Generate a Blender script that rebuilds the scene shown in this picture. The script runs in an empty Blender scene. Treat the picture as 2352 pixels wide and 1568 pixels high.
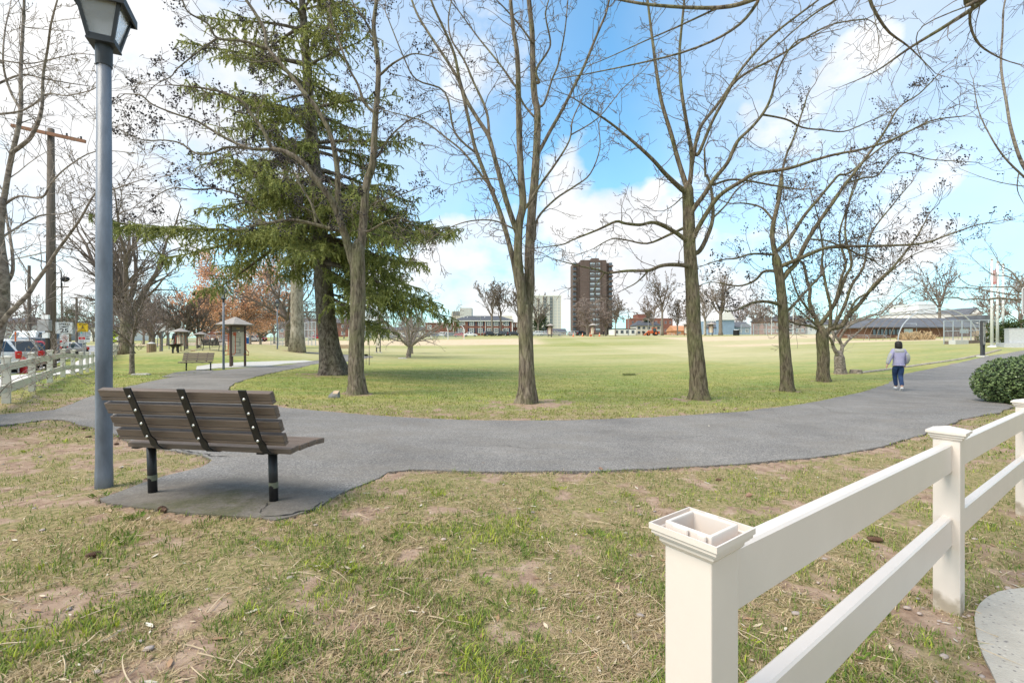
import bpy, bmesh, math, random
import numpy as np
from mathutils import Vector, Matrix, Euler
from mathutils.geometry import delaunay_2d_cdt

random.seed(11)
R = math.radians
scene = bpy.context.scene
COL = scene.collection
EYE = 1.65
F = 1045.33          # focal length in units of a picture 2352 wide

# ------------------------------------------------------------------ camera, sky, sun
cam_d = bpy.data.cameras.new('camera')
cam_d.lens = 16.0; cam_d.sensor_width = 36.0; cam_d.clip_start = 0.05; cam_d.clip_end = 6000
cam = bpy.data.objects.new('camera', cam_d); COL.objects.link(cam)
cam.location = (0, 0, EYE); cam.rotation_euler = (R(90), 0, 0)
scene.camera = cam

SUN_EL, SUN_AZ = 52.0, -118.0     # azimuth clockwise from +Y (negative = left, behind the camera)
world = bpy.data.worlds.new('World'); scene.world = world; world.use_nodes = True
wt = world.node_tree; wt.nodes.clear()
def wn(t, **kw):
    n = wt.nodes.new(t)
    for k, v in kw.items(): setattr(n, k, v)
    return n
wl = wt.links.new
def wmath(op, a, b=None, clamp=False):
    n = wn('ShaderNodeMath', operation=op, use_clamp=clamp)
    for i, v in enumerate((a, b)):
        if v is None: continue
        if isinstance(v, (int, float)): n.inputs[i].default_value = v
        else: wl(v, n.inputs[i])
    return n.outputs[0]
sky = wn('ShaderNodeTexSky'); sky.sky_type = 'NISHITA'; sky.sun_disc = False
sky.sun_elevation = R(SUN_EL); sky.sun_rotation = R(SUN_AZ); sky.air_density = 1.0; sky.dust_density = 0.6; sky.ozone_density = 2.0
tc = wn('ShaderNodeTexCoord')
nrm = wn('ShaderNodeVectorMath', operation='NORMALIZE'); wl(tc.outputs['Generated'], nrm.inputs[0])
DIR = nrm.outputs[0]
def wdir(px, py):
    return Vector(((px-1176)/F, 1.0, (784-py)/F)).normalized()
# clouds: banks placed by direction in the sky, broken up by fractal noise
def lobe(px, py, rad_deg, soft, amp):
    d = wdir(px, py) if not isinstance(px, Vector) else px.normalized()
    n = wn('ShaderNodeVectorMath', operation='DOT_PRODUCT'); wl(WARP, n.inputs[0]); n.inputs[1].default_value = d
    mr = wn('ShaderNodeMapRange', interpolation_type='SMOOTHERSTEP')
    wl(n.outputs['Value'], mr.inputs[0])
    mr.inputs[1].default_value = math.cos(R(rad_deg*(1+soft))); mr.inputs[2].default_value = math.cos(R(rad_deg*(1-soft)))
    mr.inputs[3].default_value = 0; mr.inputs[4].default_value = amp
    return mr.outputs[0]
nz0 = wn('ShaderNodeTexNoise'); wl(DIR, nz0.inputs['Vector']); nz0.inputs['Scale'].default_value = 3.2; nz0.inputs['Detail'].default_value = 4
sub = wn('ShaderNodeVectorMath', operation='SUBTRACT'); wl(nz0.outputs['Color'], sub.inputs[0]); sub.inputs[1].default_value = (.5, .5, .5)
scl = wn('ShaderNodeVectorMath', operation='SCALE'); wl(sub.outputs[0], scl.inputs[0]); scl.inputs['Scale'].default_value = 0.20
wrp = wn('ShaderNodeVectorMath', operation='ADD'); wl(DIR, wrp.inputs[0]); wl(scl.outputs[0], wrp.inputs[1])
WARP = wrp.outputs[0]
lobes = [(60, 20, 20, .9, .95), (420, 60, 11, .9, .85), (330, 330, 9, .9, .75), (60, 620, 9, .9, .55), (560, 680, 13, .9, .6),
         (1060, 600, 8, .9, .85), (960, 450, 6, .9, .6), (1240, 600, 9, .9, .85), (1430, 480, 10, .85, 1.15), (1530, 320, 6, .95, .6),
         (1640, 590, 9, .9, .9), (1840, 430, 8, .9, .75), (1090, 90, 4.5, .95, .5), (700, 560, 8, .9, .6), (-600, 200, 24, .8, .8), (3900, 700, 16, .8, .7), (-900, -2600, 30, .8, .8), (Vector((.2, -1, .45)), 0, 42, .6, .9), (Vector((-1, -.6, .8)), 0, 34, .7, .8), (Vector((1, -.5, .9)), 0, 30, .7, .8)]  # last entries: unseen banks added behind the camera to whiten the skylight
acc = None
for l in lobes:
    o = lobe(*l)
    acc = o if acc is None else wmath('MAXIMUM', acc, o)
mp = wn('ShaderNodeMapping'); wl(DIR, mp.inputs['Vector']); mp.inputs['Scale'].default_value = (1, 1, 1.7)
nz1 = wn('ShaderNodeTexNoise'); wl(mp.outputs[0], nz1.inputs['Vector']); nz1.inputs['Scale'].default_value = 5.0; nz1.inputs['Detail'].default_value = 9; nz1.inputs['Roughness'].default_value = .58
base_cl = wmath('ADD', wmath('MULTIPLY', acc, 0.95), wmath('MULTIPLY', wmath('SUBTRACT', nz1.outputs[0], .5), 1.7))
mrc = wn('ShaderNodeMapRange', interpolation_type='SMOOTHSTEP'); wl(base_cl, mrc.inputs[0])
mrc.inputs[1].default_value = 0.27; mrc.inputs[2].default_value = 1.02
# thin high veil, stronger low down and to the sides
sep = wn('ShaderNodeSeparateXYZ'); wl(DIR, sep.inputs[0])
low = wn('ShaderNodeMapRange'); wl(sep.outputs[2], low.inputs[0]); low.inputs[1].default_value = .62; low.inputs[2].default_value = 0.0; low.inputs[3].default_value = 0; low.inputs[4].default_value = .34
nz2 = wn('ShaderNodeTexNoise'); wl(DIR, nz2.inputs['Vector']); nz2.inputs['Scale'].default_value = 2.0; nz2.inputs['Detail'].default_value = 5
veil = wmath('MULTIPLY', low.outputs[0], wmath('ADD', nz2.outputs[0], .5))
thin = wmath('MULTIPLY', wmath('MAXIMUM', lobe(2900, 380, 30, .9, .62), lobe(-100, 350, 38, .9, .5)), wmath('ADD', wmath('MULTIPLY', nz2.outputs[0], .8), .5))
cloud = wmath('MAXIMUM', wmath('MAXIMUM', mrc.outputs[0], thin), veil, clamp=True)
tint = wn('ShaderNodeMix', data_type='RGBA', blend_type='MULTIPLY'); tint.inputs[0].default_value = 1
wl(sky.outputs[0], tint.inputs[6]); tint.inputs[7].default_value = (.72, 1.46, 1.58, 1)
# cloud tone: white with faint grey undersides
nz3 = wn('ShaderNodeTexNoise'); wl(DIR, nz3.inputs['Vector']); nz3.inputs['Scale'].default_value = 6; nz3.inputs['Detail'].default_value = 6
crmp = wn('ShaderNodeValToRGB'); wl(nz3.outputs[0], crmp.inputs[0])
crmp.color_ramp.elements[0].position = .35; crmp.color_ramp.elements[0].color = (4.75, 4.9, 5.15, 1)
crmp.color_ramp.elements[1].position = .6; crmp.color_ramp.elements[1].color = (5.7, 5.7, 5.68, 1)
cm = wn('ShaderNodeMix', data_type='RGBA'); wl(cloud, cm.inputs[0]); wl(tint.outputs[2], cm.inputs[6]); wl(crmp.outputs[0], cm.inputs[7])
bg = wn('ShaderNodeBackground'); wl(cm.outputs[2], bg.inputs['Color']); bg.inputs['Strength'].default_value = 0.12
wo = wn('ShaderNodeOutputWorld'); wl(bg.outputs[0], wo.inputs[0])

sd = bpy.data.lights.new('sun', 'SUN'); sd.energy = 2.7; sd.angle = R(34); sd.color = (1.0, .905, .775)
sun = bpy.data.objects.new('sun', sd); COL.objects.link(sun); sun.location = (0, 0, 60)
sdir = Vector((math.sin(R(SUN_AZ))*math.cos(R(SUN_EL)), math.cos(R(SUN_AZ))*math.cos(R(SUN_EL)), math.sin(R(SUN_EL))))
sun.rotation_euler = sdir.to_track_quat('Z', 'Y').to_euler()
scene.view_settings.view_transform = 'Standard'; scene.view_settings.look = 'None'
scene.view_settings.exposure = 0.72; scene.view_settings.gamma = 1.0

# ------------------------------------------------------------------ materials
def mat(name, rgb, rough=.7, var=.18, scale=6., bump=0., bscale=30., metal=0., spec=.4, stretch=None, col2=None, mix=(.35, .65), trans=0., alpha=1.):
    m = bpy.data.materials.new(name); m.use_nodes = True
    nt = m.node_tree; b = nt.nodes['Principled BSDF']
    b.inputs['Roughness'].default_value = rough; b.inputs['Metallic'].default_value = metal
    b.inputs['Specular IOR Level'].default_value = spec
    tcn = nt.nodes.new('ShaderNodeTexCoord'); mpn = nt.nodes.new('ShaderNodeMapping')
    nt.links.new(tcn.outputs['Object'], mpn.inputs['Vector'])
    if stretch: mpn.inputs['Scale'].default_value = stretch
    n = nt.nodes.new('ShaderNodeTexNoise'); n.inputs['Scale'].default_value = scale; n.inputs['Detail'].default_value = 6; n.inputs['Roughness'].default_value = .6
    nt.links.new(mpn.outputs[0], n.inputs['Vector'])
    cr = nt.nodes.new('ShaderNodeValToRGB'); nt.links.new(n.outputs[0], cr.inputs[0])
    c2 = col2 or tuple(min(1, c*(1+var)) for c in rgb)
    c1 = rgb if col2 else tuple(c*(1-var) for c in rgb)
    cr.color_ramp.elements[0].position = mix[0]; cr.color_ramp.elements[0].color = (*c1, 1)
    cr.color_ramp.elements[1].position = mix[1]; cr.color_ramp.elements[1].color = (*c2, 1)
    nt.links.new(cr.outputs[0], b.inputs['Base Color'])
    if bump:
        n2 = nt.nodes.new('ShaderNodeTexNoise'); n2.inputs['Scale'].default_value = bscale; n2.inputs['Detail'].default_value = 5
        nt.links.new(mpn.outputs[0], n2.inputs['Vector'])
        bp = nt.nodes.new('ShaderNodeBump'); bp.inputs['Strength'].default_value = bump; bp.inputs['Distance'].default_value = .02
        nt.links.new(n2.outputs[0], bp.inputs['Height']); nt.links.new(bp.outputs[0], b.inputs['Normal'])
    if trans: b.inputs['Transmission Weight'].default_value = trans
    if alpha < 1: b.inputs['Alpha'].default_value = alpha
    return m

def attr_mat(name, rough=.8, spec=.2, transl=0.0):
    m = bpy.data.materials.new(name); m.use_nodes = True
    nt = m.node_tree; b = nt.nodes['Principled BSDF']
    b.inputs['Roughness'].default_value = rough; b.inputs['Specular IOR Level'].default_value = spec
    a = nt.nodes.new('ShaderNodeAttribute'); a.attribute_name = 'Col'
    nt.links.new(a.outputs['Color'], b.inputs['Base Color'])
    if transl:
        tr = nt.nodes.new('ShaderNodeBsdfTranslucent'); nt.links.new(a.outputs['Color'], tr.inputs[0])
        mx = nt.nodes.new('ShaderNodeMixShader'); mx.inputs[0].default_value = transl
        out = nt.nodes['Material Output']
        nt.links.new(b.outputs[0], mx.inputs[1]); nt.links.new(tr.outputs[0], mx.inputs[2]); nt.links.new(mx.outputs[0], out.inputs[0])
    return m

# ------------------------------------------------------------------ mesh builder
class MB:
    def __init__(s): s.v = []; s.f = []
    def add(s, vs, fs):
        o = len(s.v); s.v.extend([tuple(v) for v in vs]); s.f.extend([tuple(i+o for i in f) for f in fs]); return s
    def box(s, c, size, rot=None, M=None):
        hx, hy, hz = size[0]/2, size[1]/2, size[2]/2
        vs = [Vector((x, y, z)) for z in (-hz, hz) for y in (-hy, hy) for x in (-hx, hx)]
        if rot is not None: 
            m = rot if isinstance(rot, Matrix) else Euler(rot).to_matrix()
            vs = [m @ v for v in vs]
        vs = [v+Vector(c) for v in vs]
        if M is not None: vs = [M @ v for v in vs]
        return s.add(vs, [(0, 2, 3, 1), (4, 5, 7, 6), (0, 1, 5, 4), (2, 6, 7, 3), (0, 4, 6, 2), (1, 3, 7, 5)])
    def tube(s, pts, rad, n=8, caps=True, ph=0.):
        pts = [Vector(p) for p in pts]
        if isinstance(rad, (int, float)): rad = [rad]*len(pts)
        o = len(s.v); up = None
        for i, p in enumerate(pts):
            t = (pts[min(i+1, len(pts)-1)]-pts[max(i-1, 0)])
            if t.length < 1e-9: t = Vector((0, 0, 1))
            t.normalize()
            if up is None:
                a = Vector((1, 0, 0)) if abs(t.x) < .9 else Vector((0, 1, 0))
                u = t.cross(a).normalized()
            else:
                u = up - t*up.dot(t)
                u = u.normalized() if u.length > 1e-6 else t.orthogonal().normalized()
            up = u; w = t.cross(u)
            r = rad[i]
            for k in range(n):
                a = 2*math.pi*k/n+ph; q = p+(u*math.cos(a)+w*math.sin(a))*r
                s.v.append((q.x, q.y, q.z))
        for i in range(len(pts)-1):
            for k in range(n):
                a = o+i*n+k; b = o+i*n+(k+1) % n
                s.f.append((a, b, b+n, a+n))
        if caps:
            s.f.append(tuple(o+k for k in range(n-1, -1, -1)))
            e = o+(len(pts)-1)*n; s.f.append(tuple(e+k for k in range(n)))
        return s
    def cyl(s, p0, p1, r0, r1=None, n=12, caps=True): return s.tube([p0, p1], [r0, r0 if r1 is None else r1], n, caps)
    def lathe(s, c, prof, n=16, axis=None):
        o = len(s.v); c = Vector(c)
        q = (Vector((0, 0, 1)).rotation_difference(Vector(axis))) if axis is not None else None
        for r, z in prof:
            for k in range(n):
                a = 2*math.pi*k/n; v = Vector((r*math.cos(a), r*math.sin(a), z))
                if q: v = q @ v
                s.v.append(tuple(c+v))
        for i in range(len(prof)-1):
            for k in range(n):
                a = o+i*n+k; b = o+i*n+(k+1) % n; s.f.append((a, b, b+n, a+n))
        s.f.append(tuple(o+k for k in range(n-1, -1, -1))); e = o+(len(prof)-1)*n; s.f.append(tuple(e+k for k in range(n)))
        return s
    def prism(s, poly, d, M):      # polygon in the XZ plane, thickness d along +Y, placed by matrix M
        n = len(poly)
        vs = [M @ Vector((x, 0, z)) for x, z in poly]+[M @ Vector((x, d, z)) for x, z in poly]
        fs = [tuple(range(n)), tuple(range(2*n-1, n-1, -1))]+[(i, i+n, (i+1) % n+n, (i+1) % n) for i in range(n)]
        return s.add(vs, fs)
    def build(s, name, m, parent=None, smooth=False, bevel=0., world=False, kind=None, label=None, segs=1):
        me = bpy.data.meshes.new(name)
        vs = s.v
        if world and parent is not None:
            l = parent.location; vs = [(a-l.x, b-l.y, c-l.z) for a, b, c in vs]
        me.from_pydata(vs, [], s.f)
        if bevel:
            bm = bmesh.new(); bm.from_mesh(me)
            bmesh.ops.recalc_face_normals(bm, faces=bm.faces)
            ed = [e for e in bm.edges if len(e.link_faces) == 2 and e.calc_face_angle(0) > .5]
            bmesh.ops.bevel(bm, geom=ed, offset=bevel, segments=segs, affect='EDGES', profile=.6)
            bm.to_mesh(me); bm.free()
        me.materials.append(m)
        if smooth: me.polygons.foreach_set('use_smooth', [True]*len(me.polygons))
        me.update()
        o = bpy.data.objects.new(name, me); COL.objects.link(o)
        if parent is not None: o.parent = parent
        if kind: o['kind'] = kind
        if label: o['label'] = label
        return o

def np_mesh(name, verts, faces, m, cols=None, smooth=False, parent=None):
    """faces: list of (k-gon index arrays of one size)"""
    me = bpy.data.meshes.new(name)
    nv = len(verts); k = faces.shape[1]; nf = len(faces)
    me.vertices.add(nv); me.vertices.foreach_set('co', np.asarray(verts, np.float32).ravel())
    me.loops.add(nf*k); me.loops.foreach_set('vertex_index', faces.astype(np.int32).ravel())
    me.polygons.add(nf); me.polygons.foreach_set('loop_start', np.arange(nf, dtype=np.int32)*k)
    if smooth: me.polygons.foreach_set('use_smooth', np.ones(nf, bool))
    me.update(calc_edges=True)
    if cols is not None:
        a = me.color_attributes.new('Col', 'FLOAT_COLOR', 'POINT')
        c = np.ones((nv, 4), np.float32); c[:, :3] = cols; a.data.foreach_set('color', c.ravel())
    me.materials.append(m)
    o = bpy.data.objects.new(name, me); COL.objects.link(o)
    if parent is not None: o.parent = parent
    return o

def thing(name, label, cat, loc, rotz=0, group=None):
    o = bpy.data.objects.new(name, None); COL.objects.link(o); o.empty_display_size = .2
    o.location = loc; o.rotation_euler = (0, 0, rotz); o['label'] = label; o['category'] = cat
    if group: o['group'] = group
    return o
def tag(o, label, cat, group=None, kind=None):
    o['label'] = label; o['category'] = cat
    if group: o['group'] = group
    if kind: o['kind'] = kind
    return o
def dup(root, loc, rotz, label, scale=None):
    r = root.copy(); COL.objects.link(r); r.location = loc; r.rotation_euler = (0, 0, rotz); r['label'] = label
    if scale: r.scale = (scale, scale, scale) if isinstance(scale, (int, float)) else scale
    for ch in list(root.children):
        c = ch.copy(); COL.objects.link(c); c.parent = r
        for g_ in ch.children:
            d = g_.copy(); COL.objects.link(d); d.parent = c
    return r
def recolor(root, old, new):
    for ch in root.children_recursive:
        if ch.type == 'MESH' and ch.data.materials and ch.data.materials[0] == old:
            ch.data = ch.data.copy(); ch.data.materials[0] = new

_fc = {}
def text_mesh(s, size, mat_, parent, M, name='lettering', ext=.001, bold=0., xs=1.):
    cu = bpy.data.curves.new('t', 'FONT'); cu.body = s; cu.size = size; cu.align_x = 'CENTER'; cu.align_y = 'CENTER'; cu.extrude = ext; cu.offset = bold
    ob = bpy.data.objects.new('t', cu); COL.objects.link(ob)
    bpy.context.view_layer.update()
    me = bpy.data.meshes.new_from_object(ob.evaluated_get(bpy.context.evaluated_depsgraph_get()))
    bpy.data.objects.remove(ob)
    me.transform(M @ Matrix.Rotation(R(90), 4, 'X') @ Matrix.Diagonal((xs, 1, 1, 1)))
    me.materials.clear(); me.materials.append(mat_)
    o = bpy.data.objects.new(name, me); COL.objects.link(o); o.parent = parent
    return o

# ------------------------------------------------------------------ terrain
CP = [(0, 0, .45), (-2.2, 3.4, .45), (-3.4, 3.8, .42), (.38, .92, .385), (2.2, 2.3, .305), (4.05, 3.64, .265), (-3, -6, .45), (6, -6, .3), (-8, 0, .5),
      (0, 5, .33), (0, 8.4, .2), (-9, 8, .42), (-13.1, 12.9, .48), (-16.3, 16.8, .42), (-42, 49, .2), (-24, 24, .16), (-28, 26, .06), (-45, 40, .1), (-20, 10, .3),
      (1, 11.5, .1), (5, 11.5, .08), (13.1, 15.5, -.02), (11.4, 10.7, .1), (13, 19, 0), (-5, 13, .15), (-8, 20, .2), (-16, 26, .18), (-17.5, 23, .22),
      (-16, 18.5, .3), (-14.7, 32, .15), (-19, 40, .73), (-22.5, 42, 1.35), (-17.5, 36, .62), (-34, 40, .5), (-29, 58, .7), (-33, 52, .55), (-20, 50, .3), (-16, 48, .35), (0, 30, 0), (10, 30, 0),
      (0, 60, .3), (0, 100, 1.6), (0, 150, 3.5), (0, 210, 4.8), (-55, 80, .8), (-100, 120, 1.6), (32, 32, .75), (36, 37, 1.1), (50, 50, 1.6), (80, 100, 3.1), (30, 60, .85),
      (100, 150, 4.0), (-100, 180, 3.0), (120, 90, 3.2), (45, 30, .9), (25, 12, .1), (0, -60, .4), (60, -40, .3), (-60, -40, .3), (-90, 40, .3), (60, 20, .8),
      (-30, 110, 1.7), (-18, 90, 1.1), (-60, 220, 4.6), (60, 220, 4.8), (190, 160, 4.6), (-190, 160, 2.5), (40, 80, 1.5), (-8, 70, .6)]
_cp = np.array(CP, float); _c2 = 9.0
def _phi(d2): return np.sqrt(d2+_c2)
_n = len(_cp)
_A = np.zeros((_n+3, _n+3)); _d2 = ((_cp[:, None, :2]-_cp[None, :, :2])**2).sum(-1)
_A[:_n, :_n] = _phi(_d2); _A[:_n, _n] = 1; _A[:_n, _n+1:] = _cp[:, :2]; _A[_n:, :_n] = _A[:_n, _n:].T
_A[:_n, :_n] -= np.eye(_n)*0.05
_w = np.linalg.solve(_A, np.concatenate([_cp[:, 2], np.zeros(3)]))
def ground(x, y):
    x = np.atleast_1d(np.asarray(x, float)); y = np.atleast_1d(np.asarray(y, float))
    out = np.empty(x.shape)
    xf, yf, of = x.ravel(), y.ravel(), out.ravel()
    for s in range(0, len(xf), 40000):
        a, b = xf[s:s+40000], yf[s:s+40000]
        r = np.hypot(a, b); k = np.minimum(1, 230/np.maximum(r, 1e-6)); aa, bb = a*k, b*k
        d2 = (aa[:, None]-_cp[None, :, 0])**2+(bb[:, None]-_cp[None, :, 1])**2
        z = _phi(d2) @ _w[:_n]+_w[_n]+_w[_n+1]*aa+_w[_n+2]*bb
        of[s:s+40000] = z
    return of.reshape(x.shape)
def g1(x, y): return float(ground(x, y)[0])

_ZS = np.concatenate([np.arange(.6, 30, .05), np.arange(30, 400, .4)])
def G(px, py):
    """point of the ground seen at a picture position"""
    X = (px-1176)/F*_ZS; z = EYE+(784-py)/F*_ZS
    h = ground(X, _ZS)-z
    i = np.argmax(h >= 0)
    if h[i] < 0: i = len(_ZS)-1
    if i > 0 and h[i] > 0:
        t = h[i]/(h[i]-h[i-1]); Z = _ZS[i]*(1-t)+_ZS[i-1]*t
    else: Z = _ZS[i]
    return Vector(((px-1176)/F*Z, Z, g1((px-1176)/F*Z, Z)))
def P(px, py, Z): return Vector(((px-1176)/F*Z, Z, EYE+(784-py)/F*Z))
def onground(x, y, dz=0): return Vector((x, y, g1(x, y)+dz))
def crop(ox, oy, s): return lambda u, v: ((ox+u/s)/1.74150, (oy+v/s)/1.74150)

# value noise
def _hash(ix, iy, seed):
    h = (ix.astype(np.int64)*374761393+iy.astype(np.int64)*668265263+seed*974711) & 0x7fffffff
    h = ((h ^ (h >> 13))*1274126177) & 0x7fffffff
    return ((h ^ (h >> 16)) & 0xffff)/65535.
def vnoise(x, y, seed=0):
    ix, iy = np.floor(x), np.floor(y); fx, fy = x-ix, y-iy
    fx = fx*fx*(3-2*fx); fy = fy*fy*(3-2*fy)
    a = _hash(ix, iy, seed); b = _hash(ix+1, iy, seed); c = _hash(ix, iy+1, seed); d = _hash(ix+1, iy+1, seed)
    return (a*(1-fx)+b*fx)*(1-fy)+(c*(1-fx)+d*fx)*fy
def fbm(x, y, seed=0, oct=4):
    s = 0; a = .5; t = 0
    for i in range(oct): s = s+a*vnoise(x*2**i, y*2**i, seed+i*7); t += a; a *= .5
    return s/t

# ------------------------------------------------------------------ path outlines (drawn over the ground)
C8 = crop(300, 1400, 1.96); C7 = crop(1200, 1600, 1.3867); C1 = crop(2500, 1500, 1.274); C6 = crop(0, 1600, 1.3864)
def route(pts, step, jit, seed=0):
    """densify a world polyline and roughen it"""
    out = []
    for i in range(len(pts)-1):
        a, b = Vector(pts[i][:2]), Vector(pts[i+1][:2]); n = max(1, int((b-a).length/step))
        for k in range(n): out.append(a.lerp(b, k/n))
    return out
def px_poly(pts): return [G(*p) for p in pts]
outer = [(2330, 808), (2258, 820), (2180, 838), (2080, 858), (2040, 881), (1960, 905), (1850, 928), (1700, 946), (1500, 959), (1300, 966), (1110, 966), (980, 962),
         (861, 955), (760, 946), (653, 937), (590, 925), (545, 910), (524, 895), (538, 881), (582, 867), (650, 851), (714, 837), (760, 832), (802, 830), (835, 824), (856, 820), (850, 817),
         (834, 817), (787, 813.5), (742, 809.5), (703, 808.5), (703, 810.5), (742, 813), (775, 818), (760, 824), (714, 829), (652, 838.5), (560, 845), (480, 853), (413, 864), (348, 876), (286, 890), (217, 908), (172, 924), (124, 942), (0, 953), (-260, 962),
         (-260, 992), (-40, 985), (0, 979), (41, 973), (103, 965), (145, 965), (178, 975), (217, 984), (258, 997), (313, 1018), (372, 1032), (465, 1047), (488, 1058), (465, 1075), (378, 1096), (290, 1126), (240, 1146),
         (250, 1154), (319, 1168), (421, 1178), (524, 1186), (597, 1193), (626, 1198), (670, 1188), (729, 1167), (773, 1141), (817, 1120), (867, 1101), (888, 1085), (946, 1080), (1103, 1084), (1310, 1084),
         (1414, 1080), (1550, 1076), (1706, 1066), (1819, 1057), (1909, 1048), (2013, 1030), (2112, 1001), (2202, 965), (2292, 948), (2330, 934), (2292, 925), (2256, 911), (2240, 895), (2238, 868), (2300, 845), (2400, 822), (2460, 806), (2400, 800)]
path_w = [Vector((p.x, p.y)) for p in px_poly(outer)]
_dense = []
for i in range(len(path_w)):
    a, b = path_w[i], path_w[(i+1) % len(path_w)]
    dmid = max(1.5, ((a+b)/2).length); n = max(1, int((b-a).length/(.022*dmid)))
    for k in range(n):
        p = a.lerp(b, k/n); d = p.length
        j = .012*min(d, 12)/3
        nx = float(fbm(np.array([p.x*2.3]), np.array([p.y*2.3]), 5, 3)[0])-.5; ny = float(fbm(np.array([p.x*2.3+50]), np.array([p.y*2.3]), 9, 3)[0])-.5
        jit = min(.16, .05+.004*d)*1.3
        _dense.append(Vector((p.x+nx*jit, p.y+ny*jit)))
PATH = np.array([(p.x, p.y) for p in _dense])
def inside(poly, x, y):
    r = np.zeros(x.shape, bool); n = len(poly); j = n-1
    xmin, ymin = poly.min(0); xmax, ymax = poly.max(0)
    sel = np.nonzero((x > xmin) & (x < xmax) & (y > ymin) & (y < ymax))[0] if x.ndim == 1 else None
    xs, ys = (x[sel], y[sel]) if sel is not None else (x, y)
    rr = np.zeros(xs.shape, bool)
    for i in range(n):
        xi, yi = poly[i]; xj, yj = poly[j]
        if yi != yj:
            c = ((yi > ys) != (yj > ys)) & (xs < (xj-xi)*(ys-yi)/(yj-yi)+xi); rr ^= c
        j = i
    if sel is not None: r[sel] = rr; return r
    return rr
def edge_dist(poly, x, y, step=1):
    """distance to the polygon's outline"""
    q = poly[::step]; out = np.full(x.shape, 1e9)
    for s in range(0, len(x), 8000):
        d = (x[s:s+8000, None]-q[None, :, 0])**2+(y[s:s+8000, None]-q[None, :, 1])**2
        out[s:s+8000] = np.sqrt(d.min(1))
    return out

def drape(name, poly, m, lift, spacing=lambda d: .25+.03*d, skirt=.06, parent=None, kind='structure'):
    """a sheet with this outline lying on the ground, with a small edge"""
    pts = [Vector(p) for p in poly]; n = len(pts)
    lo = np.min(np.array(poly), 0); hi = np.max(np.array(poly), 0)
    inner = []
    arr = np.array([(p[0], p[1]) for p in poly])
    y = lo[1]
    while y < hi[1]:
        x = lo[0]
        while x < hi[0]:
            d = math.hypot(x, y); inner.append((x, y)); x += spacing(d)
        y += spacing(math.hypot((lo[0]+hi[0])/2, y)*.8)
    if inner:
        ia = np.array(inner); k = inside(arr, ia[:, 0].copy(), ia[:, 1].copy()); ia = ia[k]
        if len(ia):
            dd = edge_dist(arr, ia[:, 0], ia[:, 1]); ia = ia[dd > .04+.008*np.hypot(ia[:, 0], ia[:, 1])]
        pts = pts+[Vector(q) for q in ia]
    v, e, f, _, _, _ = delaunay_2d_cdt(pts, [(i, (i+1) % n) for i in range(n)], [], 0, 1e-6)
    vx = np.array([q.x for q in v]); vy = np.array([q.y for q in v]); tri = np.array([t[:3] for t in f])
    cx = vx[tri].mean(1); cy = vy[tri].mean(1); keep = inside(arr, cx, cy); tri = tri[keep]
    z = ground(vx, vy)+lift
    vs = [(a, b, c) for a, b, c in zip(vx, vy, z)]; fs = [tuple(int(i) for i in t) for t in tri]
    from collections import Counter
    ec = Counter(); de = {}
    for t in fs:
        for a, b in ((t[0], t[1]), (t[1], t[2]), (t[2], t[0])):
            ec[(min(a, b), max(a, b))] += 1; de[(min(a, b), max(a, b))] = (a, b)
    m_ = {}
    def low_(i):
        if i not in m_: m_[i] = len(vs); vs.append((vs[i][0], vs[i][1], vs[i][2]-skirt-lift))
        return m_[i]
    for k, c in ec.items():
        if c == 1: a, b = de[k]; fs.append((b, a, low_(a), low_(b)))
    o = MB(); o.v = vs; o.f = fs
    ob = o.build(name, m, parent)
    if kind and parent is None: ob['kind'] = kind
    return ob
# ------------------------------------------------------------------ ground sheet
TREEPX = [(820, 905, .55), (1208, 925, 1.0), (1605, 917, .7), (1808, 898, .7), (1892, 876, .5), (1930, 858, .5), (765, 860, 1.8), (680, 808, 1.2), (303, 860, .4), (292, 812, 1.0), (938, 822, .8), (848, 838, .35)]
TREEW = [(G(x, y), r) for x, y, r in TREEPX]
def cover_fn(x, y):
    """0 bare soil .. 1 full turf"""
    r = np.hypot(x, y)
    n = fbm(x*2.0+3, y*2.0, 1, 5); n2 = fbm(x*.33, y*.33+9, 2, 3); n3 = fbm(x*5., y*5., 3, 3)
    n4 = fbm(x*13., y*13., 8, 2)
    c = (n-.5)*.75+(n2-.5)*.3+(n3-.5)*1.5+(n4-.5)*.9+.68
    far = np.clip((y-9.0)/5., 0, 1)                        # the lawn beyond the path is thick
    c = c+far*.52
    # left side between pole and path: worn under the spruce and the magnolia
    c = c-.26*np.exp(-(((x+5.2)/2.0)**2+((y-5.0)/1.6)**2))
    c = c-.38*np.exp(-(((x-2.9)/1.2)**2+((y-1.6)/1.0)**2))  # soil by the concrete pad
    c = c+.30*np.exp(-(((x-.62)/.5)**2+((y-2.0)/.7)**2))
    for p, rad in TREEW:
        d = np.hypot(x-p.x, y-p.y); c = c-.9*np.exp(-(d/(rad*1.15))**2)
    return np.clip(c, 0, 1)

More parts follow.
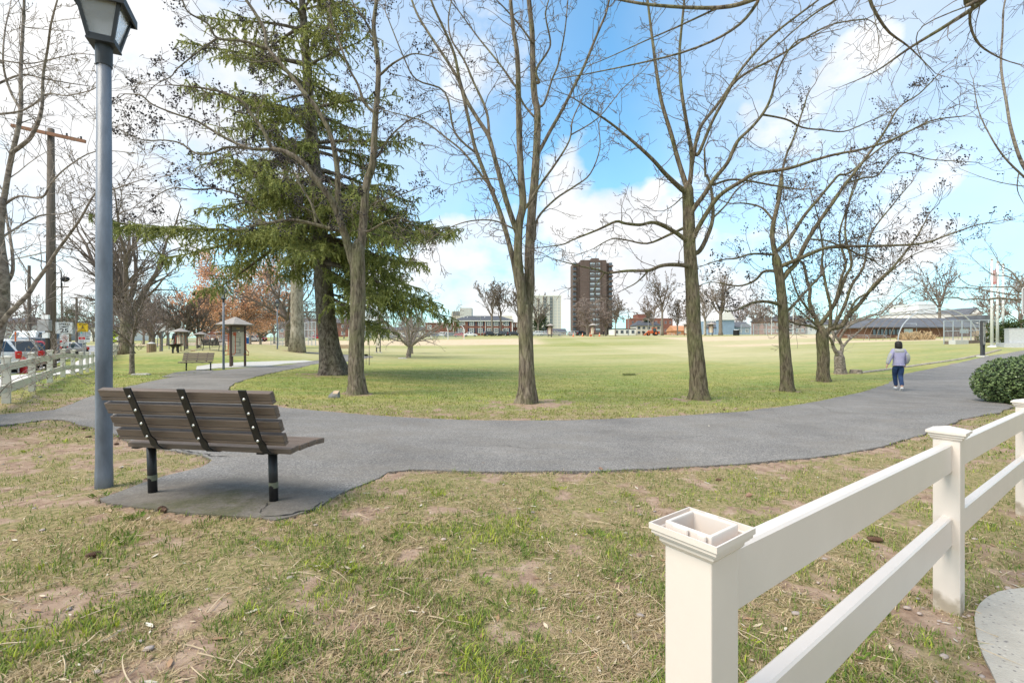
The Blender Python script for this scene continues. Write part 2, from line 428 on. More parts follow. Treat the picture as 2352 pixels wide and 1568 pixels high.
def ring_r():
    r = [.35]
    while r[-1] < 3500: r.append(r[-1]*(1.0185 if r[-1] < 260 else 1.12))
    return np.array(r)
rr = ring_r()
fr = np.linspace(R(-62), R(62), 430)
bk = np.linspace(R(62), R(298), 60)[1:-1]
th = np.concatenate([fr, bk])
RR, TT = np.meshgrid(rr, th, indexing='ij')
gx = (RR*np.sin(TT)).ravel(); gy = (RR*np.cos(TT)).ravel()
gz = ground(gx, gy)
rad = np.hypot(gx, gy)
nearm = (rad < 70)
inp = np.zeros(gx.shape, bool); inp[nearm] = inside(PATH, gx[nearm], gy[nearm])
ed = np.full(gx.shape, 9.); sel = nearm & (rad < 40) & (np.abs(np.arctan2(gx, gy)) < R(63)); ed[sel] = edge_dist(PATH, gx[sel], gy[sel])
dirt = 1-cover_fn(gx, gy)
wear = np.clip(1-ed/(.10+.012*rad), 0, 1)*(~inp)
dirt = np.clip(dirt+wear*.55, 0, 1)
# infield sand bands and dry grass of the ball field
sandm = np.zeros(gx.shape)
def band(x0, x1, y0, y1, s):
    global sandm
    m = (1/(1+np.exp(-(gx-x0)/s)))*(1/(1+np.exp((gx-x1)/s)))*(1/(1+np.exp(-(gy-y0)/s)))*(1/(1+np.exp((gy-y1)/s))); sandm = np.maximum(sandm, m)
band(-75, 6, 84, 118, .7); band(36, 140, 88, 118, .8); band(30, 75, 62, 70, .8)
sandm *= np.clip(.65+fbm(gx*.15, gy*.15, 12, 3)*.8, 0, 1)
gz = gz+(fbm(gx*1.7, gy*1.7, 6, 3)-.5)*.03*(rad < 60)
gz = np.where(inp & (ed > .03), gz-.05-.002*np.minimum(rad, 30), gz)
fld = np.clip((gy-16)/25, 0, 1)
dry = np.clip(fbm(gx*.05, gy*.11, 21, 4)*1.9-.55+.25*(gx > 15), 0, 1)
nr, ntm = RR.shape
idx = np.arange(nr*ntm).reshape(nr, ntm)
a_ = idx[:-1, :]; b_ = idx[1:, :]
fq = np.stack([a_, b_, np.roll(b_, -1, 1), np.roll(a_, -1, 1)], -1).reshape(-1, 4)
vv = np.stack([gx, gy, gz], -1)
gm = bpy.data.materials.new('turf'); gm.use_nodes = True; nt = gm.node_tree; L = nt.links.new
pb = nt.nodes['Principled BSDF']; pb.inputs['Roughness'].default_value = .92; pb.inputs['Specular IOR Level'].default_value = .15
def nd(t, **k):
    n = nt.nodes.new(t)
    for a, v in k.items(): setattr(n, a, v)
    return n
geo = nd('ShaderNodeNewGeometry')
def noise(scale, det=6, rough=.6, st=None, dist=0):
    m_ = nd('ShaderNodeMapping'); L(geo.outputs['Position'], m_.inputs['Vector'])
    if st: m_.inputs['Scale'].default_value = st
    n = nd('ShaderNodeTexNoise'); n.inputs['Scale'].default_value = scale; n.inputs['Detail'].default_value = det; n.inputs['Roughness'].default_value = rough; n.inputs['Distortion'].default_value = dist
    L(m_.outputs[0], n.inputs['Vector']); return n.outputs[0]
def ramp(fac, stops):
    c = nd('ShaderNodeValToRGB'); L(fac, c.inputs[0])
    e = c.color_ramp.elements
    while len(e) < len(stops): e.new(.5)
    for q, (p, col) in zip(e, stops): q.position = p; q.color = (*col, 1)
    return c.outputs[0]
def mixc(f, a, b, bl='MIX'):
    m_ = nd('ShaderNodeMix', data_type='RGBA', blend_type=bl)
    if isinstance(f, (int, float)): m_.inputs[0].default_value = f
    else: L(f, m_.inputs[0])
    L(a, m_.inputs[6]); L(b, m_.inputs[7]); return m_.outputs[2]
def attr(nm):
    a = nd('ShaderNodeAttribute'); a.attribute_name = nm; return a.outputs['Fac']
def mth(op, a, b=0., cl=True):
    n = nd('ShaderNodeMath', operation=op, use_clamp=cl)
    for i, v in enumerate((a, b)):
        if isinstance(v, (int, float)): n.inputs[i].default_value = v
        else: L(v, n.inputs[i])
    return n.outputs[0]
soil = ramp(noise(9, 8, .65), [(.3, (.19, .12, .085)), (.5, (.36, .25, .18)), (.75, (.50, .38, .285))])
gnear = ramp(noise(26, 8, .7), [(.28, (.09, .10, .035)), (.42, (.20, .19, .075)), (.56, (.34, .27, .14)), (.75, (.48, .37, .23))])
glawn = ramp(noise(3.2, 8, .7, (1, 1, 1)), [(.25, (.15, .18, .052)), (.5, (.255, .265, .088)), (.75, (.40, .36, .165))])
gl2 = ramp(noise(.55, 6, .6, (.6, 1.5, 1)), [(.3, (.60, .95, .62)), (.62, (1.32, 1.18, 1.05))])
glawn = mixc(.8, glawn, mixc(1., glawn, gl2, 'MULTIPLY'))
dryc = ramp(noise(1.3, 7, .65, (.4, 1.4, 1)), [(.3, (.39, .36, .185)), (.7, (.54, .47, .28))])
glawn = mixc(attr('dry'), glawn, dryc)
grass = mixc(attr('lawn'), gnear, glawn)
dn = mth('ADD', attr('dirt'), mth('MULTIPLY', mth('SUBTRACT', noise(14, 7, .7), .5, False), .9, False), False)
dmask = nd('ShaderNodeMapRange', interpolation_type='SMOOTHSTEP'); L(dn, dmask.inputs[0]); dmask.inputs[1].default_value = .36; dmask.inputs[2].default_value = .72
c = mixc(dmask.outputs[0], grass, soil)
sandc = ramp(noise(1.5, 5), [(.3, (.52, .40, .26)), (.7, (.66, .53, .37))])
c = mixc(attr('sand'), c, sandc)
L(c, pb.inputs['Base Color'])
bp = nd('ShaderNodeBump'); bp.inputs['Strength'].default_value = .55; bp.inputs['Distance'].default_value = .035
L(noise(22, 8, .75), bp.inputs['Height']); L(bp.outputs[0], pb.inputs['Normal'])
gob = np_mesh('ground', vv, fq, gm, smooth=True); gob['kind'] = 'structure'
def fattr(nm, d):
    a = gob.data.attributes.new(nm, 'FLOAT', 'POINT'); a.data.foreach_set('value', np.asarray(d, np.float32))
fattr('dirt', dirt); fattr('sand', sandm); fattr('lawn', np.clip((gy-8.5)/4, 0, 1)); fattr('dry', dry*fld)

# ------------------------------------------------------------------ asphalt path, concrete pads
am = bpy.data.materials.new('asphalt'); am.use_nodes = True; nt = am.node_tree; L = nt.links.new
pb = nt.nodes['Principled BSDF']; pb.inputs['Roughness'].default_value = .88; pb.inputs['Specular IOR Level'].default_value = .25
geo = nt.nodes.new('ShaderNodeNewGeometry')
c = ramp(noise(.9, 6, .6), [(.28, (.175, .164, .155)), (.5, (.235, .221, .208)), (.75, (.285, .268, .25))])
vor = nd('ShaderNodeTexVoronoi'); vor.inputs['Scale'].default_value = 95; L(geo.outputs['Position'], vor.inputs['Vector'])
grain = ramp(vor.outputs['Color'], [(.1, (.45, .45, .46)), (.6, (1.0, 1.0, 1.0)), (.97, (1.7, 1.66, 1.6))])
c = mixc(.85, c, mixc(1., c, grain, 'MULTIPLY'))
spk = nd('ShaderNodeTexVoronoi'); spk.inputs['Scale'].default_value = 22; L(geo.outputs['Position'], spk.inputs['Vector'])
sp = ramp(spk.outputs['Distance'], [(.05, (1, 1, 1)), (.09, (0, 0, 0))])
rs = ramp(spk.outputs['Color'], [(.62, (0, 0, 0)), (.70, (.5, .5, .5))])
c = mixc(mth('MULTIPLY', sp, rs), c, ramp(spk.outputs['Distance'], [(0, (.5, .49, .46)), (1, (.5, .49, .46))]))
brn = ramp(noise(1.9, 8, .7, (.6, 1.5, 1)), [(.46, (0, 0, 0)), (.70, (.75, .75, .75))])
c = mixc(brn, c, ramp(noise(30), [(.3, (.17, .150, .128)), (.7, (.24, .215, .185))]))
# moss stains on the pad under the bench
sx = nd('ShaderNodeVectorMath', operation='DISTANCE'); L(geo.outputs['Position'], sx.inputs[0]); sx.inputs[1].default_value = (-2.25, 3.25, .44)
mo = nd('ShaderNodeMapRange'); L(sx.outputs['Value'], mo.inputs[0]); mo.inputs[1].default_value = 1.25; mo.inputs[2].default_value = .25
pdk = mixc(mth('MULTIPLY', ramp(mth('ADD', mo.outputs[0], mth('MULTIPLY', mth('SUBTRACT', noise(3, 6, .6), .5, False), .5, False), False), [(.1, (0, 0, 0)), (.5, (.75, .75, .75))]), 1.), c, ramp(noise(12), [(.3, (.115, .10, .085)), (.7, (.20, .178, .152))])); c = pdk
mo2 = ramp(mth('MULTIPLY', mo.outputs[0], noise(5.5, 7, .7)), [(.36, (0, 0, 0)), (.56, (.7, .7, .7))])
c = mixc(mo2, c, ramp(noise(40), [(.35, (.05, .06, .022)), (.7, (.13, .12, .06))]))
L(c, pb.inputs['Base Color'])
bp = nd('ShaderNodeBump'); bp.inputs['Strength'].default_value = .45; bp.inputs['Distance'].default_value = .012
L(noise(85, 4, .7), bp.inputs['Height']); L(bp.outputs[0], pb.inputs['Normal'])
path = drape('path', [tuple(p) for p in PATH], am, .012, lambda d: .22+.035*d)

crackm = mat('crack', (.03, .028, .026), .95)
def crack(pts, w, name='crack'):
    b = MB(); vs = []
    P_ = route([G(*p) for p in pts], .03, 0)
    for i, p in enumerate(P_):
        t = (P_[min(i+1, len(P_)-1)]-P_[max(0, i-1)]); t = Vector((t.x, t.y)); t = t.normalized() if t.length else Vector((1, 0)); nn = Vector((-t.y, t.x))
        j = (float(vnoise(np.array([i*.45]), np.array([w*999]), 3)[0])-.5)*.05
        ww = w*(.3+.9*random.random())*math.sin(math.pi*(i+.6)/(len(P_)+.2))**.5
        q = Vector((p.x, p.y))+nn*j
        for s_ in (-1, 1):
            r_ = q+nn*ww*s_; vs.append((r_.x, r_.y, g1(r_.x, r_.y)+.016))
    b.add(vs, [(2*i, 2*i+1, 2*i+3, 2*i+2) for i in range(len(P_)-1)])
    o = b.build(name, crackm, path); return o
crack([C8(690, 770), C8(780, 775), C8(880, 798), C8(1000, 822), C8(1080, 838), C8(1250, 846)], .012)
crack([C8(760, 790), C8(820, 812), C8(960, 818)], .006)
crack([C8(1430, 1290), C8(1500, 1250), C8(1530, 1210), C8(1560, 1190)], .004)
crack([C8(1460, 1315), C8(1560, 1310), C8(1700, 1300), C8(1850, 1262), C8(1980, 1190)], .013)
crack([C1(300, 215), C1(420, 205), C1(560, 190), C1(700, 178), C1(830, 195)], .006)

crack([C7(900, 250), C7(1010, 262), C7(1130, 255), C7(1290, 275), C7(1420, 268)], .005)
crack([C1(60, 330), C1(190, 318), C1(260, 332), C1(420, 310)], .004)
crack([C1(980, 150), C1(1060, 190), C1(1180, 205)], .005)
crack([C6(300, 90), C6(380, 84), C6(470, 96)], .005)
conc = mat('concrete', (.52, .50, .46), .85, .12, 14, .3, 60)
aggm = mat('aggregate_concrete', (.43, .40, .35), .85, .1, 8, .4, 90)
nt = aggm.node_tree; L = nt.links.new
geo = nt.nodes.new('ShaderNodeNewGeometry')
vv_ = nd('ShaderNodeTexVoronoi'); vv_.inputs['Scale'].default_value = 48; L(geo.outputs['Position'], vv_.inputs['Vector'])
msk = mth('MULTIPLY', ramp(vv_.outputs['Distance'], [(.22, (1, 1, 1)), (.32, (0, 0, 0))]), ramp(vv_.outputs['Color'], [(.45, (0, 0, 0)), (.5, (1, 1, 1))]))
peb = ramp(vv_.outputs['Color'], [(.5, (.16, .15, .15)), (.7, (.34, .30, .27)), (.9, (.55, .52, .46))])
src = nt.nodes['Principled BSDF'].inputs['Base Color'].links[0].from_socket
L(mixc(msk, src, peb), nt.nodes['Principled BSDF'].inputs['Base Color'])
padpx = [(2400, 1352), (2352, 1355), (2320, 1358), (2292, 1364), (2268, 1376), (2251, 1391), (2241, 1408), (2238, 1425), (2241, 1450), (2247, 1483), (2260, 1515), (2274, 1542), (2300, 1600), (2400, 1720), (2560, 1600), (2560, 1400)]
drape('concrete_pad', [tuple(p[:2]) for p in route([G(*p) for p in padpx]+[G(*padpx[0])], .05, 0)], aggm, .015, lambda d: .12)
slab = [(450, 851), (500, 846), (600, 842), (652, 836), (720, 830), (700, 828), (640, 829.5), (560, 832), (490, 836), (452, 842)]
drape('kiosk_pad', [tuple(p[:2]) for p in route([G(*p) for p in slab]+[G(*slab[0])], .5, 0)], conc, .03, lambda d: .7)
pad2 = [(395, 866), (440, 862), (485, 856), (490, 850), (450, 850), (400, 856), (372, 866)]
drape('bench_pad', [tuple(p[:2]) for p in route([G(*p) for p in pad2]+[G(*pad2[0])], .4, 0)], am, .02, lambda d: .6)
# stone edging strip on the right
edge_m = mat('stone_edging', (.34, .30, .25), .9, .25, 4, .4, 20)
ep = [(1968, 858), (2000, 853.5), (2060, 846), (2130, 836), (2200, 826), (2250, 816), (2300, 803)]
b = MB(); W_ = [G(*p) for p in ep]; pp = route(W_, .5, 0)
for i in range(len(pp)-1):
    a, q = Vector(pp[i]), Vector(pp[i+1]); t = (q-a); 
    if t.length < .01: continue
    m_ = (a+q)/2; ang = math.atan2(t.y, t.x)
    b.box((m_.x, m_.y, g1(m_.x, m_.y)+.0), (t.length*.97, .24, .12), (0, 0, ang))
tag(b.build('edging', edge_m, bevel=.015), 'low stone edging strip running along the lawn beside the path', 'edging', kind='stuff')

# street, kerb and sidewalk on the left
D_ = Vector((-.624, .782)); N_ = Vector((-.782, -.624)); P0 = Vector((-13.1, 12.9))
def st(t, o): q = P0+D_*t+N_*o; return (q.x, q.y)
def strip(name, o0, o1, t0, t1, m, lift, skirt=.1):
    n = 40; pl = [st(t0+(t1-t0)*i/n, o0) for i in range(n+1)]+[st(t1+(t0-t1)*i/n, o1) for i in range(n+1)]
    return drape(name, pl, m, lift, lambda d: 1.2, skirt)
walk = mat('sidewalk', (.62, .60, .57), .85, .06, 2, .1, 40)
strip('sidewalk', .35, 1.55, -13, 62, walk, .045)
roadm = mat('road_asphalt', (.30, .30, .305), .9, .1, 1, .2, 60)
strip('kerb', 2.45, 2.62, -13, 62, walk, .06)
strip('road', 2.64, 15.5, -13, 95, roadm, -.05 + .06, .2)
strip('far_kerb', 15.6, 15.8, -5, 95, walk, .08)
strip('far_sidewalk', 16.5, 18.2, -5, 95, walk, .05)

# ------------------------------------------------------------------ grass blades, straw and litter near the camera
rng = np.random.default_rng(5)
def blades(N, r0, r1, wide, hmin, hmax, wmul, name, label, seed):
    rng = np.random.default_rng(seed)
    u = rng.random(N); r = r0*(r1/r0)**u if seed % 2 == 0 else (r0**.8+(r1**.8-r0**.8)*u)**1.25
    t = (rng.random(N)*2-1)*R(wide)
    x = r*np.sin(t); y = r*np.cos(t)
    cov = cover_fn(x, y)
    lush = .5+(fbm(x*3.0+7, y*3.0, 31, 4)-.5)*.75+(fbm(x*11., y*11., 33, 2)-.5)*.45
    keep = (rng.random(N) < np.clip(cov*1.15+.02, 0, 1))
    if r1 > 15: keep &= rng.random(N) < np.clip((31-r)/16, 0, 1)
    keep &= ~inside(PATH, x, y)
    x, y, r, cov, lush = x[keep], y[keep], r[keep], cov[keep], lush[keep]
    pad = np.array([tuple(G(*p)[:2]) for p in padpx]); k = ~inside(pad, x, y); x, y, r, cov, lush = x[k], y[k], r[k], cov[k], lush[k]
    n = len(x)
    # clump
    cx = np.round(x*14)/14+0*(x); 
    z = ground(x, y)
    kind = rng.random(n)
    straw = kind < np.clip(.64-(lush-.5)*2.6-(y > 9)*.30, .12, .95)
    h = (hmin+(hmax-hmin)*rng.random(n)**1.6)*(.6+.8*cov)*np.where(straw, .8, 1.)
    az = rng.random(n)*2*np.pi
    lean = np.where(straw, 1.0+rng.random(n)*1.6, .25+rng.random(n)*1.1)
    dx, dy = np.cos(az), np.sin(az)
    w = (.0014+.0016*rng.random(n))*wmul
    px_, py_ = -dy*w, dx*w
    b0 = np.stack([x-px_, y-py_, z-.004], -1); b1 = np.stack([x+px_, y+py_, z-.004], -1)
    m1 = np.stack([x+dx*h*.35*lean, y+dy*h*.35*lean, z+h*.62*np.where(straw, .45, 1)], -1)
    tp = np.stack([x+dx*h*1.05*lean, y+dy*h*1.05*lean, z+h*np.where(straw, .45, .95)], -1)
    off = np.stack([px_*.8, py_*.8, np.zeros(n)], -1)
    V = np.stack([b0, b1, m1+off, m1-off, tp], 1).reshape(-1, 3)
    base = (np.arange(n)*5)[:, None]
    f1 = base+np.array([[0, 1, 2]]); f2 = base+np.array([[0, 2, 3]]); f3 = base+np.array([[3, 2, 4]])
    Fc = np.concatenate([f1, f2, f3], 0)
    q = rng.random((n, 1))
    green = np.array([[.07, .135, .028]])*(1-q)+np.array([[.31, .37, .08]])*q
    bright = np.array([[.42, .48, .06]])
    green = np.where((y > 8)[:, None], np.array([[.15, .19, .045]])*(1-q)+np.array([[.38, .38, .125]])*q, green)
    green = np.where((lush > .66)[:, None] & (rng.random((n, 1)) < .35), bright, green)
    st_ = np.array([[.27, .19, .105]])*(1-q)+np.array([[.66, .53, .33]])*q
    C = np.where(straw[:, None], st_, green)
    C = np.repeat(C[:, None, :], 5, 1).reshape(-1, 3)
    o = np_mesh(name, V, Fc, bladem, C)
    tag(o, label, 'grass', kind='stuff'); return o
bladem = attr_mat('grass_blade', .75, .25, .25)
blades(330000, 1.1, 9.5, 58, .010, .036, .9, 'grass', 'short worn winter grass growing on the bank in front of the path', 2)
blades(190000, 8.0, 31, 56, .02, .045, 2.6, 'lawn_grass', 'thick green lawn grass beyond the path under the trees', 3)
# low tufts
def tufts():
    rng = np.random.default_rng(77); V = []; Fs = []; C = []
    for i in range(150):
        r = 1.3*(8.5/1.3)**rng.random(); t = (rng.random()*2-1)*R(56); x = r*math.sin(t); y = r*math.cos(t)
        if cover_fn(np.array([x]), np.array([y]))[0] < .45 or inside(PATH, np.array([x]), np.array([y]))[0]: continue
        z = g1(x, y); n = int(20+rng.random()*30); hh = .02+.022*rng.random(); q0 = rng.random()
        for k in range(n):
            a = rng.random()*6.28; d = rng.random()**.5*.05; bx, by = x+d*math.cos(a), y+d*math.sin(a); a2 = a+(rng.random()-.5)*1.5; h = hh*(.5+rng.random()*.7); ln = .3+rng.random()*.8
            w = .0018; o = len(V); wx, wy = -math.sin(a2)*w, math.cos(a2)*w
            V += [(bx-wx, by-wy, z), (bx+wx, by+wy, z), (bx+math.cos(a2)*h*ln*.4+wx, by+math.sin(a2)*h*ln*.4+wy, z+h*.6), (bx+math.cos(a2)*h*ln, by+math.sin(a2)*h*ln, z+h*.85)]
            Fs += [(o, o+1, o+2), (o, o+2, o+3)]
            q = rng.random(); c_ = (.09+.15*q, .16+.17*q, .03+.03*q) if q0 < .75 else (.25+.1*q, .31+.1*q, .04)
            C += [c_]*4
    o = np_mesh('grass_tuft', np.array(V), np.array(Fs), bladem, np.array(C)); tag(o, 'taller fresh green tufts scattered in the worn grass', 'grass', kind='stuff')
tufts()
# dead leaves, bark scraps, twigs
def litter():
    rng = np.random.default_rng(9); V = []; Fs = []; C = []
    for i in range(2300):
        r = 1.2*(15/1.2)**rng.random(); t = (rng.random()*2-1)*R(57); x = r*math.sin(t); y = r*math.cos(t)
        ip = inside(PATH, np.array([x]), np.array([y]))[0]
        if ip and rng.random() < .965: continue
        z = g1(x, y)+.008+(.012 if ip else 0); s = (.005+.013*rng.random()**2.5)*(1.25 if r > 7 else 1); a = rng.random()*6.28; el = 1.2+rng.random()*1.6
        pts = [(-1*el, 0, 0), (-.3, .55, .25), (.6*el, .4, .1), (1.1*el, 0, .35), (.4, -.5, .15), (-.5, -.5, .4)]
        o = len(V); ca, sa = math.cos(a), math.sin(a); tl = rng.random()*.8
        for p in pts:
            X, Y, Z = p[0]*s, p[1]*s, p[2]*s*tl; V.append((x+X*ca-Y*sa, y+X*sa+Y*ca, z+Z))
        Fs += [(o, o+1, o+5), (o+1, o+4, o+5), (o+1, o+2, o+4), (o+2, o+3, o+4)]
        q = rng.random(); c_ = [(.42, .31, .20), (.55, .45, .32), (.24, .16, .10), (.36, .22, .13), (.62, .56, .46)][int(rng.random()*5)]
        C += [tuple(v*(.8+.4*q) for v in c_)]*6
    o = np_mesh('leaf_litter', np.array(V), np.array(Fs), attr_mat('leaf', .8), np.array(C)); tag(o, 'dry curled leaves and bark scraps scattered over the worn grass', 'leaf litter', kind='stuff')
    b = MB()
    for i in range(1300):
        r = 1.2*(12/1.2)**rng.random(); t = (rng.random()*2-1)*R(57); x = r*math.sin(t); y = r*math.cos(t)
        if inside(PATH, np.array([x]), np.array([y]))[0]: continue
        l = .04+.16*rng.random()**2; a = rng.random()*6.28; k = (rng.random()-.5)*1.3; pts = []; w = .0012+.0016*rng.random()
        for j in range(5):
            aa = a+k*j/4; x += math.cos(aa)*l/4; y += math.sin(aa)*l/4; pts.append((x, y, g1(x, y)+.014+.006*rng.random()))
        b.tube(pts, [w, w, w, w*.8, w*.4], 3, False)
    tag(b.build('straw_stem', mat('dry_stem', (.50, .40, .27), .8, .3, 3)), 'thin dry stems and twigs lying across the worn grass', 'twigs', kind='stuff')
    b = MB()
    for i in range(420):
        if i < 230: x = 2.75+rng.normal()*.55; y = 1.9+rng.normal()*.42
        else:
            r = 1.3*(8/1.3)**rng.random(); t = (rng.random()*2-1)*R(55); x = r*math.sin(t); y = r*math.cos(t)
        if inside(PATH, np.array([x]), np.array([y]))[0] or y < .8: continue
        s = .005+.013*rng.random()**2.2; z = g1(x, y)+s*.3
        pr = [(0.2, -.6), (.8, -.35), (1., .1), (.6, .55), (.15, .7)]
        vs = []; n = 6
        for rr_, zz in pr:
            for k in range(n):
                a = k*6.283/n+i; q = rr_*(1+.2*math.sin(k*2.1+i)); vs.append((x+q*math.cos(a)*s*1.2, y+q*math.sin(a)*s, z+zz*s*.7))
        b.add(vs, [(j*n+k, j*n+(k+1) % n, (j+1)*n+(k+1) % n, (j+1)*n+k) for j in range(4) for k in range(n)]+[tuple(range(24, 30))])
    tag(b.build('gravel', mat('pebble', (.26, .23, .22), .8, .5, 3, .3, 50, col2=(.5, .4, .34)), smooth=True), 'small pebbles and stone chips in the bare soil by the white fence', 'gravel', kind='stuff')
litter()
# ------------------------------------------------------------------ foreground bench
slatm = mat('slat_brown', (.155, .115, .092), .55, .26, 2.2, .35, 60, stretch=(1, 12, 12))
blackm = mat('black_metal', (.016, .016, .018), .42, .3, 20, .1, 80)
boltm = mat('bolt_steel', (.55, .53, .5), .35, .1, 5, metal=.9)
tapem = mat('tape_band', (.16, .17, .12), .6, .1)
def bench(name, label, loc, rotz, L_=1.83, legs=(-.62, .62), straps=(-.70, -.02, .68), group=None):
    """local frame: x along the bench, +y is the sitting side, back leans to -y"""
    t = thing(name, label, 'bench', loc, rotz, group)
    sh = .415
    ang = R(22)
    def slat(c, sz, tilt):
        b = MB(); h, d = sz
        # two planks' worth of moulding: main board and a shallow groove near its lower edge
        Mx = Matrix.Translation(c) @ Matrix.Rotation(tilt, 4, 'X')
        b.box((0, 0, h*.16), (L_, d, h*.68), M=Mx); b.box((0, .002, -h*.20), (L_-.008, d-.012, h*.05), M=Mx); b.box((0, 0, -h*.36), (L_, d, h*.28), M=Mx)
        return b
    for i in range(4):
        h0 = sh+.062+i*.102
        yb = -.225-.42*(h0-sh)
        s = slat((0, yb, h0+.045), (.085, .042), ang); s.build('back_slat', slatm, t, bevel=.003)
    for i in range(4):
        y = -.15+i*.107
        b = MB(); z_ = sh+.012+(.0 if i < 3 else -.006)
        b.box((0, y, z_), (L_, .096, .04), (R([6, 2, 0, -5][i]), 0, 0)); b.build('seat_slat', slatm, t, bevel=.004)
    for x in straps:
        b = MB(); pr = []
        for k in range(5): zz = sh+.47-k*.09; pr.append((-.262-.42*(zz-sh)-.012, zz))
        pr += [(-.285, sh+.075), (-.265, sh+.03), (-.225, sh-.005), (-.17, sh-.02), (-.05, sh-.02), (.1, sh-.018), (.22, sh-.022)]
        w = .028
        vs = []
        for i, (y, z) in enumerate(pr):
            a = pr[max(0, i-1)]; c = pr[min(len(pr)-1, i+1)]; tv = Vector((c[0]-a[0], c[1]-a[1])).normalized(); nn = Vector((tv.y, -tv.x))*.005
            for s_, e in ((-1, 1), (1, 1), (1, -1), (-1, -1)): vs.append((x+s_*w, y+nn.x*e, z+nn.y*e))
        fs = [(4*i+k, 4*i+(k+1) % 4, 4*i+4+(k+1) % 4, 4*i+4+k) for i in range(len(pr)-1) for k in range(4)]+[(0, 1, 2, 3), (4*len(pr)-4, 4*len(pr)-3, 4*len(pr)-2, 4*len(pr)-1)]
        s_o = b.add(vs, fs).build('back_strap', blackm, t)
        for i in range(4):
            h0 = sh+.06+i*.101+.045; yy = -.262-.42*(h0-sh)-.018
            MB().lathe((x, yy, h0), [(.0115, 0), (.0105, .004), (.006, .0065), (.001, .007)], 10, axis=(0, -1, .24)).build('bolt', boltm, s_o, smooth=True)
    for x in legs:
        l = MB().tube([(x, -.02, -.05), (x, -.035, sh-.02)], [.032, .032], 20).build('leg', blackm, t, smooth=True)
        MB().tube([(x, -.024, .10), (x, -.026, .145)], [.0328, .0328], 20, False).build('tape_band', tapem, l, smooth=True)
        MB().box((x, .0, sh-.025), (.06, .34, .012)).build('seat_bracket', blackm, t, bevel=.002)
    return t
_a, _b = G(352, 1131), G(628, 1150)
bx = (_b-_a); rz = math.atan2(bx.y, bx.x); mid = (_a+_b)/2; bench_leg = bx.length
fb = bench('park_bench', 'brown slatted park bench with black straps seen from behind, beside the grey lamp pole', (mid.x+.14*math.cos(rz), mid.y+.14*math.sin(rz), min(_a.z, _b.z)+.012), rz, 1.38, (-bench_leg/2-.12, bench_leg/2-.12), (-.37, .06, .53))
print('BENCH', mid, math.degrees(rz), bench_leg)

# second bench of the same kind farther along the path
_a, _b = G(429, 853), G(468, 849)
bx = _b-_a; mid = (_a+_b)/2
b2 = dup(fb, (mid.x, mid.y, mid.z), R(180)+R(12), 'brown slatted bench facing the camera, left of the lamp pole before the kiosk')
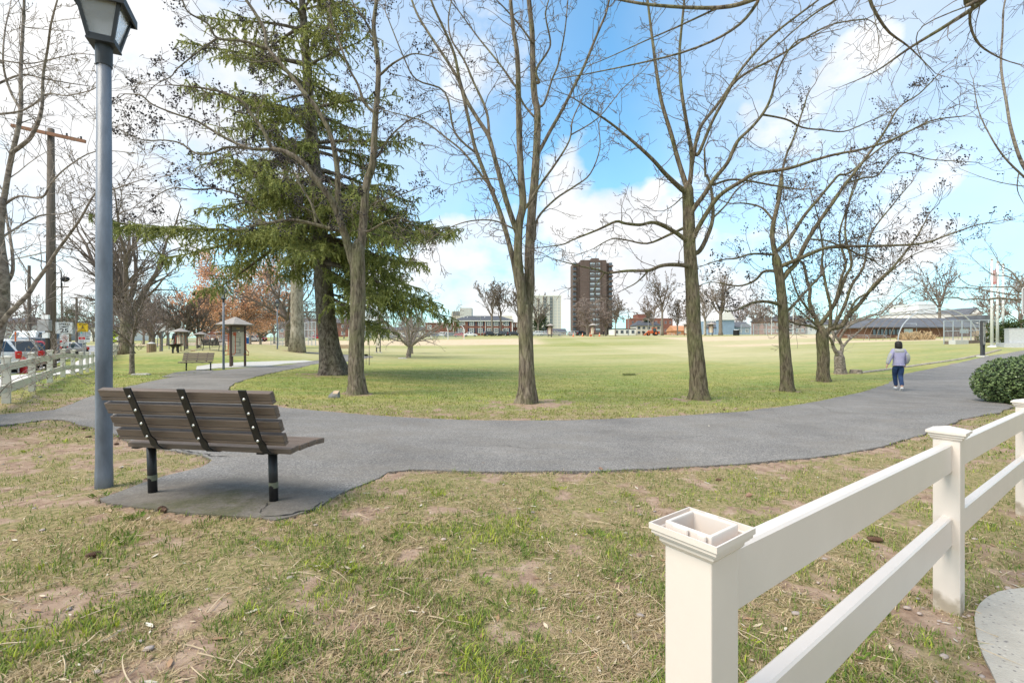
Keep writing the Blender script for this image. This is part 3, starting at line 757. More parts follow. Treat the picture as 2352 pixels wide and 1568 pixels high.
# ------------------------------------------------------------------ lamp posts
polem = mat('pole_paint', (.15, .17, .205), .42, .38, 5, .2, 25, stretch=(1, 1, .3))
lampm = mat('lantern_metal', (.03, .036, .042), .45, .2, 6)
glassm = mat('lantern_glass', (.86, .88, .9), .25, .03, 3, .2, 90); glassm.node_tree.nodes['Principled BSDF'].inputs['Transmission Weight'].default_value = .85
gl2m = glassm
def lamp_post(name, label, loc, rotz, H=3.62, pr=.057, detail=True):
    t = thing(name, label, 'lamp post', loc, rotz, 'lantern lamp posts')
    n = 28 if detail else 12
    MB().lathe((0, 0, 0), [(pr*1.08, -.1), (pr*1.06, .12), (pr*1.0, .2), (pr*.98, 1.5), (pr*.84, H)], n).build('pole', polem, t, smooth=True)
    MB().lathe((0, 0, H), [(pr*.84, -.1), (pr*.98, -.1), (pr*.98, -.08), (pr*1.02, .07), (pr*1.15, .09)], n).build('collar', lampm, t)
    head = bpy.data.objects.new('lantern', None)
    # lantern frame: tapered square cage
    z0, z1, a0, a1 = H+.07, H+.42, .078, .142
    f = MB(); bw = .022
    cs = lambda a: [(-a, -a), (a, -a), (a, a), (-a, a)]
    for i in range(4):
        p = cs(a0)[i]; q = cs(a1)[i]; f.tube([(p[0], p[1], z0+.02), (q[0], q[1], z1)], bw*.75, 4, True, R(45))
    for a, z, hh in ((a0, z0+.025, .05), (a1, z1-.012, .035)):
        for i in range(4):
            p, q = cs(a)[i], cs(a)[(i+1) % 4]; m_ = ((p[0]+q[0])/2, (p[1]+q[1])/2)
            f.box((m_[0], m_[1], z), (abs(q[0]-p[0])+bw if i % 2 == 0 else bw, abs(q[1]-p[1])+bw if i % 2 else bw, hh))
    # bottom plate and downward fins
    for i in range(4):
        p, q = cs(a0)[i], cs(a0)[(i+1) % 4]; m_ = ((p[0]+q[0])/2*.98, (p[1]+q[1])/2*.98)
    f.box((0, 0, z0+.004), (a0*2+.03, a0*2+.03, .016))
    fr_ = f.build('lantern_frame', lampm, t)
    for i in range(4):
        p, q = cs(a0)[i], cs(a0)[(i+1) % 4]; p2, q2 = cs(a1)[i], cs(a1)[(i+1) % 4]; k = .97
        b = MB(); vs = [Vector((p[0]*k, p[1]*k, z0+.05)), Vector((q[0]*k, q[1]*k, z0+.05)), Vector((q2[0]*k, q2[1]*k, z1-.02)), Vector((p2[0]*k, p2[1]*k, z1-.02))]
        nn = (vs[1]-vs[0]).cross(vs[3]-vs[0]).normalized()*.004
        b.add([v-nn for v in vs]+[v+nn for v in vs], [(0, 1, 2, 3), (7, 6, 5, 4), (0, 4, 5, 1), (1, 5, 6, 2), (2, 6, 7, 3), (3, 7, 4, 0)])
        b.build('glass_pane', gl2m, fr_)
    rf = MB(); A = a1+.036
    vs = [(x, y, z1-.055) for x, y in cs(A)]+[(x, y, z1-.055) for x, y in cs(A-.012)]+[(x, y, z1+.012) for x, y in cs(A)]+[(x, y, z1+.17) for x, y in cs(.09)]+[(x, y, z1) for x, y in cs(A-.012)]
    fs = []
    for i in range(4):
        j = (i+1) % 4
        fs += [(i, j, 8+j, 8+i), (8+i, 8+j, 12+j, 12+i), (i, 4+i, 4+j, j), (4+i, 16+i, 16+j, 4+j)]
    fs += [(12, 13, 14, 15), (16, 17, 18, 19)]
    roof = rf.add(vs, fs).build('lantern_roof', lampm, t)
    MB().lathe((0, 0, z1+.16), [(.09, 0), (.10, .02), (.10, .10), (.05, .14), (.0, .15)], 14).build('photocell_cap', polem, roof, smooth=True)
    return t
bpt = G(239, 1120)
L1 = lamp_post('lamp_post', 'tall blue-grey lamp post with four-sided lantern, nearest, standing behind the brown bench', bpt, R(25.4))
lp = G(513.5, 848)
dup(L1, lp, R(10), 'grey lamp post standing directly in front of the information kiosk')
lp = G(637, 801.6)
dup(L1, lp, R(20), 'lamp post standing on the grass left of the pale sycamore')
for (x, y, Z, h, lb) in ((362, 795, 75, 1., 'distant lamp post behind the basketball backboards'), (412, 792, 88, 1., 'distant lamp post behind the small pruned tree by the kiosks')):
    X = (x-1176)/F*Z; dup(L1, onground(X, Z), R(15), lb)

# ------------------------------------------------------------------ white vinyl fences
vinyl = mat('white_vinyl', (.70, .625, .565), .36, .035, 2.2, .05, 12, spec=.45)
vin2 = mat('white_vinyl_weathered', (.62, .59, .50), .5, .08, 2)
vpost = mat('white_vinyl_post', (.70, .625, .565), .36, .035, 2.2, .05, 12, spec=.45)
nt = vpost.node_tree; L = nt.links.new; _b = nt.nodes['Principled BSDF']; _src = _b.inputs['Base Color'].links[0].from_socket
_tc = nd('ShaderNodeTexCoord'); _sp = nd('ShaderNodeSeparateXYZ'); L(_tc.outputs['Object'], _sp.inputs[0])
_nz = nd('ShaderNodeTexNoise'); _nz.inputs['Scale'].default_value = 14; _nz.inputs['Detail'].default_value = 8; L(_tc.outputs['Object'], _nz.inputs['Vector'])
_h = mth('ADD', _sp.outputs[2], mth('MULTIPLY', mth('SUBTRACT', _nz.outputs[0], .5, False), .30, False), False)
_st = ramp(_h, [(.02, (.75, .75, .75)), (.10, (0, 0, 0))])
L(mixc(_st, _src, ramp(_nz.outputs[0], [(.3, (.24, .19, .13)), (.7, (.36, .31, .20))])), _b.inputs['Base Color'])
def cap_mb(b, w, z, open_=False):
    # stepped collar
    prof = [(w/2+.002, z-.044), (w/2+.008, z-.036), (w/2+.008, z-.028), (w/2+.015, z-.025), (w/2+.015, z-.015), (w/2+.023, z-.012), (w/2+.023, z)]
    o = len(b.v)
    for a, zz in prof:
        b.v += [(-a, -a, zz), (a, -a, zz), (a, a, zz), (-a, a, zz)]
    n = len(prof)
    for i in range(n-1):
        for k in range(4): b.f.append((o+4*i+k, o+4*i+(k+1) % 4, o+4*i+4+(k+1) % 4, o+4*i+4+k))
    if open_:
        a2 = w/2+.0195
        b.v += [(-a2, -a2, z), (a2, -a2, z), (a2, a2, z), (-a2, a2, z)]; e = o+4*n
        b.v += [(-a2, -a2, z-.02), (a2, -a2, z-.02), (a2, a2, z-.02), (-a2, a2, z-.02)]
        a3 = w/2+.002; b.v += [(-a3, -a3, z-.02), (a3, -a3, z-.02), (a3, a3, z-.02), (-a3, a3, z-.02)]
        for k in range(4):
            j = (k+1) % 4; t_ = o+4*(n-1)
            b.f += [(t_+k, t_+j, e+j, e+k), (e+k, e+j, e+4+j, e+4+k), (e+4+k, e+4+j, e+8+j, e+8+k)]
    else:
        t_ = o+4*(n-1); b.v.append((0, 0, z+.022)); ap = len(b.v)-1
        for k in range(4): b.f.append((t_+k, t_+(k+1) % 4, ap))
    return b
def fence(name, label, pts, H, m, w=.102, open_first=False, rails=((.783, .14), (.414, .14)), bev=.006, group=None):
    base = Vector(pts[0]); t = thing(name, label, 'fence', base, 0, group)
    for i, p in enumerate(pts):
        p = Vector(p); d = (Vector(pts[min(i+1, len(pts)-1)])-Vector(pts[max(i-1, 0)])); a = math.atan2(d.y, d.x)
        op = open_first and i == 0
        b = MB()
        if op:
            hw = w/2; iw = hw-.008; zt = H+.006
            o = [(-hw, -hw), (hw, -hw), (hw, hw), (-hw, hw)]; n_ = [(-iw, -iw), (iw, -iw), (iw, iw), (-iw, iw)]
            b.v = [(x, y, -.1) for x, y in o]+[(x, y, zt) for x, y in o]+[(x, y, zt) for x, y in n_]+[(x, y, H-.5) for x, y in n_]
            for k in range(4):
                j = (k+1) % 4; b.f += [(k, j, 4+j, 4+k), (4+k, 4+j, 8+j, 8+k), (8+k, 8+j, 12+j, 12+k)]
            b.f.append((12, 13, 14, 15))
        else: b.box((0, 0, (H-.1)/2), (w, w, H+.1))
        po = b.build('post', vpost if m == vinyl else m, t, bevel=bev if not op else .0035, segs=2); po.location = p-base; po.rotation_euler = (0, 0, a)
        c = MB()
        if op:
            cap_mb(c, w, H, True)
        else: cap_mb(c, w, H)
        co = c.build('post_cap', m, po)
        if op:
            for sx, sy, ln, rz_ in ((-w/2-.005, .012, .034, 0), (-w/2-.005, -.034, .018, 0), (w/2+.005, .01, .03, 0)):
                cl = MB(); cl.box((sx, sy, H-.006), (.006, ln, .024), (0, 0, rz_)); cl.build('cap_clip', m, po, bevel=.002)
    for i in range(len(pts)-1):
        a, b_ = Vector(pts[i]), Vector(pts[i+1]); d = b_-a; L_ = d.length; u = d.normalized(); q = u.to_track_quat('X', 'Z').to_matrix().to_4x4()
        for zc, hh in rails:
            zc = zc*H/.92
            r = MB(); mid = (a+b_)/2-base; r.box((0, 0, 0), (L_-.07, .042, hh))
            ob = r.build('rail', m, t, bevel=bev); ob.matrix_local = Matrix.Translation(mid+Vector((0, 0, zc))) @ q
    return t
q1 = P(1611, 1205, .935); q2 = P(2179, 987, 2.29); q3 = P(2352+4, 921, 3.64)
h_ = .90
dirv = Vector((q3.x-q2.x, q3.y-q2.y, q3.z-q2.z))
fp = [Vector((q.x, q.y, q.z-h_)) for q in (q1, q2, q3)]
fp += [fp[2]+dirv, fp[2]+dirv*2]
fence('rail_fence', 'near white vinyl two-rail fence at lower right, its first post missing its cap', fp, h_, vinyl, .102, True)
lf = []
k = -4
while k < 19:
    x, y = st(k*2.52, 0); lf.append(onground(x, y)); k += 1
fence('rail_fence', 'white vinyl two-rail fence along the sidewalk and parked cars on the left', lf,   .92, vin2, .115, bev=0., rails=((.72, .15), (.30, .15)))
# ------------------------------------------------------------------ trees
def bark_mat(name, c1, c2, moss=(.12, .13, .05), mossf=.35, sc=16, st=.2, bump=.9):
    m = bpy.data.materials.new(name); m.use_nodes = True; global nt, L
    nt = m.node_tree; L = nt.links.new; b = nt.nodes['Principled BSDF']; b.inputs['Roughness'].default_value = .9; b.inputs['Specular IOR Level'].default_value = .15
    tcn = nd('ShaderNodeTexCoord')
    def nz(scale, stz, det=6, rough=.65):
        m_ = nd('ShaderNodeMapping'); L(tcn.outputs['Object'], m_.inputs['Vector']); m_.inputs['Scale'].default_value = (1, 1, stz)
        n = nd('ShaderNodeTexNoise'); n.inputs['Scale'].default_value = scale; n.inputs['Detail'].default_value = det; n.inputs['Roughness'].default_value = rough; n.inputs['Distortion'].default_value = .6
        L(m_.outputs[0], n.inputs['Vector']); return n.outputs[0]
    fur = nz(sc, st)
    c = ramp(fur, [(.34, tuple(v*.38 for v in c1)), (.46, c1), (.62, c2), (.8, tuple(v*1.2 for v in c2))])
    mf = ramp(nz(2.3, .6, 4), [(.42, (0, 0, 0)), (.68, (mossf*1.6,)*3)])
    c = mixc(mf, c, mixc(1., ramp(fur, [(.3, (.5, .5, .5)), (.7, (1.5, 1.5, 1.5))]), ramp(nz(9, 1), [(.3, moss), (.7, tuple(v*1.4 for v in moss))]), 'MULTIPLY'))
    L(c, b.inputs['Base Color'])
    bp = nd('ShaderNodeBump'); bp.inputs['Strength'].default_value = bump; bp.inputs['Distance'].default_value = .03; L(fur, bp.inputs['Height']); L(bp.outputs[0], b.inputs['Normal'])
    return m
barkA = bark_mat('locust_bark', (.14, .112, .085), (.27, .225, .17))
barkB = bark_mat('ridged_bark', (.115, .09, .063), (.225, .185, .13), mossf=.4, sc=20)
barkS = bark_mat('spruce_bark', (.105, .085, .07), (.21, .18, .15), moss=(.09, .09, .05), mossf=.25, sc=11, st=.5, bump=1.)
barkC = bark_mat('cherry_bark', (.20, .165, .14), (.34, .29, .25), mossf=.15, sc=9, st=1.6, bump=.5)
barkP = bark_mat('sycamore_bark', (.26, .225, .175), (.42, .375, .31), mossf=.12, sc=5, st=.4, bump=.5)
twigm = mat('twig', (.17, .135, .11), .85, .3, 2.)
twigr = mat('reddish_twig', (.25, .195, .17), .85, .3, .8)
twigl = mat('pale_twig', (.27, .225, .19), .85, .25, 1.)
podm = mat('seed_pod', (.035, .030, .034), .8, .3, 20)
budm = mat('bud', (.22, .19, .13), .7, .35, 9)

def cr_spline(pts, per):
    out = []; n = len(pts)
    for i in range(n-1):
        p0, p1, p2, p3 = pts[max(0, i-1)], pts[i], pts[i+1], pts[min(n-1, i+2)]
        for k in range(per):
            t = k/per; t2 = t*t; t3 = t2*t
            out.append(tuple(.5*((2*b)+(-a+c)*t+(2*a-5*b+4*c-d)*t2+(-a+3*b-3*c+d)*t3) for a, b, c, d in zip(p0, p1, p2, p3)))
    out.append(tuple(pts[-1])); return out

class Tree:
    def __init__(s, name, label, base_px, bark, twig, seed=0, Z=None, group=None, origin=None):
        s.rng = random.Random(seed); s.B = origin or G(*base_px); s.Z = s.B.y
        s.root = thing(name, label, 'tree', s.B, 0, group); s.bark = bark; s.twig = twig
        s.reg = []; s.paths = []; s.tw = MB(); s.ends = []; s.buds = []
    def limb(s, px, w0, w1, dd=0., first=False, name='limb', flare=0., lobes=0, sides=10, per=4, attach=True, jit=.03):
        """px: picture points; widths in picture units; dd: how far it leans away (+) or towards (-) the viewer, metres"""
        px = [tuple(p) for p in px]
        if attach and s.reg and not first:
            x, y = px[0]; q = min(s.reg, key=lambda r: (r[0]-x)**2+(r[1]-y)**2)
            z0 = q[2]; 
            if math.hypot(q[0]-x, q[1]-y) < 26: px = [(q[0], q[1])]+(px if math.hypot(q[0]-x, q[1]-y) > 4 else px[1:])
            w0 = min(w0, q[3]*.95) if math.hypot(q[0]-x, q[1]-y) < 26 else w0
        else: z0 = s.Z
        sm = cr_spline(px, per); Ls = [0]
        for i in range(1, len(sm)): Ls.append(Ls[-1]+math.hypot(sm[i][0]-sm[i-1][0], sm[i][1]-sm[i-1][1]))
        T = Ls[-1] or 1; pts = []; rad = []; ph = s.rng.random()*6
        for i, (x, y) in enumerate(sm):
            t = Ls[i]/T; Z = z0+dd*t**.85+(.12*math.sin(ph+t*7)*min(1, t*3) if not first else 0)
            w = w0+(w1-w0)*t**.8
            s.reg.append((x, y, Z, w)); p = P(x, y, Z); pts.append(p); rad.append(max(.004, w/2/F*Z*(1+s.rng.uniform(-jit, jit))))
        b = MB()
        if first:
            tip = (pts[-1]-pts[-2]).normalized(); pts = pts+[pts[-1]+tip*rad[-1]*.7, pts[-1]+tip*rad[-1]*1.6]; rad = rad+[rad[-1]*.8, rad[-1]*.25]
            b.tube(pts, rad, 20, True); o = 0
            for i in range(len(pts)):
                hgt = (pts[i]-pts[0]).length
                k = flare*math.exp(-hgt/(.28 if flare < .8 else .7))
                for j in range(20):
                    v = Vector(b.v[i*20+j]); a = 2*math.pi*j/20
                    f_ = 1+k*(1+(.45*math.sin(a*lobes+1.1) if lobes else 0))+.035*math.sin(a*3+hgt*2.2)+.025*math.sin(a*7-hgt*3.)
                    b.v[i*20+j] = tuple(pts[i]+(v-pts[i])*f_)
            b.v[0:20] = [(x, y, z-.12) for x, y, z in b.v[0:20]]
        else: b.tube(pts, [q*.92 for q in rad], sides, True)
        b.build(name, s.bark, s.root, smooth=True, world=True)
        s.paths.append((pts, rad)); return s
    def grow(s, p, d, ln, r, lvl, wig=.25, up=.05, kids=4., n=6, rmin=.0025, ang=(30, 60), ratio=(.35, .6)):
        pts = [p.copy()]; rad = [r]; d = d.normalized(); seg = ln/n
        for i in range(n):
            d = (d+Vector((s.rng.gauss(0, wig), s.rng.gauss(0, wig), s.rng.gauss(0, wig)+up))).normalized()
            p = p+d*seg; pts.append(p.copy()); rad.append(max(rmin, r*(1-.8*(i+1)/n)))
        s.tw.tube(pts, rad, 3 if r < .012 else 5, False)
        if lvl <= 0: s.ends.append((p.copy(), d.copy())); s.buds.extend([(pts[k], (pts[k]-pts[k-1]).normalized()) for k in range(2, len(pts))]); return
        nk = int(kids*(.6+.8*s.rng.random()))
        for k in range(nk):
            t = .2+.8*(k+s.rng.random())/nk; i = min(n-1, int(t*n)); q = pts[i].lerp(pts[i+1], t*n-i if t < 1 else 1)
            dd = (pts[i+1]-pts[i]).normalized(); ax = dd.orthogonal().normalized(); ax.rotate(Matrix.Rotation(s.rng.random()*6.283, 3, dd))
            nd_ = dd.copy(); nd_.rotate(Matrix.Rotation(R(s.rng.uniform(*ang)), 3, ax))
            s.grow(q, nd_, ln*s.rng.uniform(*ratio)*(1.15-.5*t), max(rmin, rad[i]*.62), lvl-1, wig, up, kids*.8, max(3, n-1), rmin, ang, ratio)
        s.ends.append((p.copy(), d.copy()))
    def twigs(s, spacing=.4, length=(.7, 1.6), lvl=2, kids=3.5, wig=.2, up=.03, start=.12, skip=1, rscale=.4, ang=(35, 65), rmin=.003, rmax=.012, tip=True, flat=None):
        for pts, rad in s.paths[skip:]:
            Ls = [0]
            for i in range(1, len(pts)): Ls.append(Ls[-1]+(pts[i]-pts[i-1]).length)
            T = Ls[-1]; d = T*start+s.rng.random()*spacing
            while d < T:
                i = max(k for k in range(len(Ls)) if Ls[k] <= d); i = min(i, len(pts)-2)
                f = (d-Ls[i])/max(1e-6, Ls[i+1]-Ls[i]); q = pts[i].lerp(pts[i+1], f); r = rad[i]
                dd = (pts[i+1]-pts[i]).normalized(); ax = dd.orthogonal().normalized(); ax.rotate(Matrix.Rotation(s.rng.random()*6.283, 3, dd))
                nd_ = dd.copy(); nd_.rotate(Matrix.Rotation(R(s.rng.uniform(*ang)), 3, ax))
                fr = d/T
                ln = s.rng.uniform(*length)*(1.1-.45*fr)
                if s.rng.random() < .35: ln *= .35
                s.grow(q, nd_, ln, min(rmax, max(rmin, r*rscale)), lvl if ln > .5*length[0] else 1, wig, up, kids, 6, rmin)
                d += spacing*s.rng.uniform(.5, 1.5)*(1.25-.5*fr)
            if tip:
                dd = (pts[-1]-pts[-2]).normalized()
                for k in range(2): s.grow(pts[-1], (dd+Vector([s.rng.gauss(0, .25) for _ in range(3)])), s.rng.uniform(*length), max(rmin, rad[-1]*.8), lvl, wig, up, kids, 6, rmin)
    def finish(s, name='twigs'):
        o = s.tw.build(name, s.twig, s.root, world=True); o['kind'] = 'stuff'; return s
    def pods(s, prob=.5, n=(3, 7), size=.035, spread=.09, m=None, name='seed_pods', xlim=None):
        V = []; Fs = []; r = s.rng
        for p, d in s.ends:
            if r.random() > prob or p.z < s.B.z+1.9 or (xlim and not xlim(p)): continue
            for k in range(r.randint(*n)):
                c = p+Vector([r.gauss(0, spread) for _ in range(3)])-Vector((0, 0, spread*.3)); z = size*r.uniform(.5, 1.3); o = len(V)
                for q in ((1, 0, 0), (-.6, .8, .1), (-.5, -.8, -.1), (0, .1, 1.), (.1, 0, -1)): V.append(tuple(c-s.B+Vector(q)*z*r.uniform(.6, 1.2)))
                Fs += [(o, o+1, o+3), (o+1, o+2, o+3), (o+2, o, o+3), (o+1, o, o+4), (o+2, o+1, o+4), (o, o+2, o+4)]
        if V:
            o = np_mesh(name, np.array(V), np.array(Fs), m or podm, parent=s.root); o['kind'] = 'stuff'
        return s
    def budset(s, prob=.5, size=.02, m=None, name='buds', ln=2.6):
        V = []; Fs = []; r = s.rng
        for p, d in s.buds:
            if r.random() > prob: continue
            dd = (d+Vector([r.gauss(0, .45) for _ in range(3)])).normalized(); u = dd.orthogonal().normalized(); w = dd.cross(u); z = size*r.uniform(.5, 1.25); q = p-s.B; o = len(V)
            V += [tuple(q), tuple(q+dd*z*ln*.45+u*z*.5), tuple(q+dd*z*ln*.45-u*z*.25+w*z*.43), tuple(q+dd*z*ln*.45-u*z*.25-w*z*.43), tuple(q+dd*z*ln)]
            Fs += [(o, o+1, o+2), (o, o+2, o+3), (o, o+3, o+1), (o+4, o+2, o+1), (o+4, o+3, o+2), (o+4, o+1, o+3)]
        if V: o = np_mesh(name, np.array(V), np.array(Fs), m or budm, parent=s.root); o['kind'] = 'stuff'
        return s

c2 = crop(500, 0, 1.568); c3 = crop(1500, 0, 1.568); c4 = crop(2700, 0, 1.568); c5 = crop(2500, 700, 1.68); c7 = crop(0, 0, 1.568); c8 = crop(600, 800, 1.68)
r1 = crop(0, 1000, 2.94); r3 = crop(1400, 1000, 2.94); r4 = crop(2100, 1000, 2.94); r5 = crop(2800, 1050, 3.36); r6 = crop(3400, 1050, 3.38)
def m(c, *pts): return [c(*p) for p in pts]

# --- tree in front of the spruce, with dark seed clusters
t = Tree('locust_tree', 'bare tree with dark seed clusters standing in front of the spruce, beside a small rock', (820, 905), barkA, twigm, 1)
t.limb([(820, 908), (820, 880)]+m(c8, (1385, 1150), (1390, 950), (1395, 720), (1398, 500), (1395, 340)), 34, 33, 0, first=True, flare=.5, name='trunk', lobes=4)
t.limb(m(c8, (1400, 420), (1425, 250), (1440, 60))+m(c2, (1515, 1150), (1550, 1050), (1560, 950), (1570, 750), (1590, 450), (1568, 250), (1560, 150), (1578, 0), (1590, -150)), 25, 8, .8)
t.limb(m(c8, (1370, 430), (1330, 300), (1275, 130), (1225, 10))+m(c2, (1200, 1130), (1100, 1010), (1000, 950), (920, 925), (870, 820), (780, 700), (750, 650), (640, 590), (500, 555), (300, 535)), 23, 3, -1.2)
t.limb(m(c2, (1385, 1500), (1350, 1370), (1335, 1250), (1330, 1050), (1290, 850), (1210, 690), (1130, 590), (1060, 500), (960, 380), (890, 290), (880, 200), (820, 90), (760, 0), (700, -100)), 16, 7, .6)
t.limb(m(c2, (930, 935), (800, 935), (700, 900), (600, 850), (450, 760), (330, 720), (180, 660), (100, 600), (0, 590)), 9, 2.5, -.5)
t.limb(m(c2, (760, 930), (640, 925), (530, 965), (440, 960), (350, 900), (250, 880), (120, 880), (0, 830)), 8, 2, .6)
t.limb(m(c2, (880, 305), (750, 260), (580, 240), (520, 150), (400, 80), (360, 0), (330, -80)), 9, 3, -.9)
t.limb(m(c2, (580, 248), (480, 310), (330, 430), (290, 480), (210, 520)), 6, 2, -.3)
t.limb(m(c2, (1350, 1450), (1200, 1410), (1050, 1380), (900, 1400), (770, 1420)), 11, 4, -.8)
t.limb(m(c2, (1500, 1400), (1540, 1290), (1640, 1250), (1760, 1210), (1840, 1180)), 7, 2, .4)
t.limb(m(c2, (1530, 1450), (1640, 1390), (1750, 1370), (1830, 1430)), 7, 2, -.6)
t.limb(m(c2, (1585, 980), (1640, 890), (1700, 820), (1790, 750), (1900, 700)), 7, 2, .5)
t.limb(m(c2, (1600, 470), (1680, 400), (1800, 340), (1900, 350)), 7, 2.5, -.4)
t.limb(m(c2, (1555, 700), (1500, 640), (1460, 530), (1400, 420), (1340, 250), (1300, 150), (1280, 0)), 8, 3, .5)
t.limb(m(c2, (1570, 250), (1500, 120), (1430, 20), (1400, -60)), 7, 3, -.3)
t.limb(m(c2, (1200, 1400), (1170, 1280), (1080, 1130), (1030, 1000)), 7, 3, .7)
t.limb(m(c2, (1070, 1090), (900, 1010), (760, 960), (620, 990)), 5, 2, .4)
t.limb(m(c2, (560, 1180), (440, 1190), (300, 1180), (210, 1220)), 5, 2, -.4, attach=False)
t.limb(m(c2, (800, 1290), (720, 1230), (640, 1200), (560, 1180)), 6, 4, -.4)
t.limb(m(c2, (960, 380), (840, 390), (760, 380), (700, 300)), 5, 2, .4)
t.twigs(.2, (.6, 1.5), 2, 3.4, .24, .02, start=.1, rmin=.0055)
t.finish().pods(.26, (5, 10), .030, .055)

# --- twin-stemmed honey locust in the middle
t = Tree('locust_tree', 'bare tree with two close parallel stems, roots in a patch of bare soil', (1208, 925), barkA, twigm, 2)
t.limb([(1208, 929), (1210, 905), (1210, 860), (1209, 800), (1207, 745), (1208, 700)]+m(r3, (2066, 740)), 38, 30, 0, first=True, flare=.5, name='trunk', lobes=4)
t.limb(m(r3, (2076, 900), (2082, 760), (2095, 600), (2110, 400), (2110, 150))+m(c3, (970, 1560), (985, 1300), (1000, 1150), (1015, 900), (1018, 700), (1000, 600), (990, 400), (985, 200), (965, 0), (950, -200)), 31, 10, .7)
t.limb(m(r3, (2050, 900), (2038, 760), (2024, 600), (2008, 400), (1985, 200), (1975, 0))+m(c3, (905, 1400), (928, 1280), (915, 1100), (905, 850), (900, 600), (893, 350), (870, 200), (850, 0), (845, -150)), 29, 8, -.7)
t.limb(m(c3, (895, 1470), (830, 1280), (780, 1100), (740, 950), (710, 850), (640, 740), (570, 620), (530, 500), (500, 350), (440, 200), (370, 50), (330, -60)), 16, 5, -.6)
t.limb(m(r3, (1975, 430), (1940, 230), (1890, 0))+m(c3, (800, 1380), (750, 1240), (700, 1120), (650, 990), (620, 900), (580, 720), (530, 520), (450, 380), (350, 230), (270, 100), (230, 0)), 15, 5, .9)
t.limb(m(c3, (745, 1190), (690, 1130), (560, 960), (440, 860), (320, 770), (200, 730), (50, 690)), 7, 2, .4)
t.limb(m(c3, (715, 860), (700, 700), (620, 520), (560, 380), (480, 250), (460, 130), (480, 0)), 8, 3, .5)
t.limb(m(c3, (640, 960), (500, 830), (440, 580), (260, 500), (180, 360), (60, 60)), 6, 2.5, -.5)
t.limb(m(c3, (948, 1300), (1050, 1140), (1130, 1030), (1220, 880), (1240, 750), (1310, 600)), 8, 2.5, -.8)
t.limb(m(c3, (1000, 1500), (1020, 1370), (1130, 1250), (1250, 1170), (1350, 1090), (1410, 930), (1400, 780)), 7, 2, .7)
t.limb(m(c3, (1030, 950), (1100, 820), (1180, 680), (1250, 540), (1310, 420), (1400, 200), (1450, 80), (1480, -60)), 10, 5, .8)
t.limb(m(c3, (1060, 650), (1110, 500), (1150, 400), (1190, 200), (1210, 0)), 6, 2.5, -.5)
t.limb(m(c3, (895, 560), (780, 400), (650, 240), (540, 90), (470, 0)), 6, 2.5, .6)
t.limb(m(c3, (995, 730), (930, 650), (880, 540), (780, 400)), 6, 3, .5)
t.limb(m(c3, (1030, 520), (1010, 440), (1080, 330), (1100, 260), (1070, 100), (1090, 0)), 7, 3, -.4)
t.limb(m(c3, (890, 1445), (770, 1390), (660, 1380), (540, 1400), (400, 1460), (320, 1530)), 5, 1.5, -1.2)
t.limb(m(c3, (900, 1165), (860, 1080), (820, 1020), (760, 990), (650, 960)), 4, 1.5, -.9)
t.limb(m(c3, (790, 1130), (700, 1120), (590, 1130), (480, 1160)), 4, 1.5, .8)
t.limb(m(c3, (1235, 855), (1400, 740), (1550, 560), (1690, 440)), 4, 1.5, .6)
t.limb(m(c3, (990, 270), (900, 150), (820, 60), (760, 0)), 6, 3, -.4)
t.twigs(.27, (.5, 1.5), 2, 3.2, .26, .03, start=.12, rmin=.0055)
t.finish().pods(.0)

# --- third tree, tall trunk right of the tower
t = Tree('locust_tree', 'bare tree right of the brick tower, long low limb reaching left across the tower', (1605, 917), barkB, twigm, 3)
t.limb([(1606, 921), (1605, 900), (1602, 850), (1596, 780), (1592, 700), (1588, 640), (1584, 560)]+m(c3, (1970, 1400), (1960, 1190)), 38, 24, 0, first=True, flare=.42, name='trunk', lobes=5)
t.limb(m(c3, (1940, 1200), (1830, 1100), (1740, 1000), (1620, 890), (1500, 790), (1400, 720), (1250, 620)), 14, 3, -1.3)
t.limb(m(c3, (1960, 1180), (1900, 1000), (1860, 850), (1800, 650), (1770, 480), (1740, 250), (1710, 0), (1700, -120)), 13, 5, .8)
t.limb(m(c3, (1975, 1150), (1985, 960), (1950, 750), (1920, 550), (1910, 350), (1920, 200), (1940, 0), (1940, -100)), 14, 5, -.7)
t.limb(m(c3, (1975, 1130), (2000, 960), (2040, 800), (2130, 680), (2195, 590))+m(c4, (420, 430), (540, 290), (650, 190), (780, 90), (900, 0), (1000, -90)), 14, 4, 1.2)
t.limb(m(c4, (150, 960), (230, 770), (300, 640), (370, 520), (480, 440), (600, 380), (720, 310), (850, 220), (1000, 150), (1200, 120)), 10, 3, -.8)
t.limb(m(c4, (85, 1420), (105, 1330), (190, 1210), (240, 1130), (330, 1020), (390, 890), (480, 800), (560, 700), (610, 590), (650, 430), (750, 270), (860, 230)), 14, 3, -1.1)
t.limb(m(c4, (95, 1540), (150, 1420), (230, 1290), (300, 1210), (430, 1130), (500, 1090), (700, 1060), (860, 1010), (1000, 970), (1200, 930), (1400, 860), (1600, 760), (1800, 730)), 13, 2.5, -2.2)
t.limb(m(c4, (240, 1160), (330, 1130), (430, 1130), (600, 1160), (790, 1190)), 6, 4, .6)
t.limb(m(c4, (560, 722), (700, 750), (800, 800), (930, 815), (1060, 825), (1200, 770), (1400, 680)), 5, 2, .8)
t.limb(m(c5, (490, 520), (540, 440), (590, 290), (580, 100), (550, 0))+m(c4, (190, 1100), (185, 930)), 13, 4, .9)
t.limb(m(c5, (595, 290), (680, 200), (760, 90), (900, 0)), 5, 2.5, .5)
t.limb(m(c5, (415, 440), (330, 380), (200, 320), (100, 335), (0, 325))+m(c3, (1510, 1390), (1400, 1440), (1250, 1500), (1170, 1535), (1010, 1555)), 12, 2, -1.4)
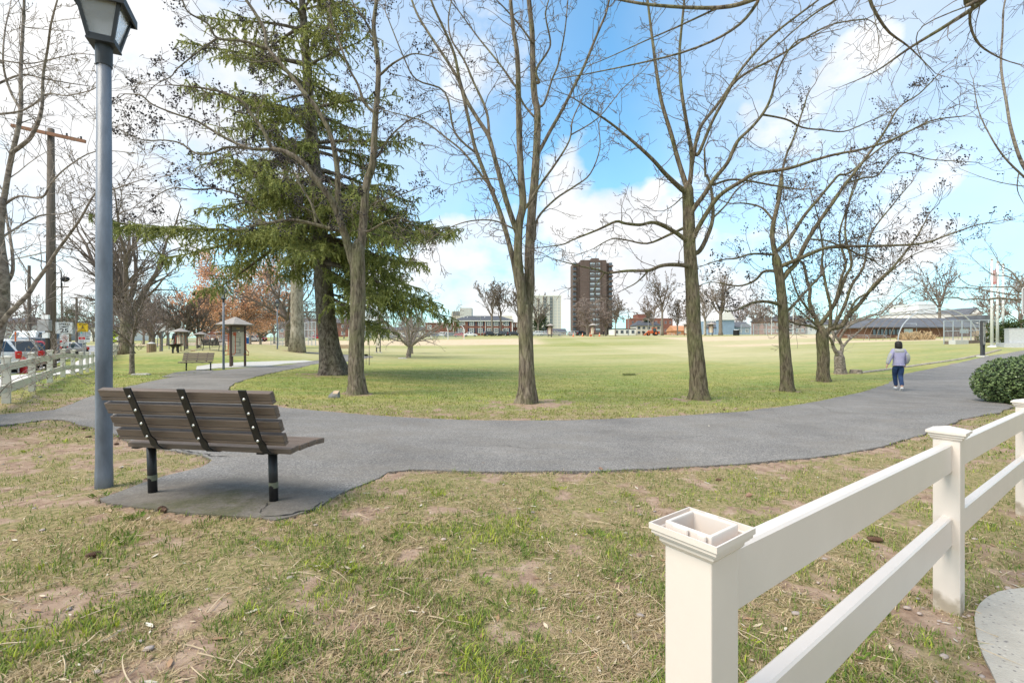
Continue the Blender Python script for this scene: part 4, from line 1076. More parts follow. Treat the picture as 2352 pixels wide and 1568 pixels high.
t.limb(m(c5, (410, 350), (300, 400), (150, 460), (0, 435))+m(c3, (1480, 1500), (1370, 1560)), 8, 2, .8)
t.limb(m(r4, (1920, 190), (1750, 172), (1600, 185), (1450, 240), (1200, 245), (1000, 270), (940, 265), (870, 235), (700, 200), (500, 150), (350, 110)), 12, 2.2, -1.8)
t.limb(m(r4, (1460, 240), (1390, 310), (1300, 390), (1210, 440), (1140, 475)), 5, 2, -.3)
t.limb(m(r4, (940, 265), (860, 370), (820, 450), (815, 520), (900, 580)), 3.5, 1.2, .3)
t.limb(m(c5, (385, 150), (330, 200), (260, 240), (200, 240)), 4, 1.2, -.6)
t.twigs(.25, (.5, 1.4), 2, 3.3, .26, .04, start=.12, rmin=.0055)
t.finish()

# --- fourth tree
t = Tree('locust_tree', 'bare tree with sparse dark seeds whose long right limb stretches over the walking woman', (1808, 898), barkB, twigm, 4)
t.limb([(1808, 901), (1807, 870)]+m(c5, (1078, 1250), (1068, 1050), (1058, 880), (1040, 700), (1015, 560)), 27, 18, 0, first=True, flare=.45, name='trunk', lobes=4)
t.limb(m(c5, (1012, 560), (990, 420), (1000, 310), (1035, 160), (1055, 0))+m(c4, (640, 1250), (690, 1000), (750, 850), (830, 600)), 13, 3, .7)
t.limb(m(c5, (1060, 700), (1095, 650), (1150, 590), (1220, 450), (1300, 320), (1400, 180), (1480, 60), (1530, 0))+m(c4, (1300, 850), (1400, 680), (1530, 590), (1640, 480)), 13, 2.5, -1.)
t.limb(m(c5, (1020, 510), (1110, 420), (1200, 280), (1300, 160), (1400, 40), (1440, 0))+m(c4, (1100, 1080), (1300, 920), (1450, 830), (1600, 770)), 10, 2.5, .9)
t.limb(m(c5, (1035, 870), (950, 850), (850, 860), (720, 915), (600, 890)), 10, 2, -1.2)
t.limb(m(c5, (1003, 645), (930, 650), (870, 710), (760, 745), (600, 720), (530, 730)), 8, 2, .8)
t.limb(m(c5, (995, 535), (850, 530), (750, 560), (650, 570), (520, 610)), 7, 2, -.9)
t.limb(m(c5, (1055, 610), (1200, 550), (1350, 490), (1500, 480), (1750, 475), (2000, 460), (2150, 410), (2352, 340), (2450, 320)), 11, 2.5, -1.6)
t.limb(m(c5, (1350, 480), (1480, 490), (1560, 530), (1670, 572)), 6, 3.5, .4)
t.limb(m(c5, (1095, 910), (1180, 820), (1320, 670)), 7, 5, .8)
t.limb(m(c5, (1000, 320), (920, 220), (800, 190), (700, 190), (600, 150)), 6, 2, .8)
t.limb(m(c5, (1240, 430), (1350, 440), (1450, 470), (1550, 420), (1700, 380)), 5, 2, -.5)
t.limb(m(c5, (1490, 60), (1600, 20), (1700, 0))+m(c4, (1400, 960), (1600, 1000), (1760, 1010), (1900, 1020)), 5, 1.5, .6)
t.twigs(.25, (.5, 1.3), 2, 3.4, .24, .06, start=.1, rmin=.006)
t.finish().pods(.24, (3, 7), .028, .055)

# --- fifth tree, bushy vase crown
t = Tree('vase_tree', 'shorter bare tree with dense upright vase crown, second from right of the path trees', (1892, 876), barkB, twigm, 5)
t.limb([(1892, 880), (1890, 855)]+m(r5, (1655, 1250), (1650, 1100), (1642, 960)), 24, 25, 0, first=True, flare=.5, name='trunk', lobes=4)
t.limb(m(r5, (1600, 900), (1560, 760), (1500, 640), (1470, 500), (1480, 350), (1440, 250), (1380, 0))+m(c5, (1120, 560), (1090, 350), (1060, 200)), 12, 2, .9)
t.limb(m(r5, (1580, 910), (1500, 860), (1400, 840), (1280, 820), (1190, 780), (1050, 720)), 8, 2, -.7)
t.limb(m(r5, (1690, 970), (1750, 890), (1900, 850), (2000, 700), (2150, 550), (2352, 290))+m(c5, (1800, 620), (1950, 430), (2050, 250)), 14, 2, -.9)
t.limb(m(r5, (1625, 820), (1750, 650), (1850, 480), (1950, 200), (2040, 0))+m(c5, (1480, 400), (1500, 200), (1560, 0)), 11, 2.5, .8)
t.limb(m(r5, (1750, 850), (1755, 600), (1700, 350), (1640, 0))+m(c5, (1330, 500), (1300, 300), (1250, 120)), 9, 2, -.6)
t.limb(m(r5, (1760, 620), (1850, 430), (1900, 200), (1960, 0))+m(c5, (1440, 400), (1520, 150), (1600, -40)), 8, 2, .6)
t.limb(m(r5, (1800, 860), (1950, 560), (2040, 300), (2200, 50))+m(c5, (1650, 400), (1800, 200), (1900, 80)), 9, 2, .7)
t.limb(m(r5, (1580, 860), (1400, 700), (1280, 600), (1160, 520)), 6, 2, -.5)
t.limb(m(r5, (1560, 760), (1400, 560), (1300, 400), (1220, 150), (1150, 0)), 7, 2, -.8)
t.limb(m(r5, (1970, 720), (2100, 500), (2300, 380)) + m(c5, (1750, 680), (1900, 560), (2020, 500)), 6, 2, -.5)
t.twigs(.2, (.7, 1.8), 2, 3.4, .16, .12, start=.12, rmin=.008)
t.finish().pods(.26, (2, 5), .036, .08)

# --- small many-stemmed cherry behind it
t = Tree('cherry_tree', 'low grey-barked tree splitting into a loop of stems beside the stump', (1930, 858), barkC, twigl, 6)
t.limb([(1930, 861), (1929, 845)]+m(r5, (1872, 1330), (1868, 1270)), 20, 20, 0, first=True, flare=.45, name='trunk', lobes=3, per=3)
t.limb(m(r5, (1850, 1260), (1800, 1150), (1770, 1060), (1740, 1010), (1700, 980), (1640, 940)), 11, 4, -.4)
t.limb(m(r5, (1780, 1080), (1800, 1000), (1780, 900), (1820, 800), (1850, 600)), 8, 2.5, .4)
t.limb(m(r5, (1890, 1250), (1910, 1120), (1860, 1040), (1800, 950), (1790, 860)), 10, 4, .3)
t.limb(m(r5, (1900, 1100), (1880, 1020), (1950, 900), (2050, 820), (2200, 760), (2352, 700))+m(c5, (1720, 930), (1850, 800), (1960, 740)), 7, 2, -.5)
t.limb(m(r5, (1925, 1140), (1980, 1060), (2050, 1000), (2200, 870), (2352, 760)), 6, 2, .6)
t.limb(m(r5, (1830, 970), (1900, 880), (2080, 780), (2300, 700), (2352, 690))+m(c5, (1800, 880), (1950, 820)), 5, 1.5, .5)
t.limb(m(r5, (1810, 900), (1950, 780), (2100, 600), (2300, 520)), 5, 1.5, -.3)
t.twigs(.33, (.6, 1.4), 2, 3.2, .16, .08, start=.1)
t.finish()

# --- magnolia at the left edge
t = Tree('magnolia_tree', 'bare magnolia with fat pointed buds at the far left edge, partly behind the lamp pole', None, barkC, twigl, 7, origin=onground(-7.9, 6.6))
t.limb([(-64, 1000), (-30, 860), (-8, 760), (4, 700), (3, 620), (-6, 540), (0, 470)], 34, 22, 0, first=True, flare=.3, name='trunk')
t.limb(m(c7, (5, 1400), (25, 1250), (50, 1100), (75, 970), (115, 800), (132, 650), (130, 450), (150, 60), (150, -80)), 14, 5, .3)
t.limb(m(c7, (80, 955), (140, 910), (200, 850), (260, 700), (270, 480), (300, 300), (320, 150), (360, 0)), 10, 3.5, -.4)
t.limb(m(r1, (-20, 920), (60, 800), (150, 700), (330, 520), (420, 380), (560, 190), (680, 0))+m(c7, (500, 1380), (600, 1210), (680, 1200), (790, 1160), (880, 1130)), 13, 2, -.5)
t.limb(m(r1, (20, 500), (90, 380), (150, 240), (140, 0))+m(c7, (40, 1350), (20, 1200)), 9, 4, .5)
t.limb(m(c7, (-40, 720), (120, 700), (210, 655), (300, 590), (420, 600), (560, 570), (600, 550)), 6, 2, -.4)
t.limb(m(c7, (-40, 540), (130, 470), (280, 495), (420, 520), (590, 545)), 6, 1.5, .3)
t.limb(m(c7, (0, 1500), (120, 1420), (260, 1350), (400, 1340), (520, 1290)), 6, 2, .3)
t.limb(m(c7, (15, 1300), (120, 1230), (260, 1240), (320, 1150), (420, 1050), (600, 950), (850, 960)), 6, 1.5, -.3)
t.limb(m(c7, (130, 700), (60, 560), (20, 400), (30, 200), (60, 60)), 6, 2.5, .3)
t.limb(m(c7, (0, 380), (180, 400), (330, 370), (480, 340), (590, 345)), 4, 1.5, .2)
t.limb(m(c7, (290, 480), (400, 560), (560, 700), (590, 740)), 4, 1.2, -.2)
t.limb([(-40, 905), (8, 850), (60, 835), (120, 820)], 2.6, 1.2, -.5, attach=False)
t.limb([(-30, 940), (20, 880), (60, 862), (90, 850), (120, 838), (126, 826)], 2.6, 1.2, -.7, attach=False)
t.twigs(.15, (.4, 1.1), 2, 3.3, .17, .05, start=.08, rmin=.0028, rmax=.009)
t.finish().budset(.4, .013)

# --- big overhanging limbs of a tree standing to the right, behind the camera
t = Tree('overhanging_tree', 'thin bare limbs hanging across the top of the picture from the right', None, barkA, twigm, 8, origin=onground(8.0, -1.5))
def wl_(pts, r0, r1, n=10, per=4, name='limb'):
    sm = cr_spline([tuple(p) for p in pts], per); k = len(sm); P_ = [Vector(q) for q in sm]; rr_ = [r0+(r1-r0)*(i/(k-1))**.8 for i in range(k)]
    MB().tube(P_, rr_, n).build(name, t.bark, t.root, smooth=True, world=True); t.paths.append((P_, rr_))
bx_, by_, bz_ = t.B
wl_([(bx_, by_, bz_-.1), (bx_, by_+.1, 1.5), (bx_-.1, by_+.2, 3.2), (bx_-.2, by_+.4, 5.0)], .3, .2, 16, name='trunk')
hub = Vector((7.8, -1.1, 5.0)); pr = P
wl_([hub, (7.6, 1.5, 6.6), pr(2300, -60, 5.6), pr(2260, 0, 6.2), pr(2180, 55, 6.8), pr(2090, 110, 7.2), pr(2010, 165, 7.5), pr(1930, 200, 7.6)], 0.0682, 0.0042)
wl_([hub, (6.8, 1.8, 7.0), pr(2100, -160, 6.2), pr(1995, -40, 6.8), pr(2030, 60, 7.0), pr(2090, 110, 7.3), pr(2150, 170, 7.3)], 0.0558, 0.0042)
wl_([hub, (5.5, 3.4, 8.0), pr(1850, -60, 8.0), pr(1740, -5, 8.3), pr(1650, 18, 8.6), pr(1500, 12, 8.8), pr(1400, -5, 9.)], 0.0682, 0.0210)
wl_([pr(1650, 18, 8.6), pr(1560, 60, 8.9), pr(1480, 95, 9.1), pr(1380, 140, 9.4), pr(1310, 165, 9.6)], 0.0217, 0.0056)
wl_([hub, (5.9, 3.6, 8.3), pr(1790, -110, 8.2), pr(1740, 5, 8.4), pr(1680, 70, 8.6), pr(1570, 120, 8.9), pr(1400, 160, 9.2), pr(1260, 185, 9.6)], 0.0558, 0.0070)
wl_([pr(2100, -160, 6.2), pr(2000, -60, 7.0), pr(1920, 0, 7.2), pr(1860, 40, 7.5), pr(1780, 110, 7.8), pr(1700, 190, 8.0)], 0.0310, 0.0042)
wl_([hub, (8.5, 2, 6.4), pr(2350, -50, 5.4), pr(2235, 15, 6.), pr(2240, 90, 6.2), pr(2290, 130, 6.3), pr(2345, 150, 6.3)], 0.0372, 0.0042)
wl_([pr(2260, 0, 6.2), pr(2120, 60, 6.6), pr(2110, 120, 6.7), pr(2150, 180, 6.8)], 0.0124, 0.0028, 6)
wl_([pr(1995, -20, 6.9), pr(2020, 110, 6.9), pr(1995, 190, 7.)], 0.0074, 0.0021, 5)
t.twigs(.25, (.5, 1.35), 2, 3.0, .2, -.03, start=.38, rmax=.009)
t.finish()

# --- young tree at the right edge
t = Tree('young_tree', 'thin young bare tree rising at the right edge behind the hedge', None, barkC, twigl, 9, origin=onground(12.55, 10.3))
t.limb([(2450, 915), (2446, 800), (2430, 700), (2400, 600), (2372, 500)], 18, 12, 0, first=True, flare=.3, name='trunk')
t.limb(m(c4, (2300, 1200), (2180, 1030), (2110, 820), (2080, 650), (2045, 420), (2055, 200), (2060, 60), (2090, -60)), 9, 3, .3)
t.limb(m(c4, (2400, 1300), (2200, 1120), (2060, 980), (1960, 820), (1900, 680), (1870, 500)), 7, 1.5, -.5)
t.limb(m(c4, (2300, 1180), (2120, 1160), (1950, 1120), (1790, 1060)), 3, 1, .4)
t.limb(m(c4, (2150, 1120), (2150, 1200), (2200, 1300)), 3, 1, .2)
t.twigs(.4, (.4, 1.1), 1, 3, .12, .08, start=.15, rmin=.0025, rmax=.006)
t.finish()

# ------------------------------------------------------------------ generic bare trees farther off
def bare_tree(name, label, px, H, spread, w, bark, twig, seed, fork=.3, nl=6, lvl=3, kids=4., rmin=.01, up=.10, wig=.16, ang=(22, 48), lean=0., n1=7, group=None, droop=0, origin=None, leaf=None, tipfrac=.62):
    t = Tree(name, label, px, bark, twig, seed, group=group, origin=origin)
    r = t.rng; r0 = w/2; B = t.B
    pts = []; rad = []
    hh = H*fork; k = 6
    for i in range(k+1): pts.append(B+Vector((lean*hh*(i/k)**1.5+r.uniform(-.03, .03)*r0*3*(i > 0), r.uniform(-.03, .03)*r0*3*(i > 0), -.15+(hh+.15)*i/k))); rad.append(r0*((1.35 if i == 0 else 1)-.25*i/k))
    MB().tube(pts, rad, 12).build('trunk', bark, t.root, smooth=True, world=True)
    top = pts[-1]
    for j in range(nl):
        az = j*2*math.pi/nl+r.uniform(-.4, .4); tilt = r.uniform(*ang) if j else r.uniform(0, 10)
        tilt = R(tilt); d = Vector((math.sin(tilt)*math.cos(az), math.sin(tilt)*math.sin(az)*.9, math.cos(tilt)))
        Lb = (H-hh)*r.uniform(.8, 1.05)/max(.6, math.cos(tilt)) if tilt < .5 else spread/2/math.sin(tilt)*r.uniform(.8, 1.1)
        p = top-Vector((0, 0, r.uniform(0, hh*.25))) if j else top.copy(); q = [p.copy()]; rd = []; N = n1; rr0 = rad[-1]*(.62 if j else .8)
        rd = [rr0]
        for i in range(N):
            d = (d+Vector((r.gauss(0, wig), r.gauss(0, wig), r.gauss(0, wig)*.6+up-droop*(i/N)))).normalized(); p = p+d*Lb/N; q.append(p.copy()); rd.append(max(rmin, rr0*(1-.85*(i+1)/N)))
        t.tw.tube(q, rd, 6, False)
        for i in range(1, N+1):
            for c_ in range(2 if i > 1 else 1):
                dd = (q[i]-q[i-1]).normalized(); ax = dd.orthogonal().normalized(); ax.rotate(Matrix.Rotation(r.random()*6.283, 3, dd)); n_ = dd.copy(); n_.rotate(Matrix.Rotation(R(r.uniform(25, 55)), 3, ax))
                t.grow(q[i], n_, Lb*tipfrac*r.uniform(.4, .9)*(1.1-.6*i/N), max(rmin, rd[i]*.6), lvl-1, wig*1.1, up*.8-droop, kids, 5, rmin)
    t.finish('crown')
    if leaf:
        mm, prob, sz, sp = leaf; t.pods(prob, (4, 9), sz, sp, mm, 'dry_leaves')
    return t

# ------------------------------------------------------------------ the big spruce
def spruce():
    t = Tree('spruce_tree', 'large dark green spruce with drooping boughs, cones and a flared trunk', (765, 860), barkS, twigm, 31); r = t.rng; Z0 = t.Z; nr_ = np.random.default_rng(4)
    tp = [(766, 864), (764, 850), (760, 820), (754, 770), (748, 720), (744, 660), (738, 560), (724, 400), (708, 200), (694, 0), (684, -180), (678, -330)]
    sm = cr_spline(tp, 3); n = len(sm); b = MB(); pts = [P(x, y, Z0) for x, y in sm]; W = np.interp([y for x, y in sm], [-330, 0, 400, 640, 860], [3, 14, 28, 38, 46]); rad = [w/2/F*Z0 for w in W]
    b.tube(pts, rad, 28, True)
    for i in range(n):
        h = pts[i].z-t.B.z; k = .75*math.exp(-max(0, h)/.55)
        for j in range(28):
            v = Vector(b.v[i*28+j]); a = 2*math.pi*j/28; f_ = 1+k*(.75+.35*math.sin(a*5+.6)+.15*math.sin(a*3))+.04*math.sin(a*4+h*1.7)+.03*math.sin(a*9-h*2.3); b.v[i*28+j] = tuple(pts[i]+(v-pts[i])*f_)
    b.v[0:28] = [(x, y, z-.2) for x, y, z in b.v[0:28]]
    b.build('trunk', barkS, t.root, smooth=True, world=True)
    def axis(z):
        for i in range(n-1):
            if pts[i+1].z >= z: return pts[i].lerp(pts[i+1], max(0, (z-pts[i].z)/(pts[i+1].z-pts[i].z))), rad[i]
        return pts[-1], rad[-1]
    S0 = []; SD = []; SL = []; SW = []; cones = []
    zs = 3.9; top = pts[-1].z
    bg_ = MB()
    while zs < top-.3:
        nb = r.choice([4, 5, 5, 6]) if zs < 7 else r.choice([2, 3, 3, 4])
        fr = (zs-3.9)/(top-3.9)
        a0 = r.random()*6.28
        for k in range(nb):
            az = a0+k*6.283/nb+r.uniform(-.35, .35); z = zs+r.uniform(-.8, .8); c, tr = axis(z)
            side = math.cos(az)          # +1 right, -1 left
            if side < .35 and z < 5.2: continue
            Lr = np.interp(z, [3.9, 5.2, 6.5, 8.5, 11, 14, 17, 21, 25], [4.6, 6.6, 6.3, 4.6, 3.9, 3.5, 2.6, 1.5, .4])
            Ll = np.interp(z, [3.9, 5.2, 6.5, 8.5, 11, 14, 17, 21, 25], [4.2, 6.3, 6.4, 5.3, 4.9, 4.3, 3.0, 1.7, .4])
            Lb = (Lr*(1+side)/2+Ll*(1-side)/2)*r.choice([r.uniform(.5, .8), r.uniform(.8, 1.1), r.uniform(.9, 1.12)])
            if abs(side) < .5: Lb *= .8
            d = Vector((math.cos(az), math.sin(az), 0)); N = max(5, int(Lb/.35)); p = c.copy(); P_ = [p.copy()]
            s0 = np.interp(z, [3.9, 6, 12, 20], [-.06, .02, .14, .35])+r.gauss(0, .17)-(.12 if side > .2 and z < 5.6 else 0)
            if side < .35 and z < 6.6: s0 = max(s0, .04)
            
            for i in range(N):
                f = i/N; slope = s0-.35*math.sin(f*2.6)*(1-fr*.8)+.55*max(0, f-.72)
                d2 = Vector((d.x, d.y, slope)).normalized(); d = (d+Vector((r.gauss(0, .05), r.gauss(0, .05), 0))).normalized(); p = p+d2*Lb/N; P_.append(p.copy())
            rb = .025+.016*Lb
            bg_.tube(P_, [max(.008, rb*(1-.9*i/N)) for i in range(N+1)], 6, False)
            lat = Vector((-d.y, d.x, 0))
            st_ = .22 if z < 9 else .3
            dens = r.uniform(.45, 1.2)*(.82 if z > 8 else .9)
            i_ = 0; s_ = Lb*st_
            while s_ < Lb:
                i_ = min(N-1, int(s_/Lb*N)); q = P_[i_].lerp(P_[i_+1], s_/Lb*N-i_); f = s_/Lb
                for sg in (-1, 1):
                    ls = (.45+.95*math.sin(min(1, f*1.25)*2.6))*r.uniform(.5, 1.1)*(.75 if z > 9 else 1)*min(1, Lb/3.5)
                    ls = min(max(ls, .22), 1.4)
                    dd = (lat*sg*r.uniform(.6, 1.1)+d*r.uniform(.5, 1.0)+Vector((0, 0, r.uniform(-.55, .45)))).normalized(); m_ = max(2, int(ls/.17)); pp = q.copy(); pq = [pp.copy()]
                    for j in range(m_):
                        dd = (dd+Vector((r.gauss(0, .1), r.gauss(0, .1), -.07))).normalized(); pp = pp+dd*ls/m_; pq.append(pp.copy())
                        S0.append(pp-dd*ls/m_); SD.append(dd.copy()); SL.append(ls/m_*1.25); SW.append(.055)
                        for _h in range(2 if r.random() < .55*dens else 1):
                            hg = Vector((r.gauss(0, .42), r.gauss(0, .42), -.85)).normalized(); S0.append(pp+Vector((r.gauss(0, .05), r.gauss(0, .05), 0))); SD.append(hg); SL.append(r.uniform(.14, .46)*(1.1 if z < 9 else .95)); SW.append(.05)
                    if ls > .6: bg_.tube(pq, [.009, *([.006]*(m_-1)), .004], 3, False)
                    if z > 6.5 and r.random() < .055: cones.append(pp-Vector((0, 0, .1)))
                s_ += r.uniform(.11, .24)/dens
            for j in range(int(N*.25), N): S0.append(P_[j]); SD.append((P_[j+1]-P_[j]).normalized()); SL.append((P_[j+1]-P_[j]).length); SW.append(.06)
        zs += np.interp(zs, [4, 8, 14, 24], [.30, .36, .42, .45])*r.uniform(.8, 1.3)
    o = bg_.build('bough', barkS, t.root, world=True); o['kind'] = 'stuff'
    S0 = np.array([tuple(v) for v in S0]); SD = np.array([tuple(v) for v in SD]); SL = np.array(SL); SW = np.array(SW); ns = len(SL)
    K = 9; V = []; 
    u = np.cross(SD, np.array([0, 0, 1.])+nr_.normal(0, .2, (ns, 3))); u /= np.linalg.norm(u, axis=1)[:, None]+1e-9; w = np.cross(SD, u)
    tone = nr_.random((ns, 1))
    base = (np.array([[.16, .195, .065]])*(1-tone)+np.array([[.48, .50, .18]])*tone)
    hgt = np.clip((S0[:, 2:3]-5)/9, 0, 1); base = base*(1+.0*hgt)+np.array([[.02, .012, 0]])*hgt  # upper sprays tinted warmer: sunlit crown put into the needle colour
    Vs = []; Cs = []
    for k in range(K):
        f = (k+nr_.random(ns))/K; c = S0+SD*(SL*f)[:, None]; a = nr_.random(ns)*6.283; out = u*np.cos(a)[:, None]+w*np.sin(a)[:, None]
        ln = (.06+.08*nr_.random(ns))*(1-.45*f); tip = c+(out*.75+SD*.9)*ln[:, None]; sd_ = np.cross(out, SD); hw = (.016+.016*nr_.random(ns))[:, None]
        Vs.append(np.stack([c-sd_*hw, c+sd_*hw, tip], 1)); cc = base*(.8+.4*nr_.random((ns, 1))); Cs.append(np.repeat(cc[:, None, :], 3, 1))
    # the spine of every spray: a thin ragged strip so that sprays hold together
    for a in (0., 1.57):
        out = (u*math.cos(a)+w*math.sin(a)); hw = (SW*.55)[:, None]
        e = S0+SD*SL[:, None]; mdl = S0+SD*(SL*.45)[:, None]
        Vs.append(np.stack([S0-out*hw*.6, mdl+out*hw, e], 1)); Cs.append(np.repeat((base*.85)[:, None, :], 3, 1))
    V = np.concatenate(Vs, 0).reshape(-1, 3)-np.array(tuple(t.B)); C = np.concatenate(Cs, 0).reshape(-1, 3); print('SPRUCE sprays', ns, len(V)//3)
    o = np_mesh('needles', V, np.arange(len(V)).reshape(-1, 3), attr_mat('needles', .7, .25, .35), C, parent=t.root); o['kind'] = 'stuff'
    b = MB()
    for p in cones: b.lathe(p-t.B, [(.012, .09), (.035, .05), (.04, 0), (.03, -.06), (.006, -.10)], 6)
    o = b.build('cones', mat('cone', (.07, .05, .04), .8, .3, 30), t.root); o['kind'] = 'stuff'
spruce()
# ------------------------------------------------------------------ trees in the middle distance and beyond
def og(px, Z): X = (px-1176)/F*Z; return onground(X, Z)
bare_tree('small_tree', 'small bare tree with one thin trunk beside the flat stone, left of the path', (303, 859), 3.9, 2.9, .2, barkC, twigm, 41, fork=.36, nl=7, lvl=3, kids=4, rmin=.008, up=.06, wig=.14, ang=(30, 55))
bare_tree('old_tree', 'massive old bare tree with arching limbs at the far end of the left fence', None, 13.5, 11, 1.1, barkA, twigm, 42, fork=.24, nl=9, lvl=3, kids=4.5, rmin=.018, up=.03, wig=.15, ang=(14, 48), origin=og(291, 40))
for i, (x, Z, H, w, lb) in enumerate(((352, 47, 6.5, .42, 'pruned bare tree directly right of the barrel-like slatted bin'), (370, 52, 6.5, .36, 'leaning bare tree between the backboard posts'), (428, 46, 5.6, .36, 'pruned bare tree in front of the left kiosk'), (455, 47, 6.0, .4, 'pruned bare tree right of the left kiosk'))):
    bare_tree('pruned_tree', lb, None, H, 5, w, barkC, twigr if i < 2 else twigm, 50+i, fork=.28, nl=7, lvl=3, kids=4.2, rmin=.016, up=.07, wig=.13, ang=(20, 50), group='pruned trees by the kiosks', origin=og(x, Z))
leafo = mat('dry_oak_leaf', (.74, .42, .25), .8, .35, .7)
bare_tree('oak_tree', 'tree still covered in dry orange leaves behind the information kiosk', None, 11.2, 13, .5, barkC, twigr, 61, fork=.2, nl=13, lvl=3, kids=5, rmin=.016, up=.02, wig=.14, ang=(20, 80), origin=og(531, 62), leaf=(leafo, .8, .10, .32))
bare_tree('sycamore_tree', 'stout pale sycamore with flared roots on the grassy mound, left of the spruce', None, 17, 10, 1.15, barkP, twigl, 62, fork=.62, nl=7, lvl=3, kids=4, rmin=.018, ang=(15, 50), origin=og(682, 40))
def flare(px, Z, r0, bark, name='root_flare'):
    o = og(px, Z); return o
bare_tree('spreading_tree', 'bare tree with wide low limbs directly behind the pale sycamore', None, 9, 11, .6, barkA, twigm, 63, fork=.34, nl=8, lvl=3, kids=4, rmin=.018, up=.03, ang=(30, 62), origin=og(661, 47))
bare_tree('cherry_tree', 'low wide bare tree with twisted trunk on the lawn right of the spruce', (938, 821), 5.4, 9, .5, barkC, twigl, 64, fork=.2, nl=9, lvl=3, kids=4.2, rmin=.011, up=.02, wig=.14, ang=(35, 66), lean=.15)
bare_tree('cherry_tree', 'thin bare tree just behind the low wide tree on the lawn', (946, 812), 5.4, 6, .32, barkC, twigr, 65, fork=.26, nl=6, lvl=3, kids=4, rmin=.014, up=.03, ang=(25, 60))
t = Tree('sapling', 'slim sapling with a little black plaque at its foot, behind the seeded tree', (848, 838), barkC, twigm, 66)
t.limb([(848, 839), (848, 800), (847, 765), (846, 740)], 2.2, .8, 0, first=True, name='trunk'); t.twigs(.3, (.3, .6), 1, 2, .1, .1, start=.5, skip=0, rmin=.006); t.finish()
bgt = [(60, 75, 8, 'r'), (150, 100, 9, 'r'), (215, 120, 10, 'l'), (275, 80, 9.5, 'r'), (330, 92, 10, 'r'), (385, 84, 10.5, 'r'), (415, 110, 11, 'm'), (470, 95, 9.5, 'r'), (505, 112, 10, 'm'), (575, 92, 10.5, 'r'), (630, 96, 9.5, 'r'), (598, 76, 7, 'm'), (660, 120, 10, 'r'), (712, 125, 10, 'l'), (790, 140, 10, 'r'), (870, 150, 10, 'r'), (955, 160, 9, 'l')]
bgl = ['behind the parked cars at the far left', 'behind the speed limit sign', 'between the yellow sign and the lamp pole', 'left behind the massive old tree', 'right behind the massive old tree', 'behind the basketball backboards', 'tallest, behind the left pruned trees', 'behind the second pruned tree', 'left of the kiosk roof', 'left of the orange leaves', 'behind the far lamp post on the lawn', 'low and dark, beyond the top of the mound', 'behind the pale sycamore', 'pale, left of the spruce trunk', 'right of the spruce trunk', 'above the parked cars behind the black notice board', 'pale, at the left end of the brick block']
for i, (x, Z, H, k) in enumerate(bgt):
    bare_tree('distant_tree', 'hazy bare tree in the far row, '+bgl[i], None, H, H*.9, .45, barkC, {'r': twigr, 'l': twigl, 'm': twigm}[k], 70+i, fork=.2, nl=9, lvl=3, kids=3.6, rmin=.022+.00012*Z, up=.06, wig=.16, ang=(15, 62), group='bare trees behind the playground', origin=og(x, Z), n1=6)
fart = [(1130, 150, 17.5, .75, .42, 26, 'm', 'left of a pair of tall bare trees before the two-storey brick block'), (1150, 152, 17, .75, .4, 28, 'm', 'right of a pair of tall bare trees before the two-storey brick block'),
        (1190, 150, 15.5, .6, .4, 30, 'm', 'tall bare tree directly left of the twin-stemmed tree trunk, at the field edge'), (1236, 150, 14, .6, .3, 40, 'm', 'bare tree in front of the white apartment tower'),
        (1349, 143, 13.5, .8, .25, 66, 'w', 'leaning willow with reddish twigs before the brick tower'), (1392, 146, 14, .7, .2, 60, 'w', 'second reddish willow, at the right foot of the brick tower'), (1414, 140, 11.5, .4, .35, 22, 'm', 'slim bare tree at the right edge of the brick tower'),
        (1521, 148, 19.5, .8, .48, 34, 'm', 'tall lone bare tree right of the orange tractor'), (1500, 165, 13, .5, .3, 34, 'r', 'bare tree rising behind the white house by the tractor'), (1556, 150, 11.5, .5, .3, 40, 'm', 'rounded bare tree above the low orange wall'),
        (1580, 175, 13, .4, .3, 30, 'r', 'bare tree behind the low orange wall'), (1620, 140, 14, .6, .35, 36, 'l', 'bare tree left of the far notice kiosk'), (1655, 138, 18.5, 1.15, .4, 38, 'm', 'thick-trunked bare tree left of the blue house'),
        (1742, 150, 9, .4, .3, 42, 'r', 'bare tree before the wall of the blue house'), (1757, 165, 12, .4, .25, 42, 'r', 'bare tree right of the blue house'), (1700, 190, 13, .5, .25, 44, 'r', 'bare tree behind the blue house roof'), (1800, 185, 12, .5, .2, 44, 'r', 'brown bare tree behind the long chain-link fence'), (1835, 180, 11, .5, .2, 44, 'l', 'pale bare tree behind the fence right of the fourth path tree'),
        (1870, 190, 12, .5, .2, 44, 'r', 'brown bare tree behind the fence beside the vase-shaped tree'), (1960, 180, 11, .5, .2, 44, 'r', 'brown bare tree left of the recreation building'), (2060, 150, 11, .5, .25, 44, 'r', 'brown bare tree behind the roof of the recreation building'), (2158, 96, 16, .6, .4, 50, 'm', 'bare tree rising above the white house behind the recreation building'), (2290, 90, 10.5, .5, .25, 50, 'r', 'brown bare tree behind the flagpoles'), (2345, 85, 11, .5, .2, 50, 'r', 'brown bare tree behind the stone monument')]
for i, (x, Z, H, w, fk, a, k, lb) in enumerate(fart):
    bare_tree('field_edge_tree', lb, None, H, H*.6, w, barkC if k != 'l' else barkP, {'r': twigr, 'l': twigl, 'm': twigm, 'w': twigr}[k], 100+i, fork=fk, nl=9 if k == 'w' else 7, lvl=3, kids=4.6 if k == 'w' else 3.4, rmin=.012+.00030*Z, up=-.02 if k == 'w' else .08, wig=.16, ang=(12, a), droop=.12 if k == 'w' else 0, origin=og(x, Z), n1=6, group='bare trees at the field edge')
